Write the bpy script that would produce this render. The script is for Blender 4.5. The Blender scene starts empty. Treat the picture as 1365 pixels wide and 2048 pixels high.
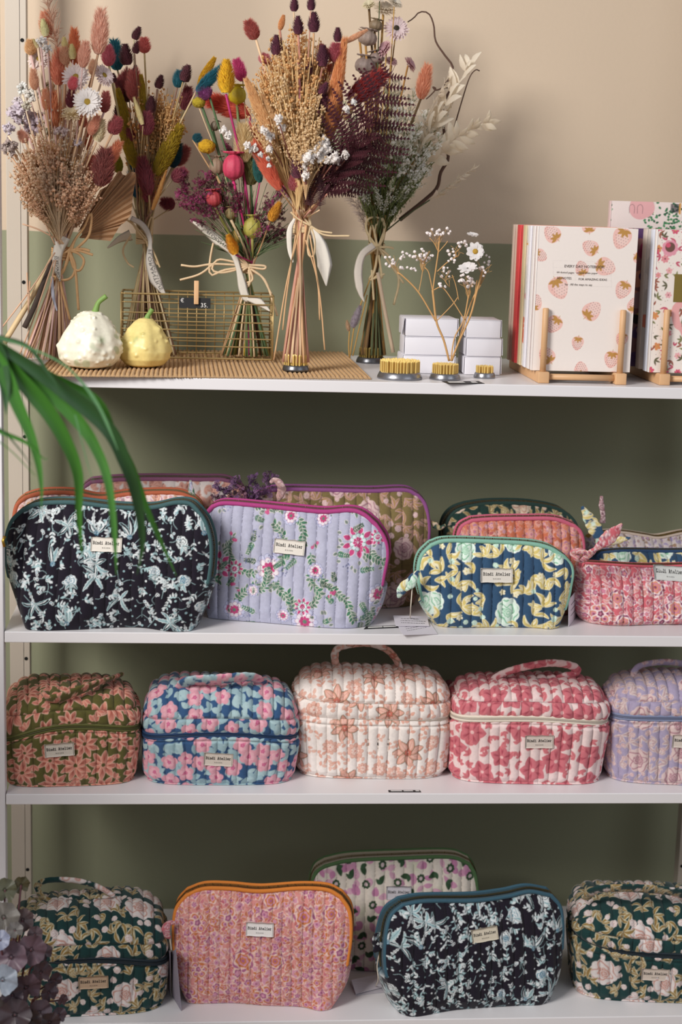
import bpy, math, random
import numpy as np
from mathutils import Vector, Matrix

# ------------------------------------------------------------------ camera
sc = bpy.context.scene
COL = sc.collection
F_PX, PITCH, ROLL, YAW = 3275.28, .1854, .0297, .0875
CAM = np.array([-.1163, -2.34, 1.4041])
_cy, _sy = math.cos(YAW), math.sin(YAW)
FW = np.array([_sy*math.cos(PITCH), _cy*math.cos(PITCH), -math.sin(PITCH)])
_r = np.array([_cy, -_sy, 0.]); _u = np.cross(_r, FW)
RT = math.cos(ROLL)*_r + math.sin(ROLL)*_u
UP = math.cos(ROLL)*_u - math.sin(ROLL)*_r
cam_d = bpy.data.cameras.new('camera'); cam = bpy.data.objects.new('camera', cam_d); COL.objects.link(cam)
cam_d.sensor_fit = 'HORIZONTAL'; cam_d.sensor_width = 24.; cam_d.lens = 24.*F_PX/1365.
cam_d.clip_start = .05; cam_d.clip_end = 50
m = Matrix.Identity(4)
for i in range(3):
    m[i][0], m[i][1], m[i][2], m[i][3] = RT[i], UP[i], -FW[i], CAM[i]
cam.matrix_world = m
sc.camera = cam
cam_d.dof.use_dof = True; cam_d.dof.focus_distance = 2.42; cam_d.dof.aperture_fstop = 4.2

# ------------------------------------------------------------------ light
w = bpy.data.worlds.new('world'); sc.world = w; w.use_nodes = True
w.node_tree.nodes['Background'].inputs[0].default_value = (.86, .90, 1., 1)
w.node_tree.nodes['Background'].inputs[1].default_value = .27
def area(name, loc, target, sx, sy, power, col):
    d = bpy.data.lights.new(name, 'AREA'); d.shape = 'RECTANGLE'; d.size = sx; d.size_y = sy
    d.energy = power; d.color = col
    o = bpy.data.objects.new(name, d); COL.objects.link(o); o.location = loc
    o.rotation_euler = (Vector(target)-Vector(loc)).to_track_quat('-Z', 'Y').to_euler()
area('window_light', (-1.75, -2.0, 2.5), (.0, .1, 1.4), 1.0, 1.1, 96, (1., .965, .93))
area('right_area_light', (2.6, -3.2, 2.5), (.1, .2, .8), 2.2, 1.8, 22, (.90, .94, 1.))  # weaker bluish area light from the front right, not tied to a window
sc.view_settings.view_transform = 'Standard'; sc.view_settings.look = 'None'
sc.view_settings.gamma = 1.; sc.view_settings.use_curve_mapping = False
sc.view_settings.exposure = .10
sc.cycles.use_denoising = True
sc.cycles.max_bounces = 6; sc.cycles.diffuse_bounces = 4; sc.cycles.transparent_max_bounces = 6

# ------------------------------------------------------------------ helpers
def W(px, py, Y):
    d = FW + RT*((px-682.5)/F_PX) + UP*((1024-py)/F_PX)
    return CAM + d*((Y-CAM[1])/d[1])
def Wz(px, py, z):
    d = FW + RT*((px-682.5)/F_PX) + UP*((1024-py)/F_PX)
    return CAM + d*((z-CAM[2])/d[2])
def pxm(Y):            # metres per picture unit at depth Y
    return (Y-CAM[1])/F_PX
def lin(h):
    if isinstance(h, str):
        h = h.lstrip('#'); c = [int(h[i:i+2], 16)/255 for i in (0, 2, 4)]
    else: c = list(h)
    return np.array([x/12.92 if x <= .04045 else ((x+.055)/1.055)**2.4 for x in c])
_mats = {}
def mat(name, col, rough=.7, metal=0., var=.12, scale=60., bump=.0, bscale=200., trans=0., sheen=0., spec=.5):
    key = (name, col, rough)
    if key in _mats: return _mats[key]
    M = bpy.data.materials.new(name); M.use_nodes = True; nt = M.node_tree; b = nt.nodes['Principled BSDF']
    c = lin(col); L = nt.links
    tc = nt.nodes.new('ShaderNodeTexCoord')
    n = nt.nodes.new('ShaderNodeTexNoise'); n.inputs['Scale'].default_value = scale; n.inputs['Detail'].default_value = 3
    L.new(tc.outputs['Object'], n.inputs['Vector'])
    r = nt.nodes.new('ShaderNodeMix'); r.data_type = 'RGBA'
    r.inputs[6].default_value = (*np.clip(c*(1-var), 0, 1), 1); r.inputs[7].default_value = (*np.clip(c*(1+var), 0, 1), 1)
    L.new(n.outputs[0], r.inputs[0]); L.new(r.outputs[2], b.inputs['Base Color'])
    b.inputs['Roughness'].default_value = rough; b.inputs['Metallic'].default_value = metal
    b.inputs['Specular IOR Level'].default_value = spec
    if sheen: b.inputs['Sheen Weight'].default_value = sheen
    if trans:
        tr = nt.nodes.new('ShaderNodeBsdfTranslucent'); L.new(r.outputs[2], tr.inputs[0])
        mx = nt.nodes.new('ShaderNodeMixShader'); mx.inputs[0].default_value = trans
        L.new(b.outputs[0], mx.inputs[1]); L.new(tr.outputs[0], mx.inputs[2])
        L.new(mx.outputs[0], nt.nodes['Material Output'].inputs[0])
    if bump:
        n2 = nt.nodes.new('ShaderNodeTexNoise'); n2.inputs['Scale'].default_value = bscale
        L.new(tc.outputs['Object'], n2.inputs['Vector'])
        bp = nt.nodes.new('ShaderNodeBump'); bp.inputs['Strength'].default_value = bump; bp.inputs['Distance'].default_value = .002
        L.new(n2.outputs[0], bp.inputs['Height']); L.new(bp.outputs[0], b.inputs['Normal'])
    _mats[key] = M
    return M
def colmat(name, rough=.9, weave=True, sheen=.15, spec=.2, amp=.13):
    if name in _mats: return _mats[name]
    M = bpy.data.materials.new(name); M.use_nodes = True; nt = M.node_tree; b = nt.nodes['Principled BSDF']; L = nt.links
    a = nt.nodes.new('ShaderNodeAttribute'); a.attribute_name = 'Print'
    tc = nt.nodes.new('ShaderNodeTexCoord')
    n = nt.nodes.new('ShaderNodeTexNoise'); n.inputs['Scale'].default_value = 220
    L.new(tc.outputs['Object'], n.inputs['Vector'])
    mp = nt.nodes.new('ShaderNodeMapRange'); mp.inputs[3].default_value = 1-amp; mp.inputs[4].default_value = 1+amp
    L.new(n.outputs[0], mp.inputs[0])
    v = nt.nodes.new('ShaderNodeVectorMath'); v.operation = 'SCALE'
    L.new(a.outputs['Color'], v.inputs[0]); L.new(mp.outputs[0], v.inputs['Scale'])
    L.new(v.outputs[0], b.inputs['Base Color'])
    b.inputs['Roughness'].default_value = rough; b.inputs['Specular IOR Level'].default_value = spec
    b.inputs['Sheen Weight'].default_value = sheen
    if weave:
        n2 = nt.nodes.new('ShaderNodeTexNoise'); n2.inputs['Scale'].default_value = 900
        L.new(tc.outputs['Object'], n2.inputs['Vector'])
        bp = nt.nodes.new('ShaderNodeBump'); bp.inputs['Strength'].default_value = .25; bp.inputs['Distance'].default_value = .001
        L.new(n2.outputs[0], bp.inputs['Height']); L.new(bp.outputs[0], b.inputs['Normal'])
    _mats[name] = M
    return M
def make_mesh(name, V, Fc, mt, cols=None, smooth=True, tint=None):
    me = bpy.data.meshes.new(name)
    V = np.asarray(V, dtype=float)
    me.from_pydata(V.tolist() if len(V) else [], [], [tuple(int(i) for i in f) for f in Fc] if not isinstance(Fc, np.ndarray) else Fc.tolist())
    if smooth: me.polygons.foreach_set('use_smooth', [True]*len(me.polygons))
    if cols is not None:
        a = me.color_attributes.new('Print', 'FLOAT_COLOR', 'POINT')
        c = np.ones((len(V), 4)); c[:, :3] = cols
        a.data.foreach_set('color', c.ravel())
    if mt: me.materials.append(mt)
    me.update()
    return me
def grp(o, label=None, cat=None, group=None, kind=None):
    if label: o['label'] = label
    if cat: o['category'] = cat
    if group: o['group'] = group
    if kind: o['kind'] = kind
    return o
class Thing:
    def __init__(s, name, label, cat, base, group=None, kind=None):
        s.o = bpy.data.objects.new(name, None); COL.objects.link(s.o); s.o.empty_display_size = .02
        s.base = np.array(base, float); s.o.location = s.base
        grp(s.o, label, cat, group, kind)
    def part(s, name, V, Fc, mt, parent=None, cols=None, smooth=True, label=None, kind=None):
        me = make_mesh(name, np.asarray(V, float)-s.base, Fc, mt, cols, smooth)
        o = bpy.data.objects.new(name, me); COL.objects.link(o); o.parent = parent or s.o
        if label: o['label'] = label
        if kind: o['kind'] = kind
        return o
    def inst(s, name, me, M, parent=None, label=None):
        o = bpy.data.objects.new(name, me); COL.objects.link(o); o.parent = parent or s.o
        if parent is None:
            M = M.copy(); M.translation = M.translation - Vector(s.base)
        o.matrix_local = M
        if label: o['label'] = label
        return o
class MB:
    def __init__(s): s.V = []; s.F = []; s.n = 0; s.C = []
    def add(s, V, Fc, col=None):
        V = np.asarray(V, float); k = s.n
        s.V.append(V); s.F += [tuple(int(i)+k for i in f) for f in Fc]; s.n += len(V)
        if col is not None: s.C.append(np.tile(col, (len(V), 1)) if np.ndim(col) == 1 else col)
        return s
    def v(s): return np.concatenate(s.V) if s.V else np.zeros((0, 3))
    def c(s): return np.concatenate(s.C) if s.C else None
def box(c, sx, sy, sz, bev=.0, ax=None):
    """rounded box centred at c; ax = 3x3 axes"""
    c = np.array(c, float)
    if bev <= 0:
        V = np.array([[x, y, z] for x in (-1, 1) for y in (-1, 1) for z in (-1, 1)])*np.array([sx, sy, sz])/2
        Fc = [(0, 1, 3, 2), (4, 6, 7, 5), (0, 4, 5, 1), (2, 3, 7, 6), (0, 2, 6, 4), (1, 5, 7, 3)]
    else:
        import bmesh
        bm = bmesh.new(); bmesh.ops.create_cube(bm, size=1)
        for v_ in bm.verts: v_.co = Vector((v_.co.x*sx, v_.co.y*sy, v_.co.z*sz))
        bmesh.ops.bevel(bm, geom=bm.edges[:], offset=min(bev, .49*min(sx, sy, sz)), segments=2, affect='EDGES', profile=.5)
        V = np.array([v_.co[:] for v_ in bm.verts]); Fc = [[v_.index for v_ in f.verts] for f in bm.faces]; bm.free()
    if ax is not None: V = V@np.array(ax)
    return V+c, Fc
def ico(sub=1):
    import bmesh
    bm = bmesh.new(); bmesh.ops.create_icosphere(bm, subdivisions=sub, radius=1.)
    V = np.array([v_.co[:] for v_ in bm.verts]); Fc = [[v_.index for v_ in f.verts] for f in bm.faces]; bm.free()
    return V, Fc
ICO1, ICO2, ICO3 = ico(1), ico(2), ico(3)
OCT = (np.array([[1, 0, 0], [-1, 0, 0], [0, 1, 0], [0, -1, 0], [0, 0, 1], [0, 0, -1.]]),
       [(0, 2, 4), (2, 1, 4), (1, 3, 4), (3, 0, 4), (2, 0, 5), (1, 2, 5), (3, 1, 5), (0, 3, 5)])
def smooth_path(pts, n):
    """Catmull-Rom through the points, resampled evenly"""
    P = np.asarray(pts, float)
    if len(P) == 2:
        t = np.linspace(0, 1, n)[:, None]; return P[0]*(1-t)+P[1]*t
    Q = np.vstack([2*P[0]-P[1], P, 2*P[-1]-P[-2]]); out = []
    for i in range(1, len(Q)-2):
        t = np.linspace(0, 1, 16, endpoint=False)[:, None]
        a, b, c, d = Q[i-1], Q[i], Q[i+1], Q[i+2]
        out.append(.5*((2*b)+(-a+c)*t+(2*a-5*b+4*c-d)*t*t+(-a+3*b-3*c+d)*t**3))
    out.append(P[-1:]); C = np.vstack(out)
    s = np.r_[0, np.cumsum(np.linalg.norm(np.diff(C, axis=0), axis=1))]
    x = np.linspace(0, s[-1], n)
    return np.stack([np.interp(x, s, C[:, k]) for k in range(P.shape[1])], 1)
def norm(v): v = np.asarray(v, float); return v/(np.linalg.norm(v)+1e-12)
def sweep(path, ra, rb=None, ref=(0, 1, 0), seg=8, closed=False, cap=True):
    """tube along path; ra = half size across (perp. to ref), rb = half size along ref; scalars or arrays"""
    P = np.asarray(path, float); n = len(P)
    rb = ra if rb is None else rb
    ra = np.broadcast_to(ra, (n,)); rb = np.broadcast_to(rb, (n,))
    T = np.gradient(P, axis=0) if not closed else (np.roll(P, -1, 0)-np.roll(P, 1, 0))
    T /= (np.linalg.norm(T, axis=1)[:, None]+1e-12)
    ref = np.asarray(ref, float); ref = np.broadcast_to(ref, (n, 3))
    A = np.cross(T, ref); A /= (np.linalg.norm(A, axis=1)[:, None]+1e-9)
    B = np.cross(A, T)
    th = np.arange(seg)/seg*2*math.pi
    V = (P[:, None, :]+A[:, None, :]*(np.cos(th)[None, :, None]*ra[:, None, None])+B[:, None, :]*(np.sin(th)[None, :, None]*rb[:, None, None])).reshape(-1, 3)
    Fc = []
    m_ = n if closed else n-1
    for i in range(m_):
        j = (i+1) % n
        for k in range(seg):
            l = (k+1) % seg
            Fc.append((i*seg+k, i*seg+l, j*seg+l, j*seg+k))
    if cap and not closed:
        Fc.append(tuple(range(seg))[::-1]); Fc.append(tuple((n-1)*seg+k for k in range(seg)))
    return V, Fc
def ribbon(path, wid, ref=(0, 1, 0), thick=.0006, seg=None):
    return sweep(path, wid, thick, ref=ref, seg=6)
def grid_faces(nr, ncol, wrap=False, off=0):
    i = np.arange(nr-1)[:, None]; j = np.arange(ncol if wrap else ncol-1)[None, :]
    j2 = (j+1) % ncol
    f = np.stack([i*ncol+j, i*ncol+j2, (i+1)*ncol+j2, (i+1)*ncol+j], -1).reshape(-1, 4)
    return f+off
def lathe(prof, base, seg=32, squash=1.):
    V = []
    for r, z in prof:
        for k in range(seg):
            a = 2*math.pi*k/seg
            V.append((base[0]+r*math.cos(a), base[1]+r*math.sin(a)*squash, base[2]+z))
    Fc = grid_faces(len(prof), seg, True).tolist()
    Fc.append(tuple(range(seg))[::-1]); Fc.append(tuple((len(prof)-1)*seg+k for k in range(seg)))
    return np.array(V), Fc
def axis_matrix(P0, P1, wscale=None, roll=0.):
    """unit mesh along +Z from 0 to 1 is laid from P0 to P1"""
    P0 = Vector(P0); P1 = Vector(P1); d = P1-P0; L = d.length
    q = d.to_track_quat('Z', 'Y')
    s = L if wscale is None else wscale
    return Matrix.Translation(P0) @ q.to_matrix().to_4x4() @ Matrix.Rotation(roll, 4, 'Z') @ Matrix.Diagonal((s, s, L, 1))
def text_mesh(body, size):
    cu = bpy.data.curves.new('txt', 'FONT'); cu.body = body; cu.size = size; cu.resolution_u = 2
    o = bpy.data.objects.new('txt', cu); COL.objects.link(o)
    dg = bpy.context.evaluated_depsgraph_get(); me = bpy.data.meshes.new_from_object(o.evaluated_get(dg))
    V = np.array([v_.co[:] for v_ in me.vertices]) if len(me.vertices) else np.zeros((0, 3)); Fc = [list(p.vertices) for p in me.polygons]
    bpy.data.objects.remove(o); bpy.data.curves.remove(cu); bpy.data.meshes.remove(me)
    return V, Fc
# typewriter strokes for the woven labels: unit cell 1 wide, x-height 1, cap 1.5
TW = {
 'B': [[(.1, 0), (.6, 0), (.9, .2), (.9, .6), (.6, .8), (.2, .8)], [(.6, .8), (.82, 1.), (.8, 1.3), (.55, 1.5), (.1, 1.5)], [(.22, 0), (.22, 1.5)]],
 'i': [[(.25, 1.), (.52, 1.), (.52, 0)], [(.2, 0), (.85, 0)], [(.5, 1.3), (.55, 1.45)]],
 'n': [[(.1, 1.), (.25, 1.), (.25, 0)], [(.25, .75), (.5, 1.), (.75, .85), (.78, 0)], [(.1, 0), (.4, 0)], [(.63, 0), (.93, 0)]],
 'd': [[(.75, .3), (.5, 0), (.2, .15), (.1, .5), (.25, .9), (.5, 1.), (.75, .7)], [(.55, 1.5), (.75, 1.5), (.75, 0), (.92, 0)]],
 'A': [[(.15, 0), (.5, 1.5), (.85, 0)], [(.28, .5), (.72, .5)], [(0, 0), (.3, 0)], [(.7, 0), (1., 0)], [(.3, 1.5), (.5, 1.5)]],
 't': [[(.4, 1.4), (.4, .2), (.6, 0), (.85, .15)], [(.15, 1.), (.8, 1.)]],
 'e': [[(.12, .52), (.85, .52), (.8, .85), (.5, 1.), (.2, .85), (.1, .45), (.25, .1), (.55, 0), (.85, .18)]],
 'l': [[(.25, 1.5), (.52, 1.5), (.52, 0)], [(.2, 0), (.85, 0)]],
 'r': [[(.15, 1.), (.35, 1.), (.35, 0)], [(.35, .65), (.6, .95), (.85, .9)], [(.12, 0), (.65, 0)]],
}
def typewriter(txt, adv=1.08):
    """list of polylines centred on 0"""
    out = []; n = len(txt)
    for k, ch in enumerate(txt):
        for st in TW.get(ch, []):
            out.append([(x+(k-n/2)*adv, y) for x, y in st])
    return out
def stroke_quads(pl, wd):
    """flat ribbon for a 2d polyline"""
    P = np.array(pl, float); V = []; Fc = []
    for i in range(len(P)-1):
        d = norm(P[i+1]-P[i]); nn = np.array([-d[1], d[0]])*wd/2; a = P[i]-d*wd*.4; b = P[i+1]+d*wd*.4
        k = len(V); V += [a+nn, a-nn, b-nn, b+nn]; Fc.append((k, k+1, k+2, k+3))
    return np.array(V), Fc

# ------------------------------------------------------------------ printed cloth: small raster canvases (1 unit = 1/1320 m)
class Canvas:
    def __init__(s, wd, ht, bg, seed=0, res=1.):
        s.w, s.h, s.res = int(wd*res), int(ht*res), res
        s.a = np.tile(lin(bg), (s.h, s.w, 1)); s.r = random.Random(seed)
    def win(s, cx, cy, R):
        R = R*s.res+2; cx *= s.res; cy *= s.res
        x0, x1 = int(math.floor(cx-R)), int(math.ceil(cx+R)); y0, y1 = int(math.floor(cy-R)), int(math.ceil(cy+R))
        ix = np.arange(x0, x1+1); iy = np.arange(y0, y1+1)
        X, Y = np.meshgrid(ix, iy)
        return X % s.w, Y % s.h, (X-cx)/s.res, (Y-cy)/s.res
    def mix(s, X, Y, m_, col):
        m_ = np.clip(m_, 0, 1)[..., None]
        s.a[Y, X] = s.a[Y, X]*(1-m_)+(lin(col) if not isinstance(col, np.ndarray) else col)*m_
    def leaf(s, x, y, L, wd, ang, col, out=None, ow=1.2, vein=None, bend=0., serr=0.):
        c, n = math.cos(ang), math.sin(ang)
        X, Y, dx, dy = s.win(x+c*L/2, y+n*L/2, L*.6+wd)
        dx = dx+c*L/2; dy = dy+n*L/2
        t = (dx*c+dy*n)/L; q = -dx*n+dy*c-bend*L*(t-t*t)*4
        tt = np.clip(t, 0, 1)
        hw = wd*np.sin(math.pi*tt**.85)**.8
        if serr: hw = hw*(1+serr*np.sin(tt*L*.9))
        d = hw-np.abs(q); d = np.where((t < 0) | (t > 1), -3, d)
        if out is not None:
            s.mix(X, Y, d+ow+.3, out); 
        s.mix(X, Y, d+.3, col)
        if vein is not None: s.mix(X, Y, (.55-np.abs(q)+.3)*(d > .3)*1., vein)
    def flower(s, x, y, r, n, col, ctr=None, out=None, ow=1.3, dip=.45, k=.6, stripe=None, ph=None, cr=.2, squash=1., pt=0):
        ph = s.r.uniform(0, 6) if ph is None else ph
        X, Y, dx, dy = s.win(x, y, r*1.15+ow)
        rr = np.hypot(dx, dy/squash); th = np.arctan2(dy/squash, dx)+ph
        lob = np.abs(np.cos(n*th/2))**k
        if pt: lob = lob**2.2
        R = r*(1-dip+dip*lob)
        if out is not None: s.mix(X, Y, R+ow-rr+.3, out)
        s.mix(X, Y, R-rr+.3, col)
        if stripe is not None:
            sm = (np.cos(n*th*3) > .35)*(rr < R*.86)*(rr > r*.25)*.75
            s.mix(X, Y, sm*1., stripe)
        if out is not None:
            s.mix(X, Y, (np.abs(np.cos(n*th/2)) < .16)*(rr < R)*1., out)
        if ctr is not None: s.mix(X, Y, r*cr-rr+.4, ctr)
    def rings(s, x, y, r, cols, n=8, wob=.12):
        ph = s.r.uniform(0, 6)
        X, Y, dx, dy = s.win(x, y, r*1.2)
        rr = np.hypot(dx, dy); th = np.arctan2(dy, dx)
        f = 1
        for i, c in enumerate(cols):
            q = 1-i/len(cols)
            R = r*q*(1+wob*np.sin(n*th+ph+i*1.3))
            s.mix(X, Y, R-rr+.3, c)
    def rose(s, x, y, r, col, line, out=None, n=7, sq=1.):
        ph = s.r.uniform(0, 6); p2 = s.r.uniform(0, 6)
        X, Y, dx, dy = s.win(x, y, r*1.25)
        dy = dy/sq
        rr = np.hypot(dx, dy); th = np.arctan2(dy, dx)
        R = r*(1+.10*np.abs(np.sin(n*th/2+ph))+.05*np.sin(2*th+p2)-.06)
        if out is not None: s.mix(X, Y, R+1.6-rr, out)
        s.mix(X, Y, R-rr+.3, col)
        v = np.sin(rr/r*13+2.2*np.sin(3*th+ph)+1.3*np.sin(5*th+p2)+dx*.12)
        s.mix(X, Y, np.clip((v-.45)*2.2, 0, 1)*(rr < R*.93), line)
    def dot(s, x, y, r, col, ctr=None):
        X, Y, dx, dy = s.win(x, y, r+1)
        rr = np.hypot(dx, dy); s.mix(X, Y, r-rr+.4, col)
        if ctr is not None: s.mix(X, Y, r*.5-rr+.4, ctr)
    def line(s, pts, wd, col):
        P = smooth_path(pts, max(6, int(sum(math.dist(pts[i], pts[i+1]) for i in range(len(pts)-1))/1.3)))
        for x, y in P: s.dot(x, y, wd/2, col)
        return P
    def spots(s, n, mind, fn, x0=0, x1=None, y0=0, y1=None, taken=None):
        x1 = s.w/s.res if x1 is None else x1; y1 = s.h/s.res if y1 is None else y1
        pts = taken if taken is not None else []
        k0 = len(pts)
        for _ in range(n*14):
            x, y = s.r.uniform(x0, x1), s.r.uniform(y0, y1)
            if all((x-a)**2+(y-b)**2 > (mind+(q if q else 0))**2 for a, b, q in pts):
                pts.append((x, y, 0)); fn(x, y)
                if len(pts)-k0 >= n: break
        return pts
    def sample(s, x, y):
        x = np.asarray(x)*s.res; y = np.asarray(y)*s.res
        xi = np.floor(x).astype(int); yi = np.floor(y).astype(int); fx = (x-xi)[:, None]; fy = (y-yi)[:, None]
        a = s.a
        g = lambda i, j: a[j % s.h, i % s.w]
        c = (g(xi, yi)*(1-fx)+g(xi+1, yi)*fx)*(1-fy)+(g(xi, yi+1)*(1-fx)+g(xi+1, yi+1)*fx)*fy
        return c*.88+.12*(c@np.array([.21, .72, .07]))[:, None]
# ------------------------------------------------------------------ prints
def pr_navy(wd, ht, seed=1):
    c = Canvas(wd, ht, '1d1724', seed); R = c.r; A, B, T, K = '9fbfc2', 'd3dadb', '3f7891', '1d1724'
    tk = []
    def lf(x, y, L, w_, a, bd=0., st=None):
        st = st or R.choice('abc')
        if st == 'a': c.leaf(x, y, L, w_, a, A, B, 1.1, T if R.random() < .5 else K, bd, .15)
        elif st == 'b': c.leaf(x, y, L, w_*.9, a, B, None, 1, K, bd, .25)
        else: c.leaf(x, y, L, w_, a, K, A, 1.2, None, bd, .1); c.leaf(x, y, L*.8, w_*.45, a, B, None, 1, None, bd)
    def burst(x, y):
        tk.append((x, y, 13)); n = R.choice((5, 6, 7)); a0 = R.uniform(0, 6)
        for k in range(n): lf(x, y, R.uniform(18, 36), R.uniform(2.4, 3.8), a0+k*6.28/n+R.uniform(-.3, .3), R.uniform(-.15, .15))
    def tuft(x, y):
        tk.append((x, y+16, 12))
        for k in range(R.choice((3, 4, 5))): lf(x, y, R.uniform(26, 44), R.uniform(3, 5), 1.57+(k-1.5)*.4+R.uniform(-.1, .1), R.uniform(-.12, .12))
        c.rose(x, y, 5, T, B)
    def bloom(x, y):
        tk.append((x, y, 12)); r = R.uniform(8, 15)
        c.rose(x, y, r, B, R.choice((T, '5d93a6', K)), None, 9, R.uniform(.8, 1.2))
        if R.random() < .6: c.rose(x+R.uniform(-2, 2), y, r*.55, T, B)
        for k in range(4): lf(x, y-r*.5, R.uniform(12, 20), 2.3, R.uniform(3.2, 6.2), R.uniform(-.2, .2))
    for k in range(int(wd*ht/9000)): burst(R.uniform(0, wd), R.uniform(0, ht))
    c.spots(int(wd*ht/7000), 28, bloom, taken=tk)
    c.spots(int(wd*ht/9500), 24, tuft, taken=tk)
    def sprig(x, y):
        a = R.uniform(0, 6.28); L = R.uniform(14, 30); b2 = R.uniform(-.7, .7)
        P = c.line([(x, y), (x+math.cos(a)*L*.5, y+math.sin(a)*L*.5), (x+math.cos(a+b2)*L, y+math.sin(a+b2)*L)], 1.3, A)
        if R.random() < .35:
            for k in range(3): c.dot(x+math.cos(a+b2)*L+R.uniform(-4, 4), y+math.sin(a+b2)*L+R.uniform(-4, 4), 2.8, B, R.choice((T, K)))
            return
        for t in (.25, .5, .75, .98):
            q = P[int((len(P)-1)*t)]
            for sg in (-1, 1):
                if R.random() < .8: c.leaf(*q, R.uniform(6, 11), R.uniform(1.5, 2.5), a+sg*.8, R.choice((A, B, B)), None)
    c.spots(int(wd*ht/620), 9.5, sprig, taken=tk)
    def dt(x, y): c.dot(x, y, R.uniform(1.2, 2.6), R.choice((A, B)), T if R.random() < .3 else None)
    c.spots(int(wd*ht/620), 8, dt, taken=tk)
    return c
def pr_lav(wd, ht, seed=2):
    c = Canvas(wd, ht, 'b3b3c9', seed); R = c.r; G, G2, P, Cr = '3f7a5c', '5e7e6a', 'c93f7c', 'e9e2d6'
    for _ in range(14): 
        X, Y, dx, dy = c.win(R.uniform(0, wd), R.uniform(0, ht), 30); c.mix(X, Y, .35*np.exp(-(dx*dx+dy*dy)/240), 'c6c6dd')
    def vine(pts):
        Pp = c.line(pts, 2.4, G)
        for i in range(3, len(Pp)-2, 5):
            d = Pp[i+1]-Pp[i-1]; a = math.atan2(d[1], d[0])
            for sg in (-1, 1):
                c.leaf(*Pp[i], R.uniform(8, 14), R.uniform(2, 3.6), a+sg*R.uniform(.6, 1.1), G if R.random() < .6 else G2, Cr, .8)
    def fern(x, y, a, L, col=G2):
        ex, ey = x+math.cos(a)*L, y+math.sin(a)*L; c.line([(x, y), (ex, ey)], 1.1, col)
        for k in range(1, 7):
            t = k/7
            for sg in (-1, 1): c.leaf(x+(ex-x)*t, y+(ey-y)*t, 8*(1.2-t*.6), 1.9, a+sg*.85, col, Cr if R.random() < .4 else None, .7)
    def big(x, y, r):
        for k in range(9):
            a = k*.698
            c.leaf(x+math.cos(a)*r*.55, y+math.sin(a)*r*.55, r*.62, r*.19, a, P, 'f0e0e8', .9)
        c.flower(x, y, r*.62, 10, 'cfe0e4', None, G, 1., .25); c.flower(x, y, r*.38, 8, P, 'e8d0dc', 'f0e6ee', .8, .3)
    def round_(x, y, r):
        c.flower(x, y, r*1.1, 12, 'c3c4de', None, '6f74a0', .8, .2); c.flower(x, y, r*.82, 9, 'e9dfe4', None, 'a9507f', .7, .3)
        c.flower(x, y, r*.5, 8, P, 'f2dbe6', None, 1, .3); c.dot(x, y, r*.18, G2)
    def drops(x, y, r, n=12):
        for k in range(n):
            a = R.uniform(0, 6.28); q = r*R.uniform(.8, 1.35)
            c.leaf(x+math.cos(a)*q, y+math.sin(a)*q, 9, 2.9, a+R.uniform(-.7, .7), '77857c', Cr, 1.); 
    s = wd/365
    vine([(50*s, 165), (60*s, 130), (90*s, 105), (130*s, 108), (155*s, 120)]); vine([(135*s, 110), (150*s, 75), (180*s, 50), (215*s, 52), (225*s, 80)])
    vine([(205*s, 150), (215*s, 115), (245*s, 85), (275*s, 60), (290*s, 20)]); vine([(70*s, 30), (80*s, 60), (110*s, 85)])
    vine([(95*s, 235), (150*s, 228), (185*s, 205), (190*s, 160)]); vine([(300*s, 160), (330*s, 140), (360*s, 120)]); vine([(185*s, 170), (160*s, 150), (150*s, 125)])
    for x, y in ((290, 170), (40, 118), (10, 120)): drops(x*s, y, 34)
    drops(285*s, 165, 26, 8); drops(345*s, 60, 26)
    big(290*s, 175, 27); big(35*s, 115, 26); round_(130*s, 115, 27); round_(330*s, 70, 21); round_(70*s, 30, 20); round_(200*s, 15, 24); round_(165*s, 218, 16)
    big(195*s, 45, 15); big(340*s, 30, 16); big(325*s, 185, 14); big(68*s, 112, 15)
    for k in range(34): fern(R.uniform(0, wd), R.uniform(0, ht), R.uniform(0, 6.28), R.uniform(20, 34), R.choice((G, G2, '46604f')))
    for k in range(9):
        x, y, a = R.uniform(0, wd), R.uniform(0, ht), R.uniform(0, 6.28); vine([(x, y), (x+math.cos(a)*22, y+math.sin(a)*22), (x+math.cos(a+.7)*46, y+math.sin(a+.7)*46)]); round_(x, y, R.uniform(11, 16))
    for k in range(5): drops(R.uniform(0, wd), R.uniform(0, ht), 18, 8)
    tk = []
    def tiny(x, y):
        for k in range(5): c.flower(x+R.uniform(-7, 7), y+R.uniform(-7, 7), 3.6, 5, P, 'e9a0c0', None)
        c.leaf(x, y, 10, 2.2, R.uniform(0, 6), G2, Cr, .7)
    c.spots(15, 42, tiny, taken=tk)
    def bl(x, y):
        for k in range(9): c.dot(x+R.uniform(-8, 8), y+R.uniform(-8, 8), 1.5, R.choice(('7c82ad', '5f6488', '9193ba')))
    c.spots(16, 38, bl, taken=tk)
    return c
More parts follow.
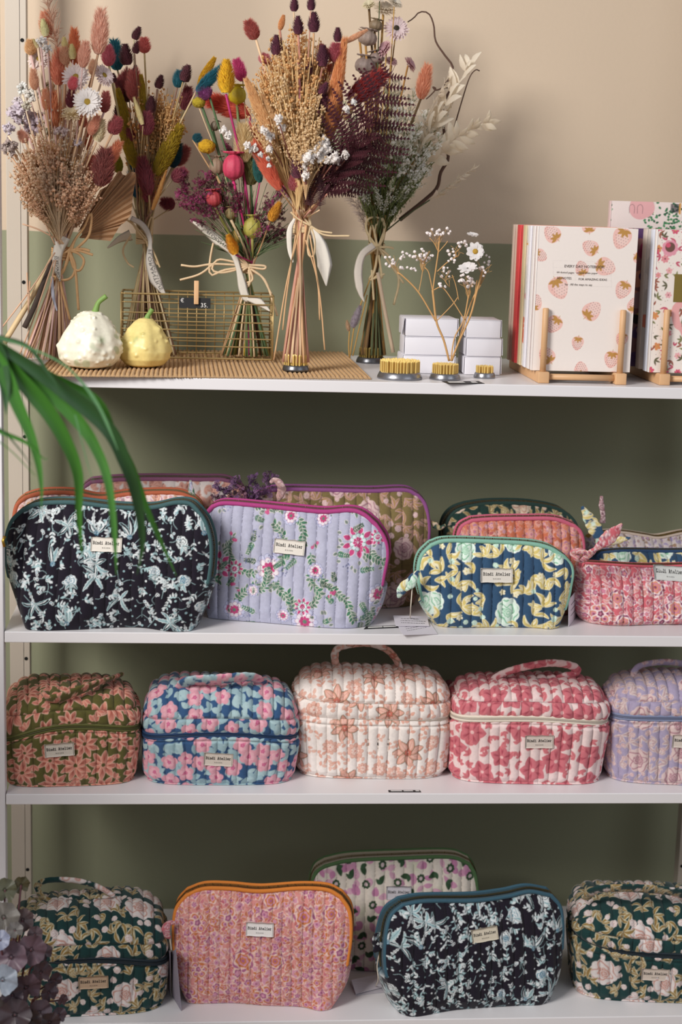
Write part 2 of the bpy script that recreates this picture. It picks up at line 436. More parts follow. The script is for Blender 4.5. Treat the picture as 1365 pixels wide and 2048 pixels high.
def pr_blue(wd, ht, seed=3):
    c = Canvas(wd, ht, '2f5273', seed); R = c.r; Y1, Y2, Wt, G = 'd9c267', 'efe6c0', 'e8efe0', '6fae8a'
    tk = []
    def rose(x, y, r=None):
        r = r or R.uniform(17, 24); tk.append((x, y, r*.75)); c.rose(x, y, r, 'dcefe0', '7fbf97', 'eef5ea', 9, 1.15); c.rose(x, y, r*.4, '9ccfae', 'e6f2e4')
    for x, y in ((.2, .84), (.74, .82), (.45, .2), (.02, .3), (.97, .25), (.48, .93)): rose(x*wd, y*ht)
    def lf(x, y):
        a = R.uniform(0, 6.28); n = R.choice((2, 3, 3, 4))
        for k in range(n):
            b = a+(k-n/2)*.9; L = R.uniform(20, 34); wv = R.uniform(3.4, 5.2); bd = R.uniform(-.25, .25)
            c.leaf(x, y, L, wv, b, Y1, Y2, 1.2, None, bd); c.leaf(x+math.cos(b)*L*.25, y+math.sin(b)*L*.25, L*.6, wv*.42, b, Y2, None, 1, None, bd)
    c.spots(int(wd*ht/1350), 21, lf, taken=tk)
    def sm(x, y):
        if R.random() < .5: c.rose(x, y, R.uniform(4, 7), 'dcefe0', '7fbf97')
        else: c.flower(x, y, R.uniform(5, 8), 5, Y2, Y1, None)
    c.spots(int(wd*ht/1500), 15, sm, taken=tk)
    return c
def pr_rings(wd, ht, bg, cols, lfs, seed, big=19, sm=8, line='ead2d2'):
    c = Canvas(wd, ht, bg, seed); R = c.r; tk = []
    def rg(x, y, r=None):
        r = r or big*R.uniform(.7, 1.1); tk.append((x, y, r*.6)); q = cols[:]; 
        s_ = R.random()
        if s_ < .5: c.rings(x, y, r, [line, q[0], line, q[1], q[2], q[1], q[0]], R.choice((6, 7, 8)), .09)
        else:
            for k in range(6):
                a = k*1.047+R.random()*.2; c.rings(x+math.cos(a)*r*.55, y+math.sin(a)*r*.55, r*.45, [line, q[1], q[2], q[0]], 3, .08)
            c.rings(x, y, r*.4, [line, q[0], q[2]], 5, .1)
    c.spots(int(wd*ht/(big*big*5)), big*1.15, rg, taken=tk)
    def s1(x, y): c.rings(x, y, sm*R.uniform(.6, 1.05), [line, R.choice(cols), cols[2], R.choice(cols)], 5, .14)
    c.spots(int(wd*ht/380), sm*1.25, s1, taken=tk)
    def lf(x, y):
        a = R.uniform(0, 6.28); c.leaf(x, y, R.uniform(8, 14), R.uniform(2.2, 3.6), a, R.choice(lfs), line, .7, R.choice(cols), R.uniform(-.3, .3))
    c.spots(int(wd*ht/150), 6, lf, taken=tk)
    def ln(x, y):
        a = R.uniform(0, 6.28); c.line([(x, y), (x+math.cos(a)*4, y+math.sin(a)*4), (x+math.cos(a+.9)*8, y+math.sin(a+.9)*8)], 1.2, R.choice(lfs))
    c.spots(int(wd*ht/220), 6, ln, taken=tk)
    return c
def pr_daisy(wd, ht, bg, pet, stripe, outl, ctr, seed, r=28, n=6, fill=.5, leafc=None, pw=.30):
    c = Canvas(wd, ht, bg, seed); R = c.r; tk = []
    def fl(x, y, rr=None):
        rr = rr or r*R.uniform(.8, 1.12); tk.append((x, y, rr*.42)); a0 = R.uniform(0, 6.28)
        for k in range(n):
            a = a0+k*6.283/n
            c.leaf(x, y, rr*R.uniform(.92, 1.08), rr*pw, a, pet, outl, 1.2)
            for o in (-.17, 0, .17): c.leaf(x+math.cos(a)*rr*.2, y+math.sin(a)*rr*.2, rr*.66, .9, a+o, stripe, None)
        c.dot(x, y, rr*.13, ctr)
    c.spots(int(wd*ht/(r*r*2.1)), r*1.15, fl, taken=tk)
    def sm(x, y):
        a = R.uniform(0, 6.28)
        for k in range(3): c.leaf(x, y, R.uniform(10, 17), R.uniform(3, 4.6), a+(k-1)*.8, leafc or pet, outl, .8, stripe)
    c.spots(int(wd*ht/(700/fill)), 17, sm, taken=tk)
    return c
def pr_camellia(wd, ht, seed):
    c = Canvas(wd, ht, '2f5580', seed); R = c.r; tk = []
    def lf(x, y):
        a = R.uniform(0, 6.28)
        for k in range(2): c.leaf(x, y, R.uniform(15, 24), R.uniform(4.5, 7.5), a+k*1.2, R.choice(('a3c0c4', '94b4bc')), None)
    c.spots(int(wd*ht/330), 15, lf)
    def fl(x, y):
        r = R.uniform(15, 20); tk.append((x, y, r*.3)); c.flower(x, y, r, 5, 'dd9aa8', None, None, 1, .3, .8); 
        c.flower(x+R.uniform(-2, 2), y+R.uniform(-2, 2), r*.62, 5, 'e6aab6', None, None, 1, .3)
        c.leaf(x, y, r*.5, 2, R.uniform(0, 6), 'd8708f', None); c.flower(x, y, r*.26, 5, 'cf5f8c', 'dd9aa8', None, 1, .4)
    c.spots(int(wd*ht/820), 21, fl, taken=tk)
    return c
def pr_cream(wd, ht, seed):
    c = Canvas(wd, ht, 'efe4dc', seed); R = c.r; tk = []
    def ol(x, y, rr=None):
        rr = rr or R.uniform(26, 34); tk.append((x, y, rr*.45)); a0 = R.uniform(0, 6); n = 7
        for k in range(n):
            a = a0+k*6.283/n; c.leaf(x, y, rr, rr*.24, a, 'e3a48f', '7d6a49', 1.5); c.leaf(x+math.cos(a)*rr*.15, y+math.sin(a)*rr*.15, rr*.72, rr*.15, a, 'eebdab', None, 1, 'c9755f')
        c.flower(x, y, rr*.24, 6, 'cf6f5c', 'efc3b4', '7d6a49', 1)
    c.spots(int(wd*ht/4700), 48, ol, taken=tk)
    def sf(x, y):
        rr = R.uniform(11, 17); tk.append((x, y, rr*.3))
        c.flower(x, y, rr, 9, 'e8b3a0', None, 'c98a6f', .9, .3)
        c.flower(x, y, rr*.55, 7, 'efd0c2', 'd98571', 'd08a72', .8, .3)
    c.spots(int(wd*ht/2600), 27, sf, taken=tk)
    def lf(x, y):
        a = R.uniform(0, 6.28); c.line([(x, y), (x+math.cos(a)*9, y+math.sin(a)*9), (x+math.cos(a+.5)*17, y+math.sin(a+.5)*17)], 1.3, 'd9a08a')
        for k in range(3): c.leaf(x+math.cos(a)*5*k, y+math.sin(a)*5*k, 10, 2.8, a+(-1)**k*.9, R.choice(('eab9a6', 'e6a893')), 'd29a80', .6)
    c.spots(int(wd*ht/800), 16, lf, taken=tk)
    return c
def pr_roses(wd, ht, seed, bg='143b3a', rc='ddd3cf', ln='c79385', l1='97783a', l2='cbc3a4', r=29):
    c = Canvas(wd, ht, bg, seed); R = c.r; tk = []
    def rs(x, y):
        q = r*R.uniform(.8, 1.1); tk.append((x, y, q*.55)); c.rose(x, y, q, rc, ln, None, 9); c.rose(x, y, q*.42, ln, rc)
    c.spots(int(wd*ht/(r*r*6.8)), r*1.7, rs, taken=tk)
    def lf(x, y):
        a = R.uniform(0, 6.28); n = R.choice((3, 3, 4, 5))
        for k in range(n):
            b = a+(k-n/2)*.85; L = R.uniform(.55, 1.0)*r; c.leaf(x, y, L, r*.105, b, l1, l2, 1.0, None, R.uniform(-.2, .2)); c.leaf(x+math.cos(b)*L*.2, y+math.sin(b)*L*.2, L*.55, 1.2, b, l2, None)
    c.spots(int(wd*ht/(r*r*1.6)), r*.8, lf, taken=tk)
    def bd(x, y): c.rose(x, y, R.uniform(.18, .28)*r, rc, ln)
    c.spots(int(wd*ht/(r*r*1.9)), r*.5, bd, taken=tk)
    return c
def pr_green(wd, ht, seed):
    c = Canvas(wd, ht, 'ddd2c4', seed); R = c.r
    for _ in range(40): 
        X, Y, dx, dy = c.win(R.uniform(0, wd), R.uniform(0, ht), 26); c.mix(X, Y, .5*np.exp(-(dx*dx+dy*dy)/150), R.choice(('c9d0a8', 'e6dcd0')))
    def pk(x, y):
        for k in range(2): c.leaf(x, y, R.uniform(16, 26), R.uniform(5, 8), R.uniform(0, 6.28), R.choice(('cc8fae', 'c47fa6', 'd5a3b8')), None)
    c.spots(int(wd*ht/900), 24, pk)
    tk = []
    def fl(x, y): c.flower(x, y, 9.5, 8, '2f4d2f', 'd5c0c0', None, 1, .2, .6, cr=.42)
    c.spots(int(wd*ht/3200), 44, fl, taken=tk)
    def lf(x, y):
        a = R.uniform(0, 6.28); c.leaf(x, y, 19, 6, a, '2f4d2f', None, bend=.15); c.leaf(x, y, 15, 5, a+1.3, '38573a', None)
    c.spots(int(wd*ht/1500), 27, lf, taken=tk)
    return c
def pr_paper(wd, ht, bg, cols, seed, n=1.):
    c = Canvas(wd, ht, bg, seed); R = c.r
    def f(x, y): c.flower(x, y, R.uniform(8, 17), R.choice((5, 6, 8)), R.choice(cols), R.choice(cols), R.choice(cols), 1)
    c.spots(int(wd*ht/700*n), 15, f)
    return c

# ------------------------------------------------------------------ bags
FAB = colmat('quilted_printed_cotton')
INK = mat('black_ink', '23201f', .8, var=.02)
GOLD = mat('gold_metal', 'b8923f', .3, 1., var=.05)
def wob(seed, *args):
    """cheap smooth noise from sines"""
    r = random.Random(seed); out = 0
    for k in range(5):
        ph = r.uniform(0, 6.28); v = ph
        for a in args: v = v+a*r.uniform(-1, 1)*(1.+.6*k)
        out = out+np.sin(v)/(1+.5*k)
    return out/2.6
def add_label(t, surf, cx, cy, ang=0., wd=56, ht=27, tone='e2dbd0'):
    """woven label; surf(a,b)->3d points in canvas units"""
    ca, sa = math.cos(ang), math.sin(ang)
    def mp(P, lift):
        P = np.asarray(P, float); x = cx+P[:, 0]*ca-P[:, 1]*sa; y = cy+P[:, 0]*sa+P[:, 1]*ca
        return surf(x, y, lift)
    nx, ny = 15, 8
    gx, gy = np.meshgrid(np.linspace(-wd/2, wd/2, nx), np.linspace(-ht/2, ht/2, ny))
    gy = gy+np.sin(gx*.25)*.35; P = np.stack([gx.ravel(), gy.ravel()], 1)
    V1, V0 = mp(P, .0010), mp(P, -.004)
    n = nx*ny; Fc = grid_faces(ny, nx).tolist()
    V = np.vstack([V1, V0])
    rim = [i for i in range(nx)]+[nx*(j+1)-1 for j in range(1, ny)]+[nx*(ny-1)+i for i in range(nx-2, -1, -1)]+[nx*j for j in range(ny-2, 0, -1)]
    for i in range(len(rim)): Fc.append((rim[i], rim[(i+1) % len(rim)], rim[(i+1) % len(rim)]+n, rim[i]+n))
    lab = t.part('woven_label', V, Fc, mat('label_cotton', tone, .9, var=.05, scale=400, bump=.2, bscale=1200))
    b = MB(); s = wd*.0615
    for pl in typewriter('Bindi Atelier'):
        v_, f_ = stroke_quads([(x*s, y*s+ht*.02) for x, y in pl], .85); v_ = v_[:, :2]
        b.add(mp(v_, .0014), f_)
    tv, tf = text_mesh('R O U E N', 3.4)
    if len(tv): b.add(mp(tv[:, :2]-np.array([tv[:, 0].max()/2, ht*.27]), .0014), tf)
    # small seam lines at both folded ends
    for sx in (-1, 1):
        v_, f_ = stroke_quads([(sx*(wd/2-2), -ht/2+1), (sx*(wd/2-2), ht/2-1)], .5)
        b.add(mp(v_[:, :2], .0013), f_)
    t.part('lettering', b.v(), b.F, INK, parent=lab, smooth=False, label='black typewriter lettering')
UNIT = 1/1320.
def coons(Lf, Rg, Bt, Tp):
    """Lf,Rg: (nv,k) bottom->top, Bt,Tp: (nu,k) left->right; returns (nv,nu,k)"""
    nv, nu = len(Lf), len(Bt); u = np.linspace(0, 1, nu)[None, :, None]; v_ = np.linspace(0, 1, nv)[:, None, None]
    return ((1-u)*Lf[:, None]+u*Rg[:, None]+(1-v_)*Bt[None]+v_*Tp[None]
            -((1-u)*(1-v_)*Lf[0]+u*(1-v_)*Rg[0]+(1-u)*v_*Lf[-1]+u*v_*Rg[-1]))
def washbag(label, group, z, Lp, Tp, Rp, Bp, canvas, bind, tape, T0=.10, T1=.03, lean=.12, lab=None, pitch=23., puff=.0045,
            bulge=.020, ends=(.38, .38), seed=1, step=1., Yb=None, x0y0=None, bw=4.6, labtone='e2dbd0', teeth='8a7a55', sunk=0.):
    if Yb is not None:     # row behind: bottom hidden, give its depth directly
        def bot(px_, py_): 
            p = W(px_, py_, Yb); q = p.copy(); q[2] = z; return q
        P0, P1 = bot(*Lp[0]), bot(*Rp[0])
    else: P0, P1 = Wz(*Lp[0], z), Wz(*Rp[0], z)
    wd_ = P1-P0; wd_[2] = 0; wd_ = norm(wd_); hd = np.array([-wd_[1], wd_[0], 0.])
    up = norm(np.array([0, 0, math.cos(lean)])+hd*math.sin(lean)); nn = np.cross(wd_, up)
    def toab(q):
        d = FW + RT*((q[0]-682.5)/F_PX) + UP*((1024-q[1])/F_PX)
        p = CAM+d*(np.dot(P0-CAM, nn)/np.dot(d, nn)); return np.array([np.dot(p-P0, wd_), max(0., np.dot(p-P0, up))])
    nu = int(abs(Rp[0][0]-Lp[0][0])*1.12/step)+20; nv = int(abs(Tp[len(Tp)//2][1]-Lp[0][1])*1.0/step)+10
    Bq = smooth_path(Bp, nu)
    if Yb is None:
        B3 = np.array([Wz(x, y, z) for x, y in Bq]); Ba = np.stack([(B3-P0)@wd_, np.zeros(nu)], 1); fo = -((B3-P0)@hd)
    else:
        Ba = np.stack([np.linspace(0, np.dot(P1-P0, wd_), nu), np.zeros(nu)], 1); fo = np.zeros(nu)
    La = smooth_path([toab(q) for q in Lp], nv); Ra = smooth_path([toab(q) for q in Rp], nv); Ta = smooth_path([toab(q) for q in Tp], nu)
    La[0] = Ba[0]; Ra[0] = Ba[-1]; La[-1] = Ta[0]; Ra[-1] = Ta[-1]
    La[:, 1] = np.maximum(La[:, 1], 0); Ra[:, 1] = np.maximum(Ra[:, 1], 0)
    G = coons(La, Ra, Ba, Ta); a = G[..., 0]; b = np.maximum(G[..., 1], 0)
    u = np.linspace(0, 1, nu)[None, :]; v_ = np.linspace(0, 1, nv)[:, None]
    H = Ta[:, 1].max()
    e = (1-np.abs(2*u-1)**5)**.8; g = np.clip(1-np.abs(2*v_-.86)**3.2, 0, 1)**.8
    base = fo[None, :]*(1-v_)**1.6+bulge*e*g*(1-.35*v_)
    ax_, bx = a/UNIT, b/UNIT
    rimf = np.minimum(np.minimum(u, 1-u)*14, np.minimum(v_*9, (1-v_)*12)); rimf = np.clip(rimf, 0, 1)
    ph = (ax_+1.8*wob(seed, bx*.018, ax_*.01))/pitch
    q = np.abs(np.sin(math.pi*ph))**.5
    cross = 1-.0*np.abs(np.sin(ph))
    wr = wob(seed+5, ax_*.035, bx*.02)*.0022+wob(seed+9, ax_*.011, bx*.014)*.0035+wob(seed+13, ax_*.09, bx*.11)*.0007
    out = base+rimf*(puff*q*cross+wr)
    P = P0+wd_*a[..., None]+up*b[..., None]-hd*out[..., None]
    P[..., 2] = np.maximum(P[..., 2], z+.0008)
    xo, yo = (0, 0)
    C = canvas.sample((ax_).ravel()+20, bx.ravel()+4)
    # seam creases darkened in the print colour as painted quilting shade
    seam_shade = (np.abs(np.sin(math.pi*ph)) < .055/step).ravel()
    C = C*np.where(seam_shade, .42, 1.)[:, None]
    V = [P.reshape(-1, 3)]; FF = [grid_faces(nv, nu)]; CC = [C]; off = nu*nv
    # rim strip
    idx = [(i, 0) for i in range(nv)]+[(nv-1, j) for j in range(1, nu)]+[(i, nu-1) for i in range(nv-2, -1, -1)]+[(0, j) for j in range(nu-2, 0, -1)]
    ii = np.array([k[0] for k in idx]); jj = np.array([k[1] for k in idx])
    S0 = P[ii, jj]; bb = b[ii, jj]; aa = a[ii, jj]
    flat = P0+wd_*aa[:, None]+up*bb[:, None]
    Tt = T0+(T1-T0)*np.clip(bb/H, 0, 1)**.8
    S1 = flat+hd*Tt[:, None]; S1[:, 2] = np.maximum(S1[:, 2], z+.0008)
    vv = ii/(nv-1)
    onbind = ((jj == 0) & (vv > ends[0])) | ((jj == nu-1) & (vv > ends[1])) | (ii == nv-1)
    tang = norm_rows(np.roll(flat, -1, 0)-np.roll(flat, 1, 0)); outw = np.cross(tang, np.broadcast_to(hd, tang.shape)); outw = norm_rows(outw)
    ctr = flat.mean(0); sg = np.sign(((flat-ctr)*outw).sum(1))[:, None]; outw = outw*sg
    K = 14; m_ = len(idx); kk = np.linspace(0, 1, K)
    bot = (ii == 0)
    for k in kk:
        Q = S0*(1-k)+S1*k
        amt = np.where(onbind, -.002, .006)*math.sin(math.pi*k); amt = np.where(bot, 0, amt)
        Q = Q+outw*amt[:, None]; Q[:, 2] = np.maximum(Q[:, 2], z+.0008); V.append(Q)
        c = canvas.sample(aa/UNIT+20+k*Tt/UNIT*np.where(jj > nu/2, 1, -1), bb/UNIT+4)
        c[onbind] = lin(tape); CC.append(c)
    FF.append(grid_faces(K, m_, True, off)); off += K*m_
    # back panel (coarse)
    st = 6; iv = np.unique(np.r_[np.arange(0, nv, st), nv-1]); iu = np.unique(np.r_[np.arange(0, nu, st), nu-1])
    A2, B2 = a[np.ix_(iv, iu)], b[np.ix_(iv, iu)]
    TT = T0+(T1-T0)*np.clip(B2/H, 0, 1)**.8+.010*(e[:, iu]*g[iv])
    Pb = P0+wd_*A2[..., None]+up*B2[..., None]+hd*TT[..., None]; Pb[..., 2] = np.maximum(Pb[..., 2], z+.0008)
    V.append(Pb.reshape(-1, 3)); FF.append(grid_faces(len(iv), len(iu), False, off)); CC.append(canvas.sample(A2.ravel()/UNIT, B2.ravel()/UNIT))
    t = Thing('quilted_wash_bag', label, 'wash bag', (P0+P1)/2+hd*T0/2, group)
    t.part('bag_body', np.vstack(V), np.vstack(FF), FAB, cols=np.vstack(CC))
    # bindings front and back along the opening
    sel = [k for k in range(m_) if onbind[k]]
    fr = S0[sel]-hd*.001; bk = S1[sel]
    inn = -outw[sel]
    bm_ = mat('cotton_binding', bind, .8, var=.10, scale=300, sheen=.1)
    taper = np.clip(np.minimum(np.arange(len(sel)), np.arange(len(sel))[::-1])/6, .25, 1)
    fr2 = smooth_rows(fr+inn*bw*UNIT*.5, 5); bk2 = smooth_rows(bk+inn*bw*UNIT*.3, 5)
    V_, F_ = sweep(fr2[::2], bw*UNIT*taper[::2], .0026*taper[::2], ref=hd, seg=8); t.part('front_binding', V_, F_, bm_)
    V_, F_ = sweep(bk2[::2], bw*UNIT*.9*taper[::2], .0026*taper[::2], ref=hd, seg=8); t.part('back_binding', V_, F_, bm_)
    zp = S0[sel]*.62+S1[sel]*.38+outw[sel]*.0012
    b_ = MB(); tg = norm_rows(np.gradient(zp, axis=0)); s_ = np.r_[0, np.cumsum(np.linalg.norm(np.diff(zp, axis=0), axis=1))]
    stp = .0021
    for d in np.arange(.01, s_[-1]-.01, stp):
        i = int(np.searchsorted(s_, d)); 
        if i >= len(zp)-1: break
        o_ = outw[sel][i]; b_.add(*box(zp[i], .0011, .0036, .0022, ax=[tg[i], hd, np.cross(tg[i], hd)]))
    t.part('zipper', b_.v(), b_.F, mat('zip_teeth', teeth, .35, .8, var=.1), smooth=False)
    # surface function for the label
    fa, fb, fbase = a.ravel(), b.ravel(), base.ravel()
    def surf(x, y, lift):
        X = np.asarray(x)*UNIT; Y = np.asarray(y)*UNIT; o_ = np.array([fbase[np.argmin((fa-p)**2+(fb-q_)**2)] for p, q_ in zip(X, Y)])
        return P0+wd_*X[:, None]+up*Y[:, None]-hd*(o_+puff*.9+.001+lift)[:, None]
    def ab_of(pxx, pyy):     # picture point -> canvas units on the bulged front
        p = toab((pxx, pyy))
        for _ in range(2):
            o_ = fbase[np.argmin((fa-p[0])**2+(fb-p[1])**2)]
            d = FW + RT*((pxx-682.5)/F_PX) + UP*((1024-pyy)/F_PX); Q0 = P0-hd*(o_+puff)
            pp = CAM+d*(np.dot(Q0-CAM, nn)/np.dot(d, nn)); p = np.array([np.dot(pp-Q0, wd_), np.dot(pp-Q0, up)])
        return p/UNIT
    if lab:
        x, y = ab_of(lab[0], lab[1]); add_label(t, surf, x, y, lab[2] if len(lab) > 2 else 0., lab[3] if len(lab) > 3 else 56, tone=labtone)
    t.hd, t.wdir, t.P0 = hd, wd_, P0
    return t
def norm_rows(A): return A/(np.linalg.norm(A, axis=1)[:, None]+1e-12)
def smooth_rows(A, k):
    for _ in range(k):
        B = A.copy(); B[1:-1] = (A[:-2]+2*A[1:-1]+A[2:])/4; A = B
    return A
def cloth_strap(t, name, pts, wd, th, canvas, off=(0, 0), ref=(0, 1, 0), parent=None):
    """soft fabric strap through 3d points; wd list of half widths"""
    n = max(24, int(sum(np.linalg.norm(np.array(pts[i+1])-np.array(pts[i])) for i in range(len(pts)-1))/UNIT/2.2))
    P = smooth_path(pts, n); wv = np.interp(np.linspace(0, 1, n), np.linspace(0, 1, len(wd)), wd)*UNIT
    tv = np.minimum(th*UNIT, wv*.7)
    seg = 20; wv = wv*(1+.06*np.sin(np.arange(n)*.9)); V, Fc = sweep(P, wv, tv, ref=ref, seg=seg)
    s = np.r_[0, np.cumsum(np.linalg.norm(np.diff(P, axis=0), axis=1))]/UNIT
    thv = np.arange(seg)/seg*2*math.pi
    cu = np.repeat(s, seg)+off[0]; cv = (np.cos(thv)[None, :]*wv[:, None]/UNIT).ravel()+off[1]
    return t.part(name, V, Fc, FAB, cols=canvas.sample(cu, cv), parent=parent)
def vanity(label, group, z, xl, xr, ybl, ybr, zl, zm, zr, ytop, canvas, zipc, D=.15, lab=None, seed=1, pitch=21., handle=None, puff=.0046,
           step=1.15, narrow=.93, n_e=4.2, topn=.9, labtone='e2dbd0', hw=9, dome=.5, band=.024, hoff=(60, 60)):
    """beauty case; xl,xr at the zip line, ybl/ybr picture rows of the front bottom, zl/zm/zr rows of the zip at left, middle, right"""
    xm = (xl+xr)/2
    Pl = Wz(xl+(xr-xl)*.2, ybl, z); Pr = Wz(xr-(xr-xl)*.2, ybr, z)
    wd_ = Pr-Pl; wd_[2] = 0; wd_ = norm(wd_); hd = np.array([-wd_[1], wd_[0], 0.])
    Pm = (Pl+Pr)/2; Yf = Pm[1]
    cen = Pm+hd*D/2
    a_ = W(xl, zm, cen[1]); b_ = W(xr, zm, cen[1]); Wd = float(np.linalg.norm((b_-a_)[:2]))-.0065; cen2 = (a_+b_)/2
    cen = cen+wd_*np.dot(cen2-cen, wd_); cen[2] = z
    zf = W(xm, zm, Yf)[2]-z; zlh = W(xl, zl, cen[1])[2]-z; zrh = W(xr, zr, cen[1])[2]-z
    H = W(xm, ytop, cen[1]+D*.12)[2]-z
    # profile (scale, relative height): base part then lid
    prof = [(.02, .0), (narrow*.93, .0), (narrow*.975, .03), (narrow, .10), (narrow+.35*(1-narrow), .35), (1., .80), (.998, .95), (.985, 1.0)]
    lidp = [(.985, 0.), (1., .07), (1.0, .2), (.975, .40), (.91, .60), (.80, .76), (.63, .88), (.42, .955), (.2, .99), (.012, 1.)]
    lp = zf; per = 2*(Wd+D)*.95
    nb = int(lp/UNIT/step)+14; nl = int((H-zf+D*.5)/UNIT/step)+10
    pb = smooth_path([(s*D*.5, h*zf) for s, h in prof], nb+14); pl_ = smooth_path([(s*D*.5, h) for s, h in [(s_, zf+h_*(H-zf)) for s_, h_ in lidp]], nl)
    nt = int(per/UNIT/step)
    th = np.linspace(0, 2*math.pi, 720, endpoint=False)
    def ring(s, ne):
        cx = np.sign(np.cos(th))*np.abs(np.cos(th))**(2/ne); sy = np.sign(np.sin(th))*np.abs(np.sin(th))**(2/ne)
        X = cx*Wd/2; Yv = sy*D/2
        P = np.stack([np.r_[X, X[0]], np.r_[Yv, Yv[0]]], 1); q = np.r_[0, np.cumsum(np.linalg.norm(np.diff(P, axis=0), axis=1))]
        x = np.linspace(0, q[-1], nt, endpoint=False)
        return np.interp(x, q, P[:, 0]), np.interp(x, q, P[:, 1]), x
    ux, uy, arc = ring(1, n_e)
    allp = np.vstack([pb, pl_[1:]]); nr = len(allp)
    sD = allp[:, 0]/(D*.5)                    # scale
    shr = np.minimum(sD, 1.2)
    inset = (1-shr)*D*.5                      # same inset on both axes
    hgt = allp[:, 1]
    fx = (Wd/2-inset)/(Wd/2); fy = (D/2-inset)/(D/2)
    X = ux[None, :]*fx[:, None]; Yv = uy[None, :]*fy[:, None]
    # zip sag / slope
    rel = ux/(Wd/2)
    zz = zf+np.where(rel < 0, (zlh-zf)*rel**2, (zrh-zf)*rel**2); 
    fm = np.clip(hgt/zf, 0, 1)[:, None]; up_ = np.clip((H-hgt)/(H-zf), 0, 1)[:, None]
    Z = hgt[:, None]+(zz-zf)[None, :]*np.where(hgt[:, None] <= zf, fm**2, up_)
    islid = hgt > zf+band
    # outward normals approx
    nx = np.sign(ux)*np.abs(ux/(Wd/2))**(n_e-1)/Wd; ny = np.sign(uy)*np.abs(uy/(D/2))**(n_e-1)/D; nl_ = np.hypot(nx, ny)+1e-9
    dh = np.gradient(hgt); dr = np.gradient(inset); k_ = np.hypot(dh, dr)+1e-9
    NX = (nx/nl_)[None, :]*(dh/k_)[:, None]; NY = (ny/nl_)[None, :]*(dh/k_)[:, None]; NZ = np.broadcast_to((dr/k_)[:, None], NX.shape)
    s_arc = np.broadcast_to(arc[None, :]/UNIT, X.shape); xx = X/UNIT
    top = islid[:, None] & (np.ones_like(X) > 0)
    coord = np.where(top, xx, s_arc)
    ph = (coord+1.5*wob(seed, Z*30, X*10))/pitch
    q = np.abs(np.sin(math.pi*ph))**.5
    ridge = np.ones(nr)
    for h0, w0 in ((zf, .006), (zf+band, .0022), (zf-.010, .0018), (.0, .004)):
        ridge *= 1-.85*np.exp(-((hgt-h0)/w0)**2)
    fade = np.clip(hgt/.012, 0, 1)*np.clip(inset.max()*0+(sD*9), 0, 1)
    dsp = puff*q*(ridge*fade)[:, None]+(.0026*wob(seed+3, X*16, Z*24, Yv*16)+.0034*wob(seed+8, X*9, Z*12, Yv*11))*fade[:, None]
    if topn: dsp += (.0045*wob(seed+21, X*22, Yv*26))*(np.clip((hgt-zf-band)/.02, 0, 1)*np.clip(sD*3, 0, 1))[:, None]
    Xf, Yf_, Zf = X+NX*dsp, Yv+NY*dsp, Z+NZ*dsp
    P = cen+wd_*Xf[..., None]+hd*Yf_[..., None]+np.array([0, 0, 1.])*Zf[..., None]; P[..., 2] = np.maximum(P[..., 2], z+.0008)
    # canvas coordinates: wall = arc/height, lid = x / depth
    plen = np.r_[0, np.cumsum(np.hypot(np.diff(hgt), np.diff(inset)))]/UNIT
    rho = (plen[-1]-plen)*UNIT/np.maximum(D/2-inset, 1e-4)
    cu = np.where(top, xx+400, s_arc); cv = np.where(top, Yv*rho[:, None]/UNIT+300, np.broadcast_to(plen[:, None], X.shape))
    C = canvas.sample(cu.ravel(), cv.ravel())
    seam_shade = (np.abs(np.sin(math.pi*ph)) < .05) | (np.abs(hgt-zf-band)[:, None] < .0006) | (np.abs(hgt-zf+.010)[:, None] < .0005)
    C = C*np.where(seam_shade.ravel(), .62, 1.)[:, None]  # seam lines darkened in colour, crease shade painted as on the wash bags
    t = Thing('quilted_beauty_case', label, 'beauty case', cen, group)
    t.part('case_body', P.reshape(-1, 3), grid_faces(nr, nt, True), FAB, cols=C)
    # zip: cloth band and coil
    rg = cen+wd_*(ux*1.0+nx/nl_*.0012)[:, None]+hd*(uy+ny/nl_*.0012)[:, None]+np.array([0, 0, 1.])*zz[:, None]
    rg = rg[::3]
    b = MB()
    for dz, ra in ((.0030, .0024), (-.0030, .0024)): b.add(*sweep(rg+np.array([0, 0, dz]), .0016, ra, ref=(0, 0, 1), seg=8, closed=True))
    t.part('zipper_tape', b.v(), b.F, mat('zipper_tape', zipc, .75, var=.08, scale=300))
    b = MB(); b.add(*sweep(rg+norm_rows(np.stack([nx/nl_*wd_[0]+ny/nl_*hd[0], nx/nl_*wd_[1]+ny/nl_*hd[1], 0*nx], 1))[::3]*.0012, .0011, .0011, ref=(0, 0, 1), seg=6, closed=True))
    dk = np.clip(lin(zipc)*.6, 0, 1)
    t.part('zipper_coil', b.v(), b.F, mat('zipper_coil', tuple((np.where(dk <= .0031308, dk*12.92, 1.055*dk**(1/2.4)-.055)).tolist()), .5, var=.1, scale=900))
    fxy = np.array([cen+0]); 
    def surf(x, y, lift):
        X_ = np.asarray(x)*UNIT; Y_ = np.asarray(y)*UNIT
        s = np.interp(Y_, pb[12:, 1], pb[12:, 0])/(D*.5); ins = (1-s)*D*.5
        r_ = np.clip(np.abs(X_)/(Wd/2), 0, 1); yf = -(D/2)*(1-r_**n_e)**(1/n_e)+ins
        return cen+wd_*X_[:, None]+hd*(yf-puff*.9-.001-lift)[:, None]+np.array([0, 0, 1.])*Y_[:, None]
    if lab:
        p = W(lab[0], lab[1], cen[1]-D/2-.003) ; x = np.dot(p-cen, wd_)/UNIT; y = (p[2]-z)/UNIT
        add_label(t, surf, x, y, lab[2] if len(lab) > 2 else 0., lab[3] if len(lab) > 3 else 58, tone=labtone)
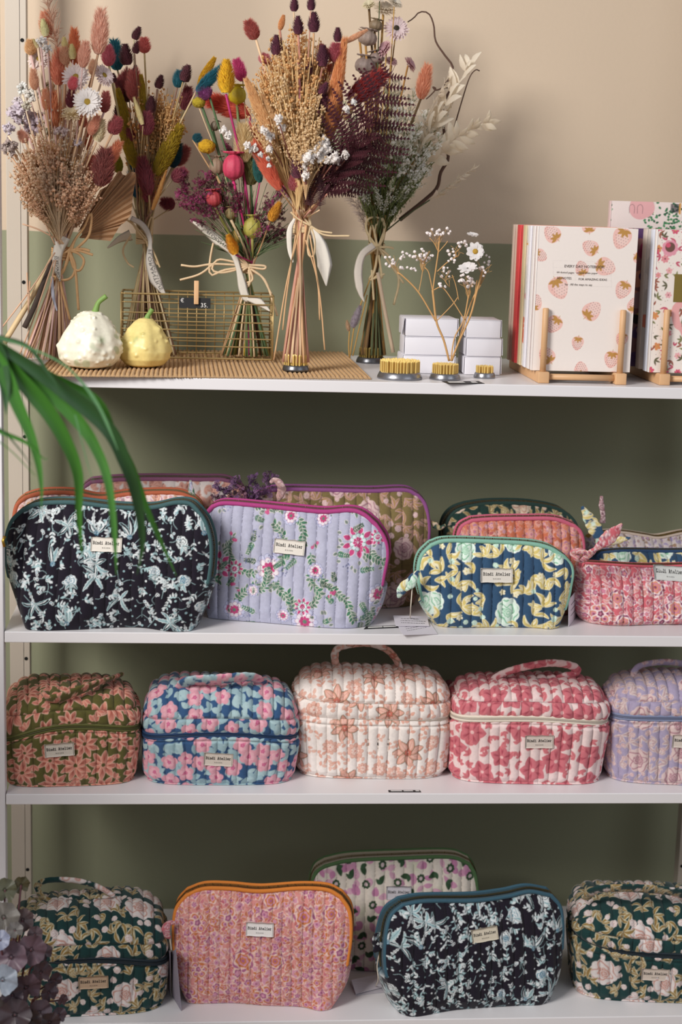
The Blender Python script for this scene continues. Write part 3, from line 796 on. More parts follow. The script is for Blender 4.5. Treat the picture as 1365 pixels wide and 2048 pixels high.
    if handle:
        pts = [W(px_, py_, cen[1]+dy) for px_, py_, dy in handle]
        cloth_strap(t, 'handle', pts, [hw*.8, hw, hw*1.05, hw, hw*.8], 5., canvas, hoff, ref=norm(np.array([0, .8, .6])))
    t.hd, t.wdir, t.cen = hd, wd_, cen
    return t
def swing_tag(t, corners, string=None, ink=True, lines=3, mt='dcd6de'):
    """flat card given by 4 world corners TL,TR,BR,BL, with cord"""
    q = [np.array(c, float) for c in corners]; n = norm(np.cross(q[1]-q[0], q[3]-q[0]))*.0003
    V = [c+n for c in q]+[c-n for c in q]
    card = t.part('swing_tag', V, [(0, 1, 2, 3), (7, 6, 5, 4), (0, 4, 5, 1), (1, 5, 6, 2), (2, 6, 7, 3), (3, 7, 4, 0)], mat('tag_card', mt, .7, var=.03), smooth=False)
    if ink:
        b = MB(); rr = random.Random(5)
        sgn = 1 if np.dot(n, CAM-q[0]) > 0 else -1
        for k in range(lines):
            v0 = .28+k*.6/lines; u0, u1 = (.18, .86) if k else (.2, .7)
            x = u0
            while x < u1:
                l = rr.uniform(.03, .08)
                c = [q[0]+(q[1]-q[0])*uu+(q[3]-q[0])*vv+n*sgn*1.6 for uu, vv in ((x, v0), (x+l, v0), (x+l, v0+.035), (x, v0+.035))]
                b.add(c, [(0, 1, 2, 3)]); x += l+.02
        t.part('printing', b.v(), b.F, mat('grey_ink', '5a5558', .8, var=.02), parent=card, smooth=False)
    if string:
        V, Fc = sweep(smooth_path(string, 20), .0009, seg=6); t.part('cord', V, Fc, mat('cotton_cord', 'd8cdbc', .9, var=.05))
    return card
# ------------------------------------------------------------------ room
Z1, Z2, Z3, Z4, YW, ZP = 1.155, .7798, .531, .1613, .4365, 1.3467
def wall_mat():
    M = bpy.data.materials.new('two_tone_wall_paint'); M.use_nodes = True; nt = M.node_tree; b = nt.nodes['Principled BSDF']; L = nt.links
    tc = nt.nodes.new('ShaderNodeTexCoord'); sp = nt.nodes.new('ShaderNodeSeparateXYZ'); L.new(tc.outputs['Object'], sp.inputs[0])
    n = nt.nodes.new('ShaderNodeTexNoise'); n.inputs['Scale'].default_value = 14; L.new(tc.outputs['Object'], n.inputs['Vector'])
    ad = nt.nodes.new('ShaderNodeMath'); ad.operation = 'MULTIPLY_ADD'; L.new(n.outputs[0], ad.inputs[0]); ad.inputs[1].default_value = .005; L.new(sp.outputs[2], ad.inputs[2])
    gt = nt.nodes.new('ShaderNodeMapRange'); gt.inputs[1].default_value = ZP+.0020; gt.inputs[2].default_value = ZP+.0030; L.new(ad.outputs[0], gt.inputs[0])
    mx = nt.nodes.new('ShaderNodeMix'); mx.data_type = 'RGBA'; L.new(gt.outputs[0], mx.inputs[0])
    n3 = nt.nodes.new('ShaderNodeTexNoise'); n3.inputs['Scale'].default_value = 3; L.new(tc.outputs['Object'], n3.inputs['Vector'])
    for k, cc in ((6, '93957a'), (7, 'd2bea6')):
        c = lin(cc); q = nt.nodes.new('ShaderNodeMix'); q.data_type = 'RGBA'; q.inputs[6].default_value = (*(c*.94), 1); q.inputs[7].default_value = (*(c*1.05), 1)
        L.new(n3.outputs[0], q.inputs[0]); L.new(q.outputs[2], mx.inputs[k])
    L.new(mx.outputs[2], b.inputs['Base Color']); b.inputs['Roughness'].default_value = .75; b.inputs['Specular IOR Level'].default_value = .3
    n2 = nt.nodes.new('ShaderNodeTexNoise'); n2.inputs['Scale'].default_value = 160; L.new(tc.outputs['Object'], n2.inputs['Vector'])
    bp = nt.nodes.new('ShaderNodeBump'); bp.inputs['Strength'].default_value = .12; bp.inputs['Distance'].default_value = .002
    L.new(n2.outputs[0], bp.inputs['Height']); L.new(bp.outputs[0], b.inputs['Normal'])
    return M
def single(name, V, Fc, mt, kind=None, **k):
    base = np.zeros(3); o = bpy.data.objects.new(name, make_mesh(name, V, Fc, mt, smooth=False)); COL.objects.link(o); grp(o, kind=kind, **k); return o
single('wall_back', *box((0, YW+.05, 1.3), 6, .1, 2.6), wall_mat(), 'structure')
single('floor', *box((0, -1.8, -.02), 6, 4.6, .04), mat('oak_floor', '8a6f55', .5, var=.2, scale=9), 'structure')
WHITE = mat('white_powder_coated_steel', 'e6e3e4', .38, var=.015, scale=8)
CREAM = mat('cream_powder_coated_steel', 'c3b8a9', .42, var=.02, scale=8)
BLACK = mat('black_recess', '0c0b0a', .9, var=.02)
sh = Thing('shelving_unit', 'white metal shelving unit of four boards holding bouquets and quilted bags', 'shelving unit', (.15, .2, 0))
XL, XR = -.3975, .76
for zt in (Z1, Z2, Z3, Z4):
    hgt = .0165
    b = MB()
    b.add(*box(((XL+XR)/2, .207, zt-hgt/2), XR-XL, .414, hgt, .0012))
    sh.part('shelf_board', b.v(), b.F, WHITE, smooth=False)
for x0, x1 in ((-.455, -.3985), (.762, .82)):
    sh.part('front_post', *box(((x0+x1)/2, .012, 1.1), x1-x0, .024, 2.2, .0015), WHITE, smooth=False)
for sx, xh in ((1, -.4005), (-1, .7385)):
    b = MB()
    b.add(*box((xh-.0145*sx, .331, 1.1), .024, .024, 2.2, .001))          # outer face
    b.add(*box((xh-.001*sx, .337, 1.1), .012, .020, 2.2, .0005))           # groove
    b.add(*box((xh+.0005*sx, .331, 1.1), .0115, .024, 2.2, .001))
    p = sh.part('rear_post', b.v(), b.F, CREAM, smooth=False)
    h = MB()
    for n in range(-2, 14):
        zc = 1.64-.1239*n
        if zc > .05: h.add(*sweep(np.array([[xh, .3184, zc], [xh, .3205, zc]]), .0030, seg=14, ref=(0, 0, 1)))
    sh.part('peg_hole_row', h.v(), h.F, BLACK, parent=p, smooth=False, label='row of black round peg holes')

# ------------------------------------------------------------------ second shelf: wash bags
G2 = 'quilted wash bags on the second shelf'; G4 = 'quilted bags on the bottom shelf'; G3 = 'quilted beauty cases on the third shelf'
tn = washbag('large navy floral wash bag with teal trim at the left end of the second shelf', G2, Z2,
    [(50, 1247), (30, 1195), (14, 1140), (11, 1080), (22, 1042), (42, 1020)], [(42, 1020), (78, 1005), (150, 1003), (230, 1012), (300, 1013), (350, 1003), (380, 1005), (397, 1020)],
    [(380, 1263), (410, 1195), (422, 1135), (423, 1085), (413, 1045), (397, 1020)], [(50, 1247), (62, 1259), (150, 1257), (270, 1252), (340, 1261), (380, 1263)],
    pr_navy(420, 262, 1), '37595b', '33484c', T0=.085, T1=.028, lab=(213, 1089, -.01, 60), pitch=23.5, seed=1)
b = MB(); b.add(*sweep([W(10, 1072, .0), W(6, 1082, -.002), W(9, 1094, -.004)], .0022, seg=6)); tn.part('zip_pull', b.v(), b.F, GOLD, label='small gold zip pull')
washbag('pale lavender wash bag with green vines, pink flowers and magenta trim', G2, Z2,
    [(416, 1236), (410, 1185), (405, 1120), (402, 1062), (410, 1030), (424, 1011)], [(424, 1011), (450, 1004), (520, 1009), (600, 1017), (650, 1021), (700, 1018), (728, 1026), (754, 1048)],
    [(737, 1252), (758, 1210), (770, 1150), (777, 1110), (772, 1078), (754, 1048)], [(416, 1236), (470, 1239), (530, 1243), (611, 1250), (690, 1255), (737, 1252)],
    pr_lav(400, 262, 2), 'ab3a7c', '95406f', T0=.08, T1=.026, lab=(579, 1094, -.06, 62), pitch=21.5, seed=2)
tm = washbag('small teal-blue wash bag with yellow leaves, mint roses and mint green trim', G2, Z2,
    [(878, 1253), (850, 1210), (838, 1172), (835, 1138), (842, 1110), (862, 1088)], [(862, 1088), (895, 1079), (986, 1081), (1060, 1085), (1100, 1094), (1130, 1112)],
    [(1118, 1255), (1136, 1205), (1144, 1168), (1147, 1145), (1143, 1128), (1130, 1112)], [(878, 1253), (930, 1253), (986, 1252), (1060, 1253), (1100, 1257), (1118, 1255)],
    pr_blue(345, 190, 3), '86b8a4', '6a8a86', T0=.06, T1=.02, lab=(994, 1151, 0., 64, ), pitch=21, seed=3, ends=(.30, .22))
washbag('olive wash bag with pale pink flowers and purple trim, half hidden behind the lavender one', G2, Z2,
    [(525, 1208), (505, 1140), (500, 1060), (500, 1025), (506, 1000), (524, 984)], [(524, 984), (560, 977), (650, 978), (740, 980), (810, 978), (838, 990)],
    [(826, 1211), (848, 1150), (859, 1080), (859, 1040), (852, 1008), (838, 990)], [(525, 1208), (600, 1214), (700, 1214), (780, 1214), (826, 1211)],
    pr_roses(380, 270, 5, '7d6b3c', 'dcbcb8', 'b0808c', 'a88550', 'c99a9a', 25), '8c4c86', '76456f', T0=.09, T1=.03, pitch=24, seed=5)
to = washbag('coral orange wash bag with pink trim standing behind the blue and yellow one', G2, Z2,
    [(936, 1226), (918, 1170), (914, 1110), (914, 1075), (922, 1052), (944, 1039)], [(944, 1039), (985, 1036), (1050, 1035), (1110, 1036), (1150, 1050)],
    [(1146, 1228), (1163, 1170), (1169, 1110), (1169, 1085), (1163, 1063), (1150, 1050)], [(936, 1226), (1000, 1230), (1090, 1230), (1146, 1228)],
    pr_rings(300, 220, 'c96a45', ['b5719a', 'd88a80', 'e0a9a4'], ['b8513a', 'cf7a5a'], 6, 16, 7, 'd99a84'), 'c8617a', '7d4a50', T0=.058, T1=.022, pitch=19, seed=6, puff=.0042)
washbag('dark green wash bag behind the coral one, rearmost of the three small bags', G2, Z2,
    [(915, 1196), (896, 1140), (890, 1080), (893, 1045), (910, 1022), (936, 1011)], [(936, 1011), (985, 1005), (1057, 1006), (1115, 1016), (1142, 1032)],
    [(1140, 1196), (1152, 1140), (1158, 1085), (1157, 1062), (1152, 1045), (1142, 1032)], [(915, 1196), (1000, 1200), (1080, 1200), (1140, 1196)],
    pr_roses(300, 240, 7, '1d3b35', 'd8c0a8', 'b98a74', '94763c', 'c9b98a', 22), '1c3a34', '2b332e', T0=.08, T1=.03, pitch=22, seed=7, step=1.5)
washbag('cream floral wash bag with burnt orange trim behind the large navy one', G2, Z2,
    [(50, 1214), (34, 1150), (26, 1080), (26, 1040), (32, 1010), (50, 993)], [(50, 993), (85, 984), (145, 984), (200, 994), (260, 986), (350, 984), (390, 996)],
    [(390, 1216), (405, 1150), (412, 1080), (411, 1040), (404, 1012), (390, 996)], [(50, 1214), (150, 1216), (300, 1216), (390, 1216)],
    pr_rings(400, 262, 'd9c4c0', ['c08a9a', 'c98a60', 'e3b0a8'], ['b08a9a', 'c9a070'], 8, 18, 7), 'b05a3a', '7a5b48', T0=.055, T1=.03, pitch=22, seed=8, step=1.5, teeth='b09a60')
washbag('white and coral floral wash bag with mauve trim, rearmost at left on second shelf', G2, Z2,
    [(175, 1185), (162, 1120), (158, 1050), (158, 1000), (163, 978), (180, 963)], [(180, 963), (230, 958), (300, 956), (400, 957), (450, 958), (480, 972)],
    [(478, 1190), (492, 1130), (498, 1060), (498, 1020), (492, 990), (480, 972)], [(175, 1185), (300, 1190), (400, 1190), (478, 1190)],
    pr_daisy(380, 250, 'd8cdc8', 'd39a88', 'a86a60', 'c9a090', '8a6a50', 9, 26, 7), '85506f', '6d4f5f', T0=.08, T1=.035, pitch=26, seed=9, step=1.5)
pt = washbag('coral red paisley pouch with a tied zip pull, front right of the second shelf', G2, Z2,
    [(1178, 1246), (1164, 1222), (1160, 1190), (1161, 1160), (1162, 1140), (1167, 1124)], [(1167, 1124), (1215, 1127), (1290, 1131), (1360, 1130), (1400, 1126), (1437, 1116)],
    [(1425, 1246), (1441, 1220), (1447, 1190), (1446, 1160), (1443, 1135), (1437, 1116)], [(1178, 1246), (1230, 1249), (1300, 1247), (1400, 1246), (1425, 1246)],
    pr_rings(350, 140, 'd2606c', ['8e3f63', 'd98a6c', 'cf7f96'], ['d98a8a', 'b04a5a', 'e0a0a0'], 4, 21, 8), 'd2606c', 'a04a58', T0=.055, T1=.012, pitch=21.5, seed=4, lab=(1340, 1146, -.06, 66), lean=.18, bulge=.02, bw=2.5, ends=(.9, .9), labtone='cfd0cc')
pb_ = washbag('teal-blue pouch with yellow leaves directly behind the coral red pouch', G2, Z2,
    [(1200, 1216), (1186, 1185), (1184, 1150), (1186, 1130), (1190, 1115), (1202, 1104)], [(1202, 1104), (1250, 1100), (1330, 1101), (1390, 1101), (1425, 1106)],
    [(1425, 1216), (1437, 1180), (1439, 1150), (1437, 1130), (1433, 1118), (1425, 1106)], [(1200, 1216), (1300, 1218), (1400, 1218), (1425, 1216)],
    pr_blue(340, 150, 13), '28466b', '28466b', T0=.07, T1=.012, pitch=21, seed=14, lean=.25, bw=4, ends=(.85, .85))
washbag('lilac and cream floral pouch with mustard zip band, rearmost of the pouches', G2, Z2,
    [(1196, 1178), (1180, 1145), (1176, 1110), (1176, 1090), (1180, 1075), (1192, 1066)], [(1192, 1066), (1240, 1063), (1290, 1070), (1320, 1074), (1365, 1065), (1400, 1062), (1425, 1070)],
    [(1423, 1178), (1435, 1140), (1437, 1110), (1435, 1092), (1432, 1080), (1425, 1070)], [(1196, 1178), (1300, 1180), (1400, 1180), (1423, 1178)],
    pr_rings(340, 150, 'd5c6c4', ['a08ab8', '8a6a3a', 'c9a0b8'], ['a99ac0', '9a7a40'], 15, 15, 7, 'e0d6d4'), 'd8c4b4', 'b8923f', T0=.05, T1=.02, pitch=21, seed=16, lean=.2, bw=3, ends=(.85, .85))

# zip pull ties and swing tags
def tie(t, pts, Y, wd, canvas, off=(0, 0), name='fabric_zip_tie'):
    P = [W(x, y, Y+dy) for x, y, dy in pts]
    return cloth_strap(t, name, P, wd, 3.2, canvas, off)
cblue, cred = pr_blue(200, 160, 23), pr_rings(200, 160, 'd2606c', ['8e3f63', 'd98a6c', 'cf7f96'], ['d98a8a', 'b04a5a'], 24, 18, 8)
tie(tm, [(838, 1142, 0), (826, 1152, 0), (812, 1166, -.004), (802, 1184, -.004), (797, 1196, 0)], .03, [3, 6, 4, 10, 9, 2], cblue)
tie(tm, [(838, 1142, 0), (830, 1156, -.005), (824, 1168, -.008), (812, 1182, -.008)], .03, [3, 7, 8, 2], cblue, (60, 40))
p4 = [Wz(787, 1231, Z2+.006), Wz(855, 1233, Z2+.006), Wz(859, 1252, Z2+.0035), Wz(792, 1252, Z2+.0035)]
swing_tag(tm, p4, [W(826, 1160, .03), W(824, 1190, .022), W(822, 1215, .02), Wz(821, 1235, Z2+.007)])
swing_tag(tm, [Wz(796, 1251, Z2+.002), Wz(857, 1240, Z2+.002), Wz(876, 1268, Z2+.001), Wz(807, 1270, Z2+.001)])
tie(pt, [(1166, 1122, .02), (1180, 1108, .01), (1192, 1098, 0), (1206, 1086, 0), (1222, 1072, 0), (1236, 1058, 0), (1245, 1047, 0)], .02, [6, 7, 8, 5, 9, 15, 14, 9, 2], cred, (30, 20))
tie(pt, [(1166, 1122, .02), (1156, 1116, .01), (1148, 1106, .01), (1160, 1102, .0), (1180, 1106, 0)], .03, [5, 7, 8, 6, 3], cred, (0, 60))
tie(pb_, [(1196, 1100, .03), (1200, 1076, .02), (1190, 1056, .02), (1178, 1036, .02), (1165, 1013, .02)], .08, [3, 9, 15, 12, 3], cblue, (10, 80))
tie(pb_, [(1198, 1098, .03), (1218, 1086, .02), (1240, 1080, .02), (1262, 1076, .02)], .10, [3, 7, 8, 2], cblue, (90, 30))
_a, _b = Wz(1138, 1253, Z2+.0005), Wz(1157, 1228, Z2+.0005)
swing_tag(pt, [W(1138, 1200, _a[1]), W(1160, 1172, _b[1]), _b, _a], ink=True)
mauve = pr_rings(120, 60, '8f6a70', ['a5808a', 'b08a90', '7a5560'], ['9a6a70'], 31, 12, 6)
tie(pb_, [(1206, 1046, 0), (1207, 1030, 0), (1204, 1010, 0), (1204, 992, 0)], .13, [6, 5, 6, 3], mauve)
cpale = pr_lav(120, 120, 33)
tq = [o for o in bpy.data.objects if o.get('label', '').startswith('cream floral wash bag')][0]
class _T: pass
def as_thing(o): t = Thing.__new__(Thing); t.o = o; t.base = np.array(o.location); return t
tie(as_thing(tq), [(397, 1010, 0), (388, 1000, 0), (383, 982, 0), (381, 960, 0)], .20, [4, 7, 6, 2], cpale)
tq2 = [o for o in bpy.data.objects if o.get('label', '').startswith('olive wash bag')][0]
tie(as_thing(tq2), [(541, 966, 0), (548, 960, 0), (558, 965, 0), (564, 978, 0), (560, 992, 0), (556, 1003, 0)], .13, [3, 6, 8, 9, 8, 2], pr_roses(120, 100, 35, '8d6d6c', 'dcbcb8', 'a97a88', '9a7a60', 'c99a9a', 12))
tie(as_thing([o for o in bpy.data.objects if o.get('label', '').startswith('dark green wash')][0]), [(892, 1050, 0), (880, 1056, 0), (868, 1048, 0), (862, 1042, 0)], .2, [3, 5, 7, 2], pr_roses(120, 100, 36, '2d4b40', 'd8c0a8', 'b98a74', '94763c', 'c9b98a', 12))

# ------------------------------------------------------------------ third shelf: beauty cases
c1 = pr_daisy(900, 520, '5f5a24', 'dd8d76', 'a84f3f', 'ebc0a6', '5c5522', 41, 31, 8, .5, 'd98670', .2)
vanity('olive green beauty case with coral daisies, at the left end of the third shelf', G3, Z3, 3, 280, 1578, 1573, 1458, 1453, 1438, 1355, c1, '5d5d2c',
       lab=(119, 1499, .07), seed=11, handle=[(86, 1386, -.06), (104, 1398, -.075), (150, 1384, -.07), (195, 1366, -.045), (240, 1350, .01)], hw=14, hoff=(40, 60), labtone='cfc6b8')
c2 = pr_camellia(900, 520, 42)
vanity('beauty case with pink camellias on blue, second from the left on the third shelf', G3, Z3, 283, 596, 1573, 1573, 1450, 1468, 1452, 1348, c2, '1f3d63',
       lab=(437, 1519, -.05), seed=12, handle=[(360, 1376, -.04), (378, 1362, -.055), (440, 1358, -.062), (500, 1354, -.055), (526, 1366, -.03)], hw=14.5, labtone='d5c9bc')
c3 = pr_cream(900, 520, 43)
vanity('cream beauty case with coral outlined flowers and an upright loop handle', G3, Z3, 587, 896, 1559, 1561, 1404, 1438, 1414, 1331, c3, 'e3d5c6',
       lab=(756, 1490, .03), seed=13, handle=[(688, 1352, 0), (672, 1328, 0), (672, 1302, 0), (690, 1292, 0), (735, 1287, 0), (772, 1298, 0), (792, 1318, 0), (803, 1342, 0)], hw=8.5, hoff=(200, 90), labtone='d8cbc0')
c4 = pr_daisy(900, 520, 'ecd2ce', 'd5707a', 'b04456', None, 'eebcb8', 44, 28, 5, .9, 'dd7a80', .43)
vanity('raspberry pink beauty case with large petals on white and a cream zip', G3, Z3, 894, 1208, 1569, 1573, 1416, 1437, 1420, 1350, c4, 'e8dccb',
       lab=(1079, 1483, .03), seed=14, handle=[(982, 1366, 0), (1000, 1350, -.01), (1040, 1336, -.02), (1100, 1326, -.02), (1145, 1332, -.01), (1152, 1346, .0), (1128, 1352, 0), (1108, 1362, .01)], hw=10.5, hoff=(100, 300), labtone='d8cbc0')
c5 = pr_roses(900, 520, 45, 'aa9dba', 'dbc0bc', 'b3808c', 'c0a0a4', 'dccbc4', 24)
vanity('lilac beauty case with cream flowers and grey-blue zip, cut by the right edge', G3, Z3, 1206, 1512, 1570, 1576, 1414, 1437, 1420, 1342, c5, '7d86a4',
       lab=(1374, 1483, 0.), seed=15, handle=[(1268, 1362, 0), (1270, 1342, 0), (1285, 1330, 0), (1330, 1324, 0), (1380, 1330, 0), (1420, 1345, 0)], hw=8.5, labtone='d8cbc0')
vanity('dark rose beauty case barely showing behind the cream and the raspberry ones', G3, Z3, 800, 985, 1500, 1500, 1410, 1420, 1410, 1364, pr_daisy(500, 400, '8a3f4c', 'b05a64', '8a3a48', None, '6a2a38', 46, 24, 6), '6a2f3c', D=.11, seed=16, step=2.2)

# ------------------------------------------------------------------ bottom shelf
c6 = pr_roses(900, 520, 51)
vanity('dark green beauty case with cream roses and raised loop handle, bottom shelf left', G4, Z4, 20, 338, 2040, 2032, 1880, 1920, 1893, 1788, c6, '16262f',
       D=.17, lab=(187, 1965, .02, 60), seed=17, pitch=22, handle=[(120, 1806, 0), (92, 1798, 0), (76, 1782, 0), (78, 1768, 0), (100, 1760, 0), (150, 1761, .0), (195, 1773, 0), (228, 1792, 0)], hw=7.5, labtone='c0a488')
vanity('dark green beauty case with cream roses and flattened handle, bottom shelf right', G4, Z4, 1137, 1480, 2005, 2012, 1846, 1910, 1880, 1776, c6, '16262f',
       D=.17, lab=(1312, 1950, -.0, 58), seed=18, pitch=22, handle=[(1172, 1796, -.04), (1192, 1780, -.06), (1240, 1776, -.07), (1300, 1778, -.07), (1360, 1786, -.065), (1410, 1804, -.04)], hw=14, hoff=(300, 200), labtone='d5c6b8')
tp = washbag('pink and violet paisley wash bag with bright orange trim', G4, Z4,
    [(375, 2006), (357, 1962), (348, 1906), (346, 1853), (352, 1815), (372, 1789)], [(372, 1789), (408, 1775), (460, 1775), (520, 1780), (600, 1774), (654, 1777), (683, 1792)],
    [(662, 2019), (688, 1976), (697, 1924), (704, 1871), (701, 1822), (683, 1792)], [(375, 2006), (461, 2001), (531, 2006), (601, 2009), (640, 2019), (662, 2019)],
    pr_rings(370, 250, 'de8e88', ['b0608c', 'd2783a', 'd894ac'], ['d0743c', 'c9646c', 'd08a80'], 52, 27, 11, 'ebc2b6'), 'd9812f', 'b5742f', T0=.10, T1=.018, lab=(520, 1859, 0., 57), pitch=21.5, seed=19, labtone='ece6e2')
washbag('cream wash bag with pink petals, dark leaves and green trim behind two others', G4, Z4,
    [(650, 1932), (628, 1880), (620, 1820), (621, 1775), (630, 1745), (650, 1730)], [(650, 1730), (700, 1719), (800, 1714), (900, 1712), (940, 1726)],
    [(935, 1936), (950, 1880), (958, 1820), (957, 1780), (952, 1748), (940, 1726)], [(650, 1932), (740, 1938), (850, 1938), (935, 1936)],
    pr_green(360, 250, 53), '4a6a3f', 'b5ac98', T0=.09, T1=.03, lab=(798, 1786, 0., 54), pitch=21, seed=20, labtone='cfcad0')
t2 = washbag('navy floral wash bag with teal trim on the bottom shelf', G4, Z4,
    [(800, 2027), (782, 1985), (769, 1930), (771, 1868), (781, 1830), (805, 1808)], [(805, 1808), (850, 1800), (950, 1799), (1013, 1791), (1060, 1781), (1104, 1789)],
    [(1100, 2000), (1121, 1945), (1127, 1880), (1127, 1840), (1121, 1810), (1104, 1789)], [(800, 2027), (829, 2030), (909, 2015), (1027, 2007), (1080, 2007), (1100, 2000)],
    pr_navy(370, 240, 54), '33596a', '304c58', T0=.10, T1=.024, lab=(970, 1869, .1, 57), pitch=24, seed=21, ends=(.32, .45), labtone='d5cbb6')
cnv = pr_navy(120, 120, 55)
tie(t2, [(770, 1878, 0), (758, 1870, 0), (750, 1880, -.005), (756, 1892, 0), (766, 1886, 0)], .05, [3, 7, 6, 8, 3], cnv)
tie(t2, [(762, 1884, 0), (756, 1896, 0), (748, 1904, 0)], .045, [5, 9, 3], cnv, (50, 20))
swing_tag(t2, [Wz(703, 1960, Z4+.012), Wz(770, 1946, Z4+.008), Wz(778, 1972, Z4+.003), Wz(712, 1988, Z4+.003)], [W(762, 1896, .05), W(755, 1930, .05), W(757, 1958, .05), Wz(752, 1972, Z4+.006)])
swing_tag(t2, [Wz(700, 1962, Z4+.003), Wz(768, 1960, Z4+.002), Wz(776, 1984, Z4+.001), Wz(712, 1990, Z4+.001)], ink=False, mt='c9c4cc')
tie(tp, [(350, 1846, 0), (340, 1846, 0), (332, 1856, -.004), (332, 1868, -.003), (340, 1876, 0)], .06, [3, 7, 9, 9, 3], pr_rings(100, 80, 'c4606c', ['a85570', 'd07a6c', 'c97a8f'], ['b05060'], 57, 12, 6))
swing_tag(tp, [W(341, 1905, .10), W(352, 1898, .02), Wz(363, 2022, Z4), Wz(345, 1993, Z4)], [W(340, 1876, .06), W(343, 1900, .06)], ink=False, mt='9a92a0')
swing_tag(tp, [W(334, 1900, .10), W(341, 1902, .045), Wz(341, 1992, Z4+.002), Wz(336, 1975, Z4+.002)], ink=False, mt='9a92a0')
# ------------------------------------------------------------------ dried plant pieces, unit length along +Z
_mesh = {}
def cached(key, fn):
    if key not in _mesh: _mesh[key] = fn()
    return _mesh[key]
def bright(c, k):
    v = lin(c); v = v*max(1., min(k, .88/max(v.max(), 1e-3))) if k > 1 else v*k
    return tuple(float(x*12.92 if x <= .0031308 else 1.055*x**(1/2.4)-.055) for x in v)
def hairs(b, rng, n, pos, L, wd, up=.6):
    """pos(rng)->(point, normal)"""
    V, Fc = [], []
    for _ in range(n):
        p, nn = pos(rng); d = norm(nn+np.array([0, 0, up])+np.array([rng.uniform(-.3, .3) for _ in range(3)])); l = L*rng.uniform(.6, 1.2)
        s = norm(np.cross(d, [rng.uniform(-1, 1), rng.uniform(-1, 1), rng.uniform(-1, 1)]))*wd
        k = len(V); V += [p-s, p+s, p+d*l]; Fc.append((k, k+1, k+2))
    b.add(np.array(V), Fc)
def tail_mesh(colr, r=.3, n=700, seed=1, hl=.12, hw=.008, bend=0., kind='tail'):
    def mk():
        rng = random.Random(seed); b = MB()
        def rad(t): return r*(math.sin(math.pi*min(1, t*.90+.08))**.62)*(1.12-.55*t)
        def cen(t): return np.array([bend*math.sin(t*1.8), 0, t])
        P = np.array([cen(t) for t in np.linspace(.0, .97, 14)])
        V, Fc = sweep(P, [rad(t)*.60 for t in np.linspace(0, .97, 14)], seg=10, ref=(0, 1, .001)); b.add(V, Fc)
        def pos(rg):
            t = rg.uniform(0, .97); a = rg.uniform(0, 6.283); nn = np.array([math.cos(a), math.sin(a), .1]); return cen(t)+nn*rad(t)*.66, nn
        hairs(b, rng, n*2, pos, hl*1.7, hw*1.3, 1.3)
        return make_mesh('tail', b.v(), b.F, mat('plume', bright(colr, 1.6), .95, var=.18, scale=14, sheen=.3, trans=.4))
    return cached(('tail', colr, r, n, seed, hl, bend), mk)
def cone_mesh(colr, r=.36, seed=1, rows=13, per=13):
    """phalaris / cone head of overlapping pointed scales"""
    def mk():
        rng = random.Random(seed); b = MB(); V0, F0 = ICO2; b.add(V0*np.array([r*.55, r*.55, .46])+np.array([0, 0, .5]), F0)
        for i in range(rows):
            t = (i+.5)/rows; z = .04+t*.88; rr = r*math.sin(math.pi*min(1, .12+t*.86))**.7*(1.12-.62*t)*.85
            for k in range(per):
                a = 6.283*(k+.5*(i % 2))/per+rng.uniform(-.1, .1); n_ = np.array([math.cos(a), math.sin(a), 0]); tt = np.array([-n_[1], n_[0], 0])
                p = n_*rr+np.array([0, 0, z]); w_ = r*.22; tip = p+n_*r*rng.uniform(.3, .55)+np.array([0, 0, .15])
                b.add(np.array([p-tt*w_, p+tt*w_, tip, p-n_*.02*0+np.array([0, 0, -.03])]), [(0, 1, 2), (3, 1, 0)])
        return make_mesh('cone', b.v(), b.F, mat('seed_head', bright(colr, 1.5), .85, var=.3, scale=9, sheen=.1), smooth=False)
    return cached(('cone', colr, r, seed), mk)
def pod_mesh(colr, seed=1, r=.36):
    def mk():
        V = []; prof = [(.05, 0), (.07, .03), (.16, .07), (.30, .16), (.36, .32), (.36, .5), (.31, .66), (.2, .78), (.13, .82), (.14, .84), (.34, .88), (.35, .92), (.1, .93), (.02, .90)]
        seg = 40
        for q, z in prof:
            for k in range(seg):
                a = 6.283*k/seg; rr = q*(1+(.10*abs(math.cos(a*5)) if .1 < z < .8 else (.16*math.cos(a*10) if z > .86 else 0)))*r/.36
                V.append((rr*math.cos(a), rr*math.sin(a), z))
        Fc = grid_faces(len(prof), seg, True).tolist()
        return make_mesh('pod', V, Fc, mat('pod', colr, .6, var=.3, scale=12))
    return cached(('pod', colr, r), mk)
def straw_mesh(colr, seed=1, n=22, layers=3, cup=.25, ratio=.10):
    """papery daisy, unit radius, facing +Z"""
    def mk():
        rng = random.Random(seed); b = MB()
        for l in range(layers):
            for k in range(n):
                a = 6.283*(k+.33*l)/n+rng.uniform(-.05, .05); R_ = (1-.13*l)*rng.uniform(.9, 1.05); h = cup*(.25+.35*l)+rng.uniform(-.04, .04)
                d = np.array([math.cos(a), math.sin(a), 0]); t = np.array([-d[1], d[0], 0]); V = []
                for s, w_ in ((.12, .4), (.35, .75), (.6, 1.), (.82, .9), (.95, .5), (1., .08)):
                    z = h*math.sin(s*1.9)+.02*l
                    V += [d*R_*s-t*ratio*w_+np.array([0, 0, z]), d*R_*s+np.array([0, 0, z-.035*w_]), d*R_*s+t*ratio*w_+np.array([0, 0, z])]
                b.add(np.array(V), grid_faces(6, 3).tolist())
        return make_mesh('petals', b.v(), b.F, mat('papery_petal', colr, .6, var=.08, scale=4, trans=.3))
    return cached(('straw', colr, n, layers, cup), mk)
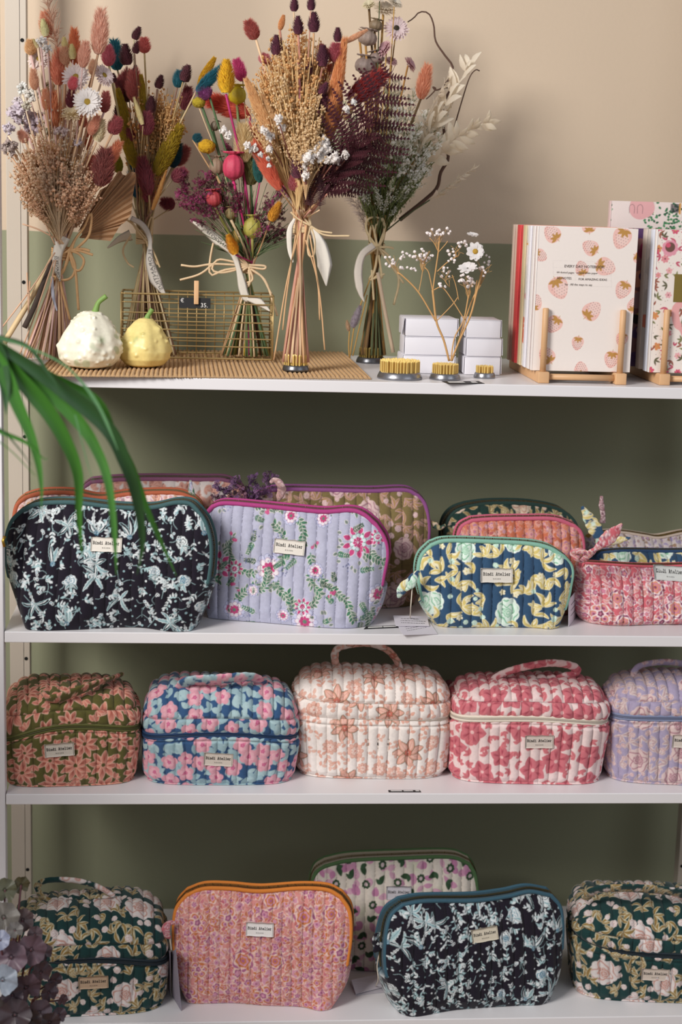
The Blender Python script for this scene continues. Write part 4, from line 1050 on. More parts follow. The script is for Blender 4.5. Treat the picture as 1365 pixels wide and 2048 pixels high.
def disc_mesh(colr):
    def mk():
        rng = random.Random(3); b = MB(); V0, F0 = ICO2; b.add(V0*np.array([.30, .30, .13])+np.array([0, 0, .09]), F0)
        for k in range(120):
            r_ = .29*math.sqrt(k/120); a = k*2.39996; b.add(OCT[0]*np.array([.022, .022, .035])+np.array([r_*math.cos(a), r_*math.sin(a), .1+.11*math.sqrt(max(0, 1-(r_/.3)**2))]), OCT[1])
        return make_mesh('disc', b.v(), b.F, mat('flower_disc', colr, .8, var=.3, scale=10))
    return cached(('disc', colr), mk)
def puff_mesh(colr, seed=1, n=26, s=.17, flat=False):
    """cluster of small crinkled blooms within a unit ball, centre at z=.5"""
    def mk():
        rng = random.Random(seed); b = MB()
        for _ in range(n):
            d = norm([rng.gauss(0, 1), rng.gauss(0, 1), rng.gauss(.3, .8)])*rng.uniform(.2, .5); V0, F0 = ICO1
            V = V0*np.array([1+rng.uniform(-.35, .35) for _ in range(len(V0))])[:, None]*s*rng.uniform(.7, 1.2)+d+np.array([0, 0, .5]); b.add(V, F0)
            for _k in range(5):
                a = norm([rng.gauss(0, 1) for _ in range(3)]); t = norm(np.cross(a, [0, .1, 1])); c_ = d+np.array([0, 0, .5])+a*s*.8
                b.add(np.array([c_-t*s*.4, c_+t*s*.4, c_+a*s*.8+t*s*.3, c_+a*s*.8-t*s*.3]), [(0, 1, 2, 3)])
        return make_mesh('puff', b.v(), b.F, mat('petal_cluster', colr, .85, var=.16, scale=5, trans=.15), smooth=False)
    return cached(('puff', colr, seed, n, s), mk)
def spray_mesh(cstem, cbead, seed=1, n=44, spread=.34, bead=.014, nb=4, low=.45, wdt=.0028):
    """bloom-broom: fine stems fanning up, each with tiny beads"""
    def mk():
        rng = random.Random(seed); b = MB(); bd = MB()
        for _ in range(n):
            a = rng.uniform(0, 6.283); q = spread*math.sqrt(rng.random()); top = np.array([q*math.cos(a), q*math.sin(a), rng.uniform(low, 1)*(1-.25*(q/spread)**2)])
            mid = np.array([top[0]*.25, top[1]*.25, top[2]*.45]); P = smooth_path([(0, 0, 0), mid, top], 6)
            b.add(*sweep(P, wdt, seg=3, ref=(1, .1, 0), cap=False))
            for k in range(nb):
                t = rng.uniform(.72, 1.); p = P[0]*0+np.array([np.interp(t, np.linspace(0, 1, 6), P[:, i]) for i in range(3)])
                o = np.array([rng.uniform(-1, 1), rng.uniform(-1, 1), rng.uniform(-.2, 1)])*.028
                V0, F0 = OCT; bd.add(V0*bead*rng.uniform(.7, 1.3)+p+o, F0); b.add(np.array([p, p+o*.5+np.array([wdt, 0, 0]), p+o]), [(0, 1, 2)])
        return (make_mesh('stems', b.v(), b.F, mat('straw_stem', bright(cstem, 1.25), .8, var=.15, scale=10, trans=.2)), make_mesh('beads', bd.v(), bd.F, mat('tiny_bloom', bright(cbead, 1.3), .8, var=.12, scale=9, trans=.5)))
    return cached(('spray', cbead, seed, n, spread, bead, nb, low), mk)
def sprig_mesh(cstem, cflow, seed=1, nside=9, size=.020, per=6, spread=.16, leaf=None):
    """heather/statice sprig: main stem with side twigs of small florets"""
    def mk():
        rng = random.Random(seed); b = MB(); f = MB()
        M_ = smooth_path([(0, 0, 0), (rng.uniform(-.04, .04), 0, .5), (rng.uniform(-.08, .08), rng.uniform(-.05, .05), 1)], 14)
        b.add(*sweep(M_, np.linspace(.009, .003, 14), seg=4, ref=(1, .1, 0), cap=False))
        for k in range(nside):
            t = .28+.68*k/nside; p = M_[int(t*13)]; a = rng.uniform(0, 6.283); L = spread*(1.3-t)*rng.uniform(.7, 1.5)
            e = p+np.array([math.cos(a)*L, math.sin(a)*L, L*rng.uniform(.9, 1.6)]); P = smooth_path([p, (p+e)/2+np.array([math.cos(a), math.sin(a), -.3])*L*.12, e], 6)
            b.add(*sweep(P, .0046, seg=3, ref=(1, .1, 0), cap=False))
            for j in range(per):
                q = P[min(5, 1+int(rng.random()*5))]+np.array([rng.gauss(0, 1), rng.gauss(0, 1), rng.gauss(0, 1)])*size*.7
                a2 = norm([rng.gauss(0, 1), rng.gauss(0, 1)-.6, rng.gauss(.4, 1)]); t1 = norm(np.cross(a2, [0, 0.1, 1])); t2 = np.cross(a2, t1); s = size*rng.uniform(.6, 1.2)
                V = [q]; Fc = []
                for w_ in range(5):
                    c0, c1 = w_*1.2566, w_*1.2566+.9
                    i = len(V); V += [q+(t1*math.cos(c0)+t2*math.sin(c0))*s+a2*s*.3, q+(t1*math.cos(c1)+t2*math.sin(c1))*s+a2*s*.3]; Fc.append((0, i, i+1))
                f.add(np.array(V), Fc)
        return (make_mesh('stem', b.v(), b.F, mat('green_stem', cstem, .8, var=.25, scale=9)), make_mesh('florets', f.v(), f.F, mat('floret', cflow, .8, var=.15, scale=7, trans=.2), smooth=False))
    return cached(('sprig', cstem, cflow, seed, nside, size, per, spread), mk)
def fern_mesh(colr, seed=1, np_=15, full=True, wd_=.34):
    def mk():
        rng = random.Random(seed); b = MB(); R_ = smooth_path([(0, 0, 0), (.02, 0, .5), (-.02, .03, 1)], 30)
        b.add(*sweep(R_, np.linspace(.006, .0015, 30), seg=5, ref=(0, 1, 0)))
        def comb(p, d, L, n, w_):
            d = norm(d); s = norm(np.cross(d, [0, 1, 0])); V = []; Fc = []
            for k in range(n):
                t = (k+.6)/n; c_ = p+d*L*t+np.array([0, .03*math.sin(t*2), 0]); l = w_*(1-.82*t**1.6); h = L/n*.40
                for sg in (-1, 1):
                    i = len(V); e = c_+s*sg*l+d*l*.35; V += [c_-d*h, c_+d*h, e+d*h*.2, e-d*h*.2+np.array([0, -.004, 0])]; Fc.append((i, i+1, i+2, i+3))
            b.add(np.array(V), Fc)
            b.add(*sweep(smooth_path([p, p+d*L*.5, p+d*L], 5), .0022, seg=3, ref=(0, 1, 0), cap=False))
        if full:
            for k in range(np_):
                t = .10+.86*k/np_; p = R_[int(t*29)]; L = wd_*math.sin(math.pi*min(1, .22+t*.74))**.8*(1.25-.35*t)
                for sg in (-1, 1): comb(p, np.array([sg*1., rng.uniform(-.15, .15), .5]), L, max(6, int(L*42)), .042*(1.15-.5*t))
        else: comb(np.array([0, 0, .08]), np.array([0, 0, 1.]), .92, 26, .13)
        return make_mesh('frond', b.v(), b.F, mat('fern_frond', colr, .7, var=.25, scale=6, trans=.1), smooth=False)
    return cached(('fern', colr, seed, full), mk)
def leafspray_mesh(colr, seed=1, n=26):
    def mk():
        rng = random.Random(seed); b = MB(); M_ = smooth_path([(0, 0, 0), (.05, 0, .5), (0, .03, 1)], 20)
        b.add(*sweep(M_, np.linspace(.008, .003, 20), seg=5, ref=(0, 1, 0)))
        for k in range(n):
            t = .1+.88*k/n; p = M_[int(t*19)]; sg = (-1)**k; a = rng.uniform(.5, 1.1); L = .20*(1.2-.55*t)*rng.uniform(.75, 1.25); w_ = L*.22
            d = np.array([sg*math.sin(a), rng.uniform(-.6, .6), math.cos(a)]); d = norm(d); s = norm(np.cross(d, [0, 1, rng.uniform(-.4, .4)])); nn = np.cross(s, d); V = []
            for q, ww in ((0, .15), (.2, .75), (.45, 1.), (.7, .75), (.88, .35), (1, .03)):
                c_ = p+d*L*q+nn*L*.18*math.sin(q*2.4); V += [c_-s*w_*ww, c_+nn*w_*.25, c_+s*w_*ww]
            b.add(np.array(V), grid_faces(6, 3).tolist())
        return make_mesh('leaves', b.v(), b.F, mat('bleached_leaf', colr, .6, var=.08, scale=5, trans=.4))
    return cached(('lspray', colr, seed), mk)
def grass_mesh(colr, seed=1, n=46, spread=.12, drop=.2):
    def mk():
        rng = random.Random(seed); b = MB()
        for k in range(n):
            t = rng.uniform(.1, .98); a = rng.uniform(0, 6.28); L = spread*rng.uniform(.6, 1.5)
            p = np.array([.05*math.sin(t*3), 0, t]); e = p+np.array([math.cos(a)*L, math.sin(a)*L*.6, L*rng.uniform(.2, 1.8)]); P = smooth_path([p, (p+e)/2+np.array([0, 0, .02]), e], 5)
            b.add(*sweep(P, [.003, .006, .007, .005, .001], seg=3, ref=(1, .1, 0), cap=False))
        b.add(*sweep(smooth_path([(0, 0, 0), (.07, 0, .5), (0, 0, 1)], 10), .005, seg=4, ref=(1, .1, 0)))
        return make_mesh('grass', b.v(), b.F, mat('grass_plume', colr, .85, var=.15, scale=8, trans=.25))
    return cached(('grass', colr, seed, n, spread), mk)
def comb_tube(b, pts, r, seg=6, n=12, ref=(0, 1, 0)): b.add(*sweep(smooth_path(pts, n), r, seg=seg, ref=ref))

class Bouquet(Thing):
    def __init__(s, label, tie, Y, foot, zf, seed, group='dried flower bouquets on the top shelf', stemcols=('c9a67c', 'b58f66', 'd8bd96')):
        """tie = picture point of the binding; foot = (x0, x1, y) picture spread of the stem ends on the surface of height zf"""
        s.rng = random.Random(seed); s.Y = Y; s.tie_px = tie; s.tie = W(tie[0], tie[1], Y); s.foot = foot; s.zf = zf; s.cols = stemcols
        super().__init__('dried_flower_bouquet', label, 'bouquet', [s.tie[0], Y, zf], group)
    def foot_pt(s, u=None):
        x0, x1, y = s.foot; u = s.rng.random() if u is None else u
        p = W(x0+(x1-x0)*u, y, s.Y); dy = s.rng.uniform(-1, 1)*abs(x1-x0)*.5*math.sqrt(max(0, 1-(2*u-1)**2))*pxm(s.Y)
        return np.array([p[0], s.Y+dy*.9, s.zf+.001]), u
    def stem(s, head=None, u=None, col=None, r=None, tr=7, name='stem'):
        rg = s.rng; f, u = s.foot_pt(u); sc_ = pxm(s.Y)
        off = np.array([-(2*u-1)*tr*sc_*.8, (rg.random()-.5)*tr*2*sc_, 0])
        t = s.tie+off+np.array([0, 0, rg.uniform(-.004, .004)])
        pts = [f, (f+t)/2+np.array([rg.uniform(-1, 1), rg.uniform(-1, 1), 0])*.0015, t]
        if head is not None:
            h = np.array(head); d = h-t; m_ = t+d*.5+np.array([(t[0]-f[0])*.10, 0, .0])-np.array([d[0], d[1], 0])*.12; pts += [m_, h]
        else: pts += [t+(t-f)*rg.uniform(.1, .35)]
        r = r or rg.uniform(.0008, .0019)
        V, Fc = sweep(smooth_path(pts, 16), r, seg=6, ref=(.2, 1, 0))
        return s.part(name, V, Fc, mat('dry_stem', col or rg.choice(s.cols), .75, var=.18, scale=30))
    def head(s, name, me, p0, p1, dy=0., dy1=None, w_=1., stem=True, col=None, u=None, label=None, r=None):
        """head mesh from picture point p0 (base) to p1 (tip)"""
        A = Vector(W(p0[0], p0[1], s.Y+dy)); B = Vector(W(p1[0], p1[1], s.Y+(dy if dy1 is None else dy1)))
        M = axis_matrix(A, B, (B-A).length*w_, s.rng.uniform(0, 6.28))
        mm = me if isinstance(me, tuple) else (me,)
        o = s.inst(name, mm[0], M, label=label)
        for q, nm in zip(mm[1:], ('blooms', 'tips')): s.inst(nm, q, Matrix.Identity(4), parent=o)
        if stem: s.stem(A[:], u, col, r)
        return o
    def disc(s, px, r, colr, ctr, dy=0., face=(0, -1, .15), n=22, layers=3, cup=.25, stem=True, name='strawflower', col=None):
        c_ = Vector(W(px[0], px[1], s.Y+dy)); R_ = r*pxm(s.Y+dy); q = Vector(face).to_track_quat('Z', 'Y')
        M = Matrix.Translation(c_) @ q.to_matrix().to_4x4() @ Matrix.Rotation(s.rng.uniform(0, 6), 4, 'Z') @ Matrix.Diagonal((R_, R_, R_, 1))
        o = s.inst(name, straw_mesh(colr, 1, n, layers, cup), M)
        if ctr: s.inst('flower_center', disc_mesh(ctr), Matrix.Identity(4), parent=o, label='flower centre disc')
        if stem: s.stem((np.array(c_[:])-np.array(norm(face))*R_*.1), None, col)
        return o
    def puff(s, px, r, colr, dy=0., n=26, sz=.17, seed=1, stem=True, name='statice_bloom', col=None, sq=1.):
        c_ = W(px[0], px[1]+r, s.Y+dy); d_ = W(px[0]+s.rng.uniform(-r, r)*.4, px[1]-r, s.Y+dy-.005)
        return s.head(name, puff_mesh(colr, seed, n, sz), (px[0], px[1]+r), (px[0]+s.rng.uniform(-.4, .4)*r, px[1]-r), dy, w_=sq, stem=stem, col=col)
    def fill(s, n, col=None, **k):
        for _ in range(n): s.stem(col=col, **k)
    def raffia(s, paths, dy=-.016, wd=1.4, col='dcc39a', wrap=None, name='raffia_bow'):
        b = MB()
        for p in paths:
            pts = [W(x, y, s.Y+dy+(q[0] if q else 0)) for x, y, *q in p]
            comb_tube(b, pts, wd*1.35*pxm(s.Y), 5, 26)
        if wrap:
            (x0, x1, y0, y1, k) = wrap
            for i in range(k):
                y = y0+(y1-y0)*(i+.5)/k+s.rng.uniform(-1, 1); rx = (x1-x0)/2*pxm(s.Y); c_ = W((x0+x1)/2, y, s.Y)
                P = [c_+np.array([rx*math.cos(a), rx*.95*math.sin(a), .0012*math.sin(a+i)]) for a in np.linspace(0, 6.283, 30, endpoint=False)]
                b.add(*sweep(np.array(P), .0008, .0019, ref=(0, 0, 1), seg=6, closed=True))
        return s.part(name, b.v(), b.F, mat('raffia', col, .8, var=.18, scale=120))
    def ribbon(s, pts, wd, text=None, dy=-.02, tpos=(.2, .9), flip=False, size=9, col='e3dccf', sub=None, twist=None):
        P = smooth_path([W(x, y, s.Y+dy+(q[0] if q else 0)) for x, y, *q in pts], 40)
        wv = np.interp(np.linspace(0, 1, 40), np.linspace(0, 1, len(wd)), wd)*pxm(s.Y)/2
        rib = s.part('ribbon', *sweep(P, wv, .0004, ref=(0, 1, 0), seg=6), mat('cotton_ribbon', col, .85, var=.04, scale=300))
        if text:
            s_ = np.r_[0, np.cumsum(np.linalg.norm(np.diff(P, axis=0), axis=1))]; L = s_[-1]; T = norm_rows(np.gradient(P, axis=0)); A = norm_rows(np.cross(T, np.array([0, 1., 0])))
            b = MB()
            for tx, sz, yo in ((text, size, 0.), (sub, size*.42, -.8)):
                if not tx: continue
                V, Fc = text_mesh(tx, sz*pxm(s.Y))
                if not len(V): continue
                w0, w1 = V[:, 0].min(), V[:, 0].max(); a0, a1 = tpos; x = (V[:, 0]-w0)/(w1-w0)*(a1-a0)*L+a0*L
                if flip: x = L-x
                y = (V[:, 1]-(.35*sz)*pxm(s.Y)+yo*size*pxm(s.Y)*.75)*(-1 if flip else 1)
                g = lambda arr: np.stack([np.interp(x, s_, arr[:, k]) for k in range(3)], 1)
                b.add(g(P)-g(A)*y[:, None]-np.array([0, .0009, 0]), Fc)
            s.part('ribbon_lettering', b.v(), b.F, mat('ribbon_ink', '6e6a68', .8, var=.02), parent=rib, smooth=False)
        return rib

# ------------------------------------------------------------------ bouquet 1: left, peach and white
def depth_at(px, py, z): return Wz(px, py, z)[1]
MATZ = Z1+.0045
B1 = Bouquet('peach and white dried bouquet with white strawflowers and a palm fan, leftmost', (122, 505), .20, (45, 152, 728), MATZ, 1, stemcols=('dcb893', 'cba280', 'e6cdb0', 'b08a6c', 'd8b4ac'))
WH, PK = 'eee8e4', 'e6cfd0'
for px, r, c_, fc, dy in (((175, 205), 30, WH, (0, -1, .25), -.045), ((152, 155), 28, 'ece0dc', (-.05, -1, .3), -.03), ((80, 118), 26, 'e6d6d0', (-.5, -1, .3), .0), ((207, 152), 24, 'e6d5d3', (.7, -.8, .5), -.01),
                          ((148, 62), 0, WH, (0, -1, 0), 0)):
    if r: B1.disc(px, r, c_, 'a08430', dy, fc, 24, 3, .3)
for px, r, c_ in (((58, 262), 14, 'c7b4bc'), ((34, 205), 11, 'dcd4d6'), ((110, 225), 10, 'ddd0cc'), ((120, 345), 10, 'd8bfa8'), ((40, 226), 22, 'cfc3cc'), ((72, 243), 22, 'c9b9c2'), ((16, 258), 12, 'd3c8d0'), ((22, 296), 17, 'ab9a94'), ((124, 265), 13, 'd6c2c0'), ((155, 285), 9, 'cdbfc4'), ((45, 176), 13, 'dfe0dc'), ((62, 190), 14, 'e0dcd4'),
                  ((82, 84), 11, 'e6e2de'), ((96, 98), 9, 'e6e2de'), ((100, 178), 14, 'ddd2b8'), ((52, 212), 10, 'd9d2c0'), ((98, 262), 10, 'cfc9b0')):
    B1.puff(px, r, c_, B1.rng.uniform(-.04, .02), n=30, sz=.15, seed=int(px[0]) % 3+1)
for px, r, c_ in (((143, 236), 21, 'e8d8b2'), ((100, 308), 21, 'e6bd8e'), ((72, 328), 14, 'd9b890')):
    B1.disc(px, r, c_, None, -.035, (0, -.6, 1), 12, 3, .9, name='papery_bloom')
for p0, p1, c_, w_ in (((196, 108), (203, 22), 'e3b8a4', .25), ((112, 255), (106, 186), 'd99a72', .3), ((117, 170), (119, 100), 'c98a72', .3), ((150, 130), (148, 60), 'd98f66', .22), ((165, 135), (172, 85), 'dcb09c', .3), ((95, 75), (90, 25), 'd9a488', .35),
                       ((200, 372), (212, 300), '7d433e', .38), ((222, 268), (236, 235), '8f4c4a', .45), ((208, 225), (213, 185), '9a5550', .35), ((212, 332), (240, 285), 'dc9a78', .28), ((140, 215), (143, 180), '6f2c38', .35), ((144, 180), (148, 155), 'c46c74', .5), ((225, 268), (240, 240), '8b4347', .45), ((176, 300), (178, 250), 'b97a60', .2), ((180, 345), (186, 312), 'b26a58', .45), ((62, 110), (60, 80), 'd9b88e', .5), ((75, 340), (52, 318), 'd9ab86', .4), ((132, 130), (128, 95), 'e0b89c', .4), ((185, 150), (188, 120), 'e3c2a8', .4), ((70, 180), (66, 140), 'dcb498', .3), ((180, 270), (196, 232), 'd3a088', .3), ((92, 220), (90, 180), 'dda888', .25), ((52, 285), (40, 262), 'cfa592', .5), ((165, 255), (168, 232), 'c98a78', .45)):
    B1.head('bunny_tail', tail_mesh(c_, .3, 700, 1), p0, p1, B1.rng.uniform(-.05, .01), w_=w_/.3)
for p0, p1, c_ in (((92, 74), (85, 38), 'd3c79a'), ((131, 102), (128, 74), 'd0bd88'), ((146, 120), (143, 88), 'd8c894'), ((193, 285), (206, 238), 'd9c4a0'), ((76, 96), (66, 78), 'd9c79a')):
    B1.head('canary_grass', cone_mesh(c_, .3), p0, p1, B1.rng.uniform(-.03, .01), w_=.9)
B1.head('grass_plume', grass_mesh('e2b79c', 1, 60, .16), (120, 110), (98, -30), 0, w_=.9)
B1.head('grass_plume', grass_mesh('e0b094', 2, 40, .16), (112, 95), (92, 5), -.01, w_=.9)
for k, (p0, p1) in enumerate([((112, 480), (25, 268)), ((114, 480), (45, 300)), ((116, 482), (70, 330)), ((118, 480), (165, 300)), ((120, 480), (182, 330)), ((118, 478), (150, 345)), ((116, 478), (105, 300)), ((114, 478), (88, 285)), ((118, 478), (130, 330)),
                             ((122, 478), (190, 375)), ((112, 470), (58, 370)), ((118, 470), (175, 400)), ((116, 470), (90, 390)), ((120, 480), (212, 300)), ((116, 470), (30, 330)), ((118, 480), (60, 262)), ((118, 480), (35, 290)), ((120, 480), (85, 240)), ((120, 480), (125, 300)), ((120, 480), (150, 310))]):
    B1.head('broom_bloom_spray', spray_mesh('e6cba8', 'f4d0b0' if k % 3 else 'f2d8bc', 1+k % 4, 46, .17, .0155, 9, .42), p0, p1, B1.rng.uniform(-.05, .03), w_=1., stem=k % 2 == 0)
for k, (p0, p1) in enumerate([((120, 470), (140, 235)), ((118, 470), (105, 160)), ((120, 470), (165, 200)), ((118, 470), (80, 190)), ((120, 470), (185, 240))]):
    B1.head('baby_breath_spray', spray_mesh('c9a070', 'e9dcc8', 7+k % 2, 30, .14, .010, 4, .5), p0, p1, B1.rng.uniform(-.03, .04), stem=False)
# palm fan: pleated
def palm_fan():
    b = MB(); P0 = W(150, 475, B1.Y+.01); edge = [(222, 482), (240, 452), (246, 448), (262, 428), (266, 390), (272, 350), (262, 343), (248, 352), (240, 340), (228, 356), (214, 372), (200, 380)]
    E_ = smooth_path(edge, 34); V = [P0]; n = 34
    V = []; nr = 8
    for i in range(n):
        for j in range(nr):
            t = .12+.88*j/(nr-1); q = W(E_[i][0], E_[i][1], B1.Y+.012+.02*(i/n)); p = P0+(q-P0)*t; p = p+np.array([0, (.0034 if i % 2 else -.0034)*t, 0]); V.append(p)
    Fc = grid_faces(n, nr).tolist(); V = np.array(V); m_ = len(V); V2 = V+np.array([0, .0008, 0])
    B1.part('palm_fan_leaf', np.vstack([V, V2]), Fc+[tuple(x+m_ for x in f[::-1]) for f in Fc], mat('dried_palm', 'c29a74', .7, var=.14, scale=25, trans=.1), smooth=False)
palm_fan()
B1.fill(42)
V_, F_ = sweep(smooth_path([W(8, 686, B1.Y-.03), W(60, 600, B1.Y-.02), W(112, 505, B1.Y-.012)], 12), .0042, seg=10); B1.part('thick_stem', V_, F_, mat('reed', 'd3b88c', .6, var=.1, scale=20))
V_, F_ = sweep(smooth_path([W(49, 655, B1.Y-.04), W(70, 610, B1.Y-.03), W(104, 520, B1.Y-.014)], 12), np.linspace(.0042, .0035, 12), seg=9); B1.part('bark_twig', V_, F_, mat('dark_bark', '4a3d36', .9, var=.3, scale=60))
for p in ([(4, 655), (40, 608), (75, 560), (110, 505)], [(54, 545), (56, 590), (58, 635)], [(60, 562), (58, 600), (58, 640)], [(38, 712), (70, 630), (108, 520)], [(52, 722), (84, 640), (112, 520)], [(45, 448), (75, 458), (108, 475)], [(66, 375), (84, 430), (110, 490)]):
    V_, F_ = sweep(smooth_path([W(x, y, B1.Y-.03) for x, y in p], 12), .0011, seg=6); B1.part('stem', V_, F_, mat('dry_stem', 'd6ad8e', .75, var=.18, scale=30))
B1.raffia([[(142, 505), (150, 480), (168, 455), (182, 425), (178, 470), (150, 500)], [(138, 500), (158, 508), (168, 522), (160, 540), (148, 536), (140, 510)], [(138, 500), (150, 530), (145, 552), (128, 560), (106, 552)], [(138, 500), (160, 502), (186, 510)], [(138, 500), (165, 498), (180, 502)], [(138, 505), (132, 530), (112, 555), (104, 560)], [(120, 510), (138, 500), (150, 480)], [(138, 502), (150, 535), (157, 620)], [(140, 500), (128, 540), (120, 560), (140, 640)]], wrap=(104, 144, 495, 520, 6), wd=2.0, col='d3a877')
B1.ribbon([(128, 473), (117, 500), (114, 530), (120, 563)], [26, 20, 17, 2], 'FLORANTIUS', tpos=(.0, .55), flip=True, size=8, sub='CONCEPT STORE')
B1.ribbon([(104, 553), (106, 590), (114, 622)], [5, 7, 3], col='b9bccb')

# ------------------------------------------------------------------ bouquet 2: mustard, teal, maroon
B2 = Bouquet('mustard, teal and maroon dried bouquet standing behind the pale yellow gourd', (289, 472), .30, (243, 352, 712), MATZ, 2, stemcols=('cbb58a', 'b39a6c', 'd9c8a0', '8c6a58', 'a89a70'))
TE, MR, RO, MU = '1f6370', '4a2028', '96505a', '9a8420'
for p0, p1, c_, w_ in (((235, 140), (228, 82), TE, .36), ((218, 132), (215, 92), 'a85a66', .42), ((289, 106), (288, 76), 'b0605a', .55), ((355, 175), (359, 142), TE, .42), ((283, 232), (281, 175), '1d4a55', .3), ((345, 335), (358, 288), '1f4d5c', .3),
                       ((272, 395), (266, 325), '1f5570', .24), ((234, 190), (257, 142), 'a05c5c', .34), ((272, 205), (268, 142), 'a8605a', .36), ((294, 270), (294, 225), '8a4450', .38), ((350, 412), (322, 403), '7a3444', .55), ((298, 390), (284, 318), '7c3a44', .26), ((312, 380), (305, 330), '85404c', .3),
                       ((345, 360), (372, 340), '9a5260', .5), ((352, 330), (375, 295), '9c5a58', .4), ((268, 280), (248, 262), '8a4046', .6), ((296, 405), (300, 372), 'a05468', .6), ((240, 200), (232, 160), '8a4a4c', .3), ((368, 220), (378, 175), '7c3c44', .34)):
    B2.head('bunny_tail', tail_mesh(c_, .3, 700, 1), p0, p1, B2.rng.uniform(-.04, .03), w_=w_/.3)
for p0, p1 in (((254, 132), (250, 88)), ((268, 80), (280, 54)), ((270, 108), (276, 82)), ((228, 166), (227, 146)), ((315, 178), (324, 150)), ((252, 206), (251, 172)), ((300, 227), (304, 192)), ((268, 150), (272, 130)), ((366, 164), (378, 130)), ((372, 166), (370, 132)), ((240, 246), (236, 208)), ((330, 250), (335, 232))):
    B2.head('canary_grass', cone_mesh(MR, .34), p0, p1, B2.rng.uniform(-.04, .02), w_=1.)
for p0, p1, c_, w_ in (((255, 265), (236, 178), MU, .17), ((272, 335), (240, 245), MU, .18), ((312, 350), (362, 250), MU, .22), ((238, 345), (230, 305), '8f8a1c', .4), ((398, 172), (430, 115), 'b08c18', .2), ((290, 240), (282, 150), 'a38a24', .14)):
    B2.head('foxtail_millet', tail_mesh(c_, .3, 1500, 2, .05, .010), p0, p1, B2.rng.uniform(-.05, .0), w_=w_/.3)
for k, (p0, p1) in enumerate([((300, 400), (318, 170)), ((300, 400), (340, 162)), ((302, 400), (360, 175)), ((300, 400), (330, 190)), ((302, 395), (368, 215)), ((298, 400), (310, 200)), ((302, 395), (350, 200))]):
    B2.head('broom_bloom_spray', spray_mesh('dcb478', 'e8c48c', 11+k % 3, 60, .12, .011, 7, .72), p0, p1, B2.rng.uniform(-.02, .03), stem=k % 2 == 0)
for k, (p0, p1) in enumerate([((290, 430), (265, 240)), ((292, 430), (300, 250)), ((290, 430), (275, 260)), ((295, 430), (320, 290)), ((288, 430), (272, 128))]):
    B2.head('broom_bloom_spray', spray_mesh('c9a878', 'dcae70', 15+k % 3, 36, .12, .011, 4, .4), p0, p1, B2.rng.uniform(-.02, .03), stem=False)
B2.head('canary_grass', cone_mesh('d3bd8c', .16, 4, 16, 8), (286, 252), (268, 195), -.05, w_=.7)
B2.head('dried_leaf', tail_mesh('b58a50', .3, 200, 9, .03), (305, 420), (334, 338), -.03, w_=.35)
B2.fill(34, tr=9)
B2.raffia([[(290, 480), (275, 462), (262, 440)], [(290, 482), (300, 440), (306, 436), (302, 470), (296, 482)], [(296, 482), (310, 510), (320, 535)], [(292, 480), (304, 512), (315, 530)], [(296, 480), (268, 450), (250, 438), (235, 438)], [(262, 470), (246, 500), (255, 525), (268, 535)]], wrap=(273, 305, 458, 488, 9), wd=1.5, col='d9bf94')
B2.ribbon([(262, 436), (285, 450), (300, 478), (300, 520), (312, 560), (330, 590)], [10, 12, 8, 18, 24, 6], 'FLORANTIUS', tpos=(.45, .93), size=9, sub='CONCEPT STORE', col='dad3c8')
B2.ribbon([(262, 470), (240, 478), (215, 496)], [22, 12, 3], col='d8cdb8', dy=.0)

# ------------------------------------------------------------------ wire basket, peg and price card
BR = mat('brass_wire', 'b49a68', .4, .6, var=.08)
fb0, fb1 = Wz(242, 716, MATZ+.002), Wz(545, 722, MATZ+.002)
bw_ = norm(fb1-fb0); bh = np.array([-bw_[1], bw_[0], 0]); bl = np.linalg.norm(fb1-fb0); bd, bht = .095, W(547, 596, fb1[1])[2]-MATZ
bk = Thing('wire_basket', 'brass wire basket with a clipped price card, holding a bouquet', 'basket', (fb0+fb1)/2)
cr = lambda u, v_, h: fb0+bw_*u*bl+bh*v_*bd+np.array([0, 0, h])
def lin_path(P, n):
    P = np.array(P); q = np.r_[0, np.cumsum(np.linalg.norm(np.diff(P, axis=0), axis=1))]; x = np.linspace(0, q[-1], n*2)
    return np.stack([np.interp(x, q, P[:, k]) for k in range(3)], 1)
def rod(b, P, Q, r=.0011): b.add(*sweep(np.array([P, Q]), r, seg=6, ref=(.3, .5, .8)))
def closed_rect(b, h, r): b.add(*sweep(lin_path([cr(.01, 0, h), cr(.5, 0, h), cr(.99, 0, h), cr(1, .04, h), cr(1, .96, h), cr(.99, 1, h), cr(.01, 1, h), cr(0, .96, h), cr(0, .04, h), cr(.01, 0, h)], 90), r, seg=6, ref=(0, 0, 1)))
b = MB(); closed_rect(b, bht, .0017); bk.part('top_rim', b.v(), b.F, BR)
b = MB(); closed_rect(b, .002, .0017); bk.part('bottom_rim', b.v(), b.F, BR)
for k in range(1, 7):
    b = MB(); closed_rect(b, bht*(.9-.126*(k-.5)) if k > 1 else bht*.87, .0012); bk.part('horizontal_wire', b.v(), b.F, BR)
nvw = 16
for k in range(nvw+1):
    b = MB(); u = k/nvw
    rod(b, cr(u, 1, 0.002), cr(u, 1, bht)); rod(b, cr(u, 1, .002), cr(u, 0, .002))
    if k in (0, nvw): rod(b, cr(u, 0, .002), cr(u, 0, bht), .0013)
    bk.part('upright_wire', b.v(), b.F, BR)
for sx in (0, 1):
    for k in range(1, 5): b = MB(); rod(b, cr(sx, k/5, .002), cr(sx, k/5, bht)); bk.part('upright_wire', b.v(), b.F, BR)
pk = cr(.455, 0, bht)
card_c = W(390, 606, fb0[1]-.004); card = Thing('price_card', 'small black price card reading 35 euros pegged to the brass basket', 'price card', card_c)
wc, hc = 62*pxm(.2), 20*pxm(.2)
o = card.part('card', *box(card_c, wc, .0008, hc, 0), mat('black_card', '1b1b1d', .6, var=.05), smooth=False)
b = MB()
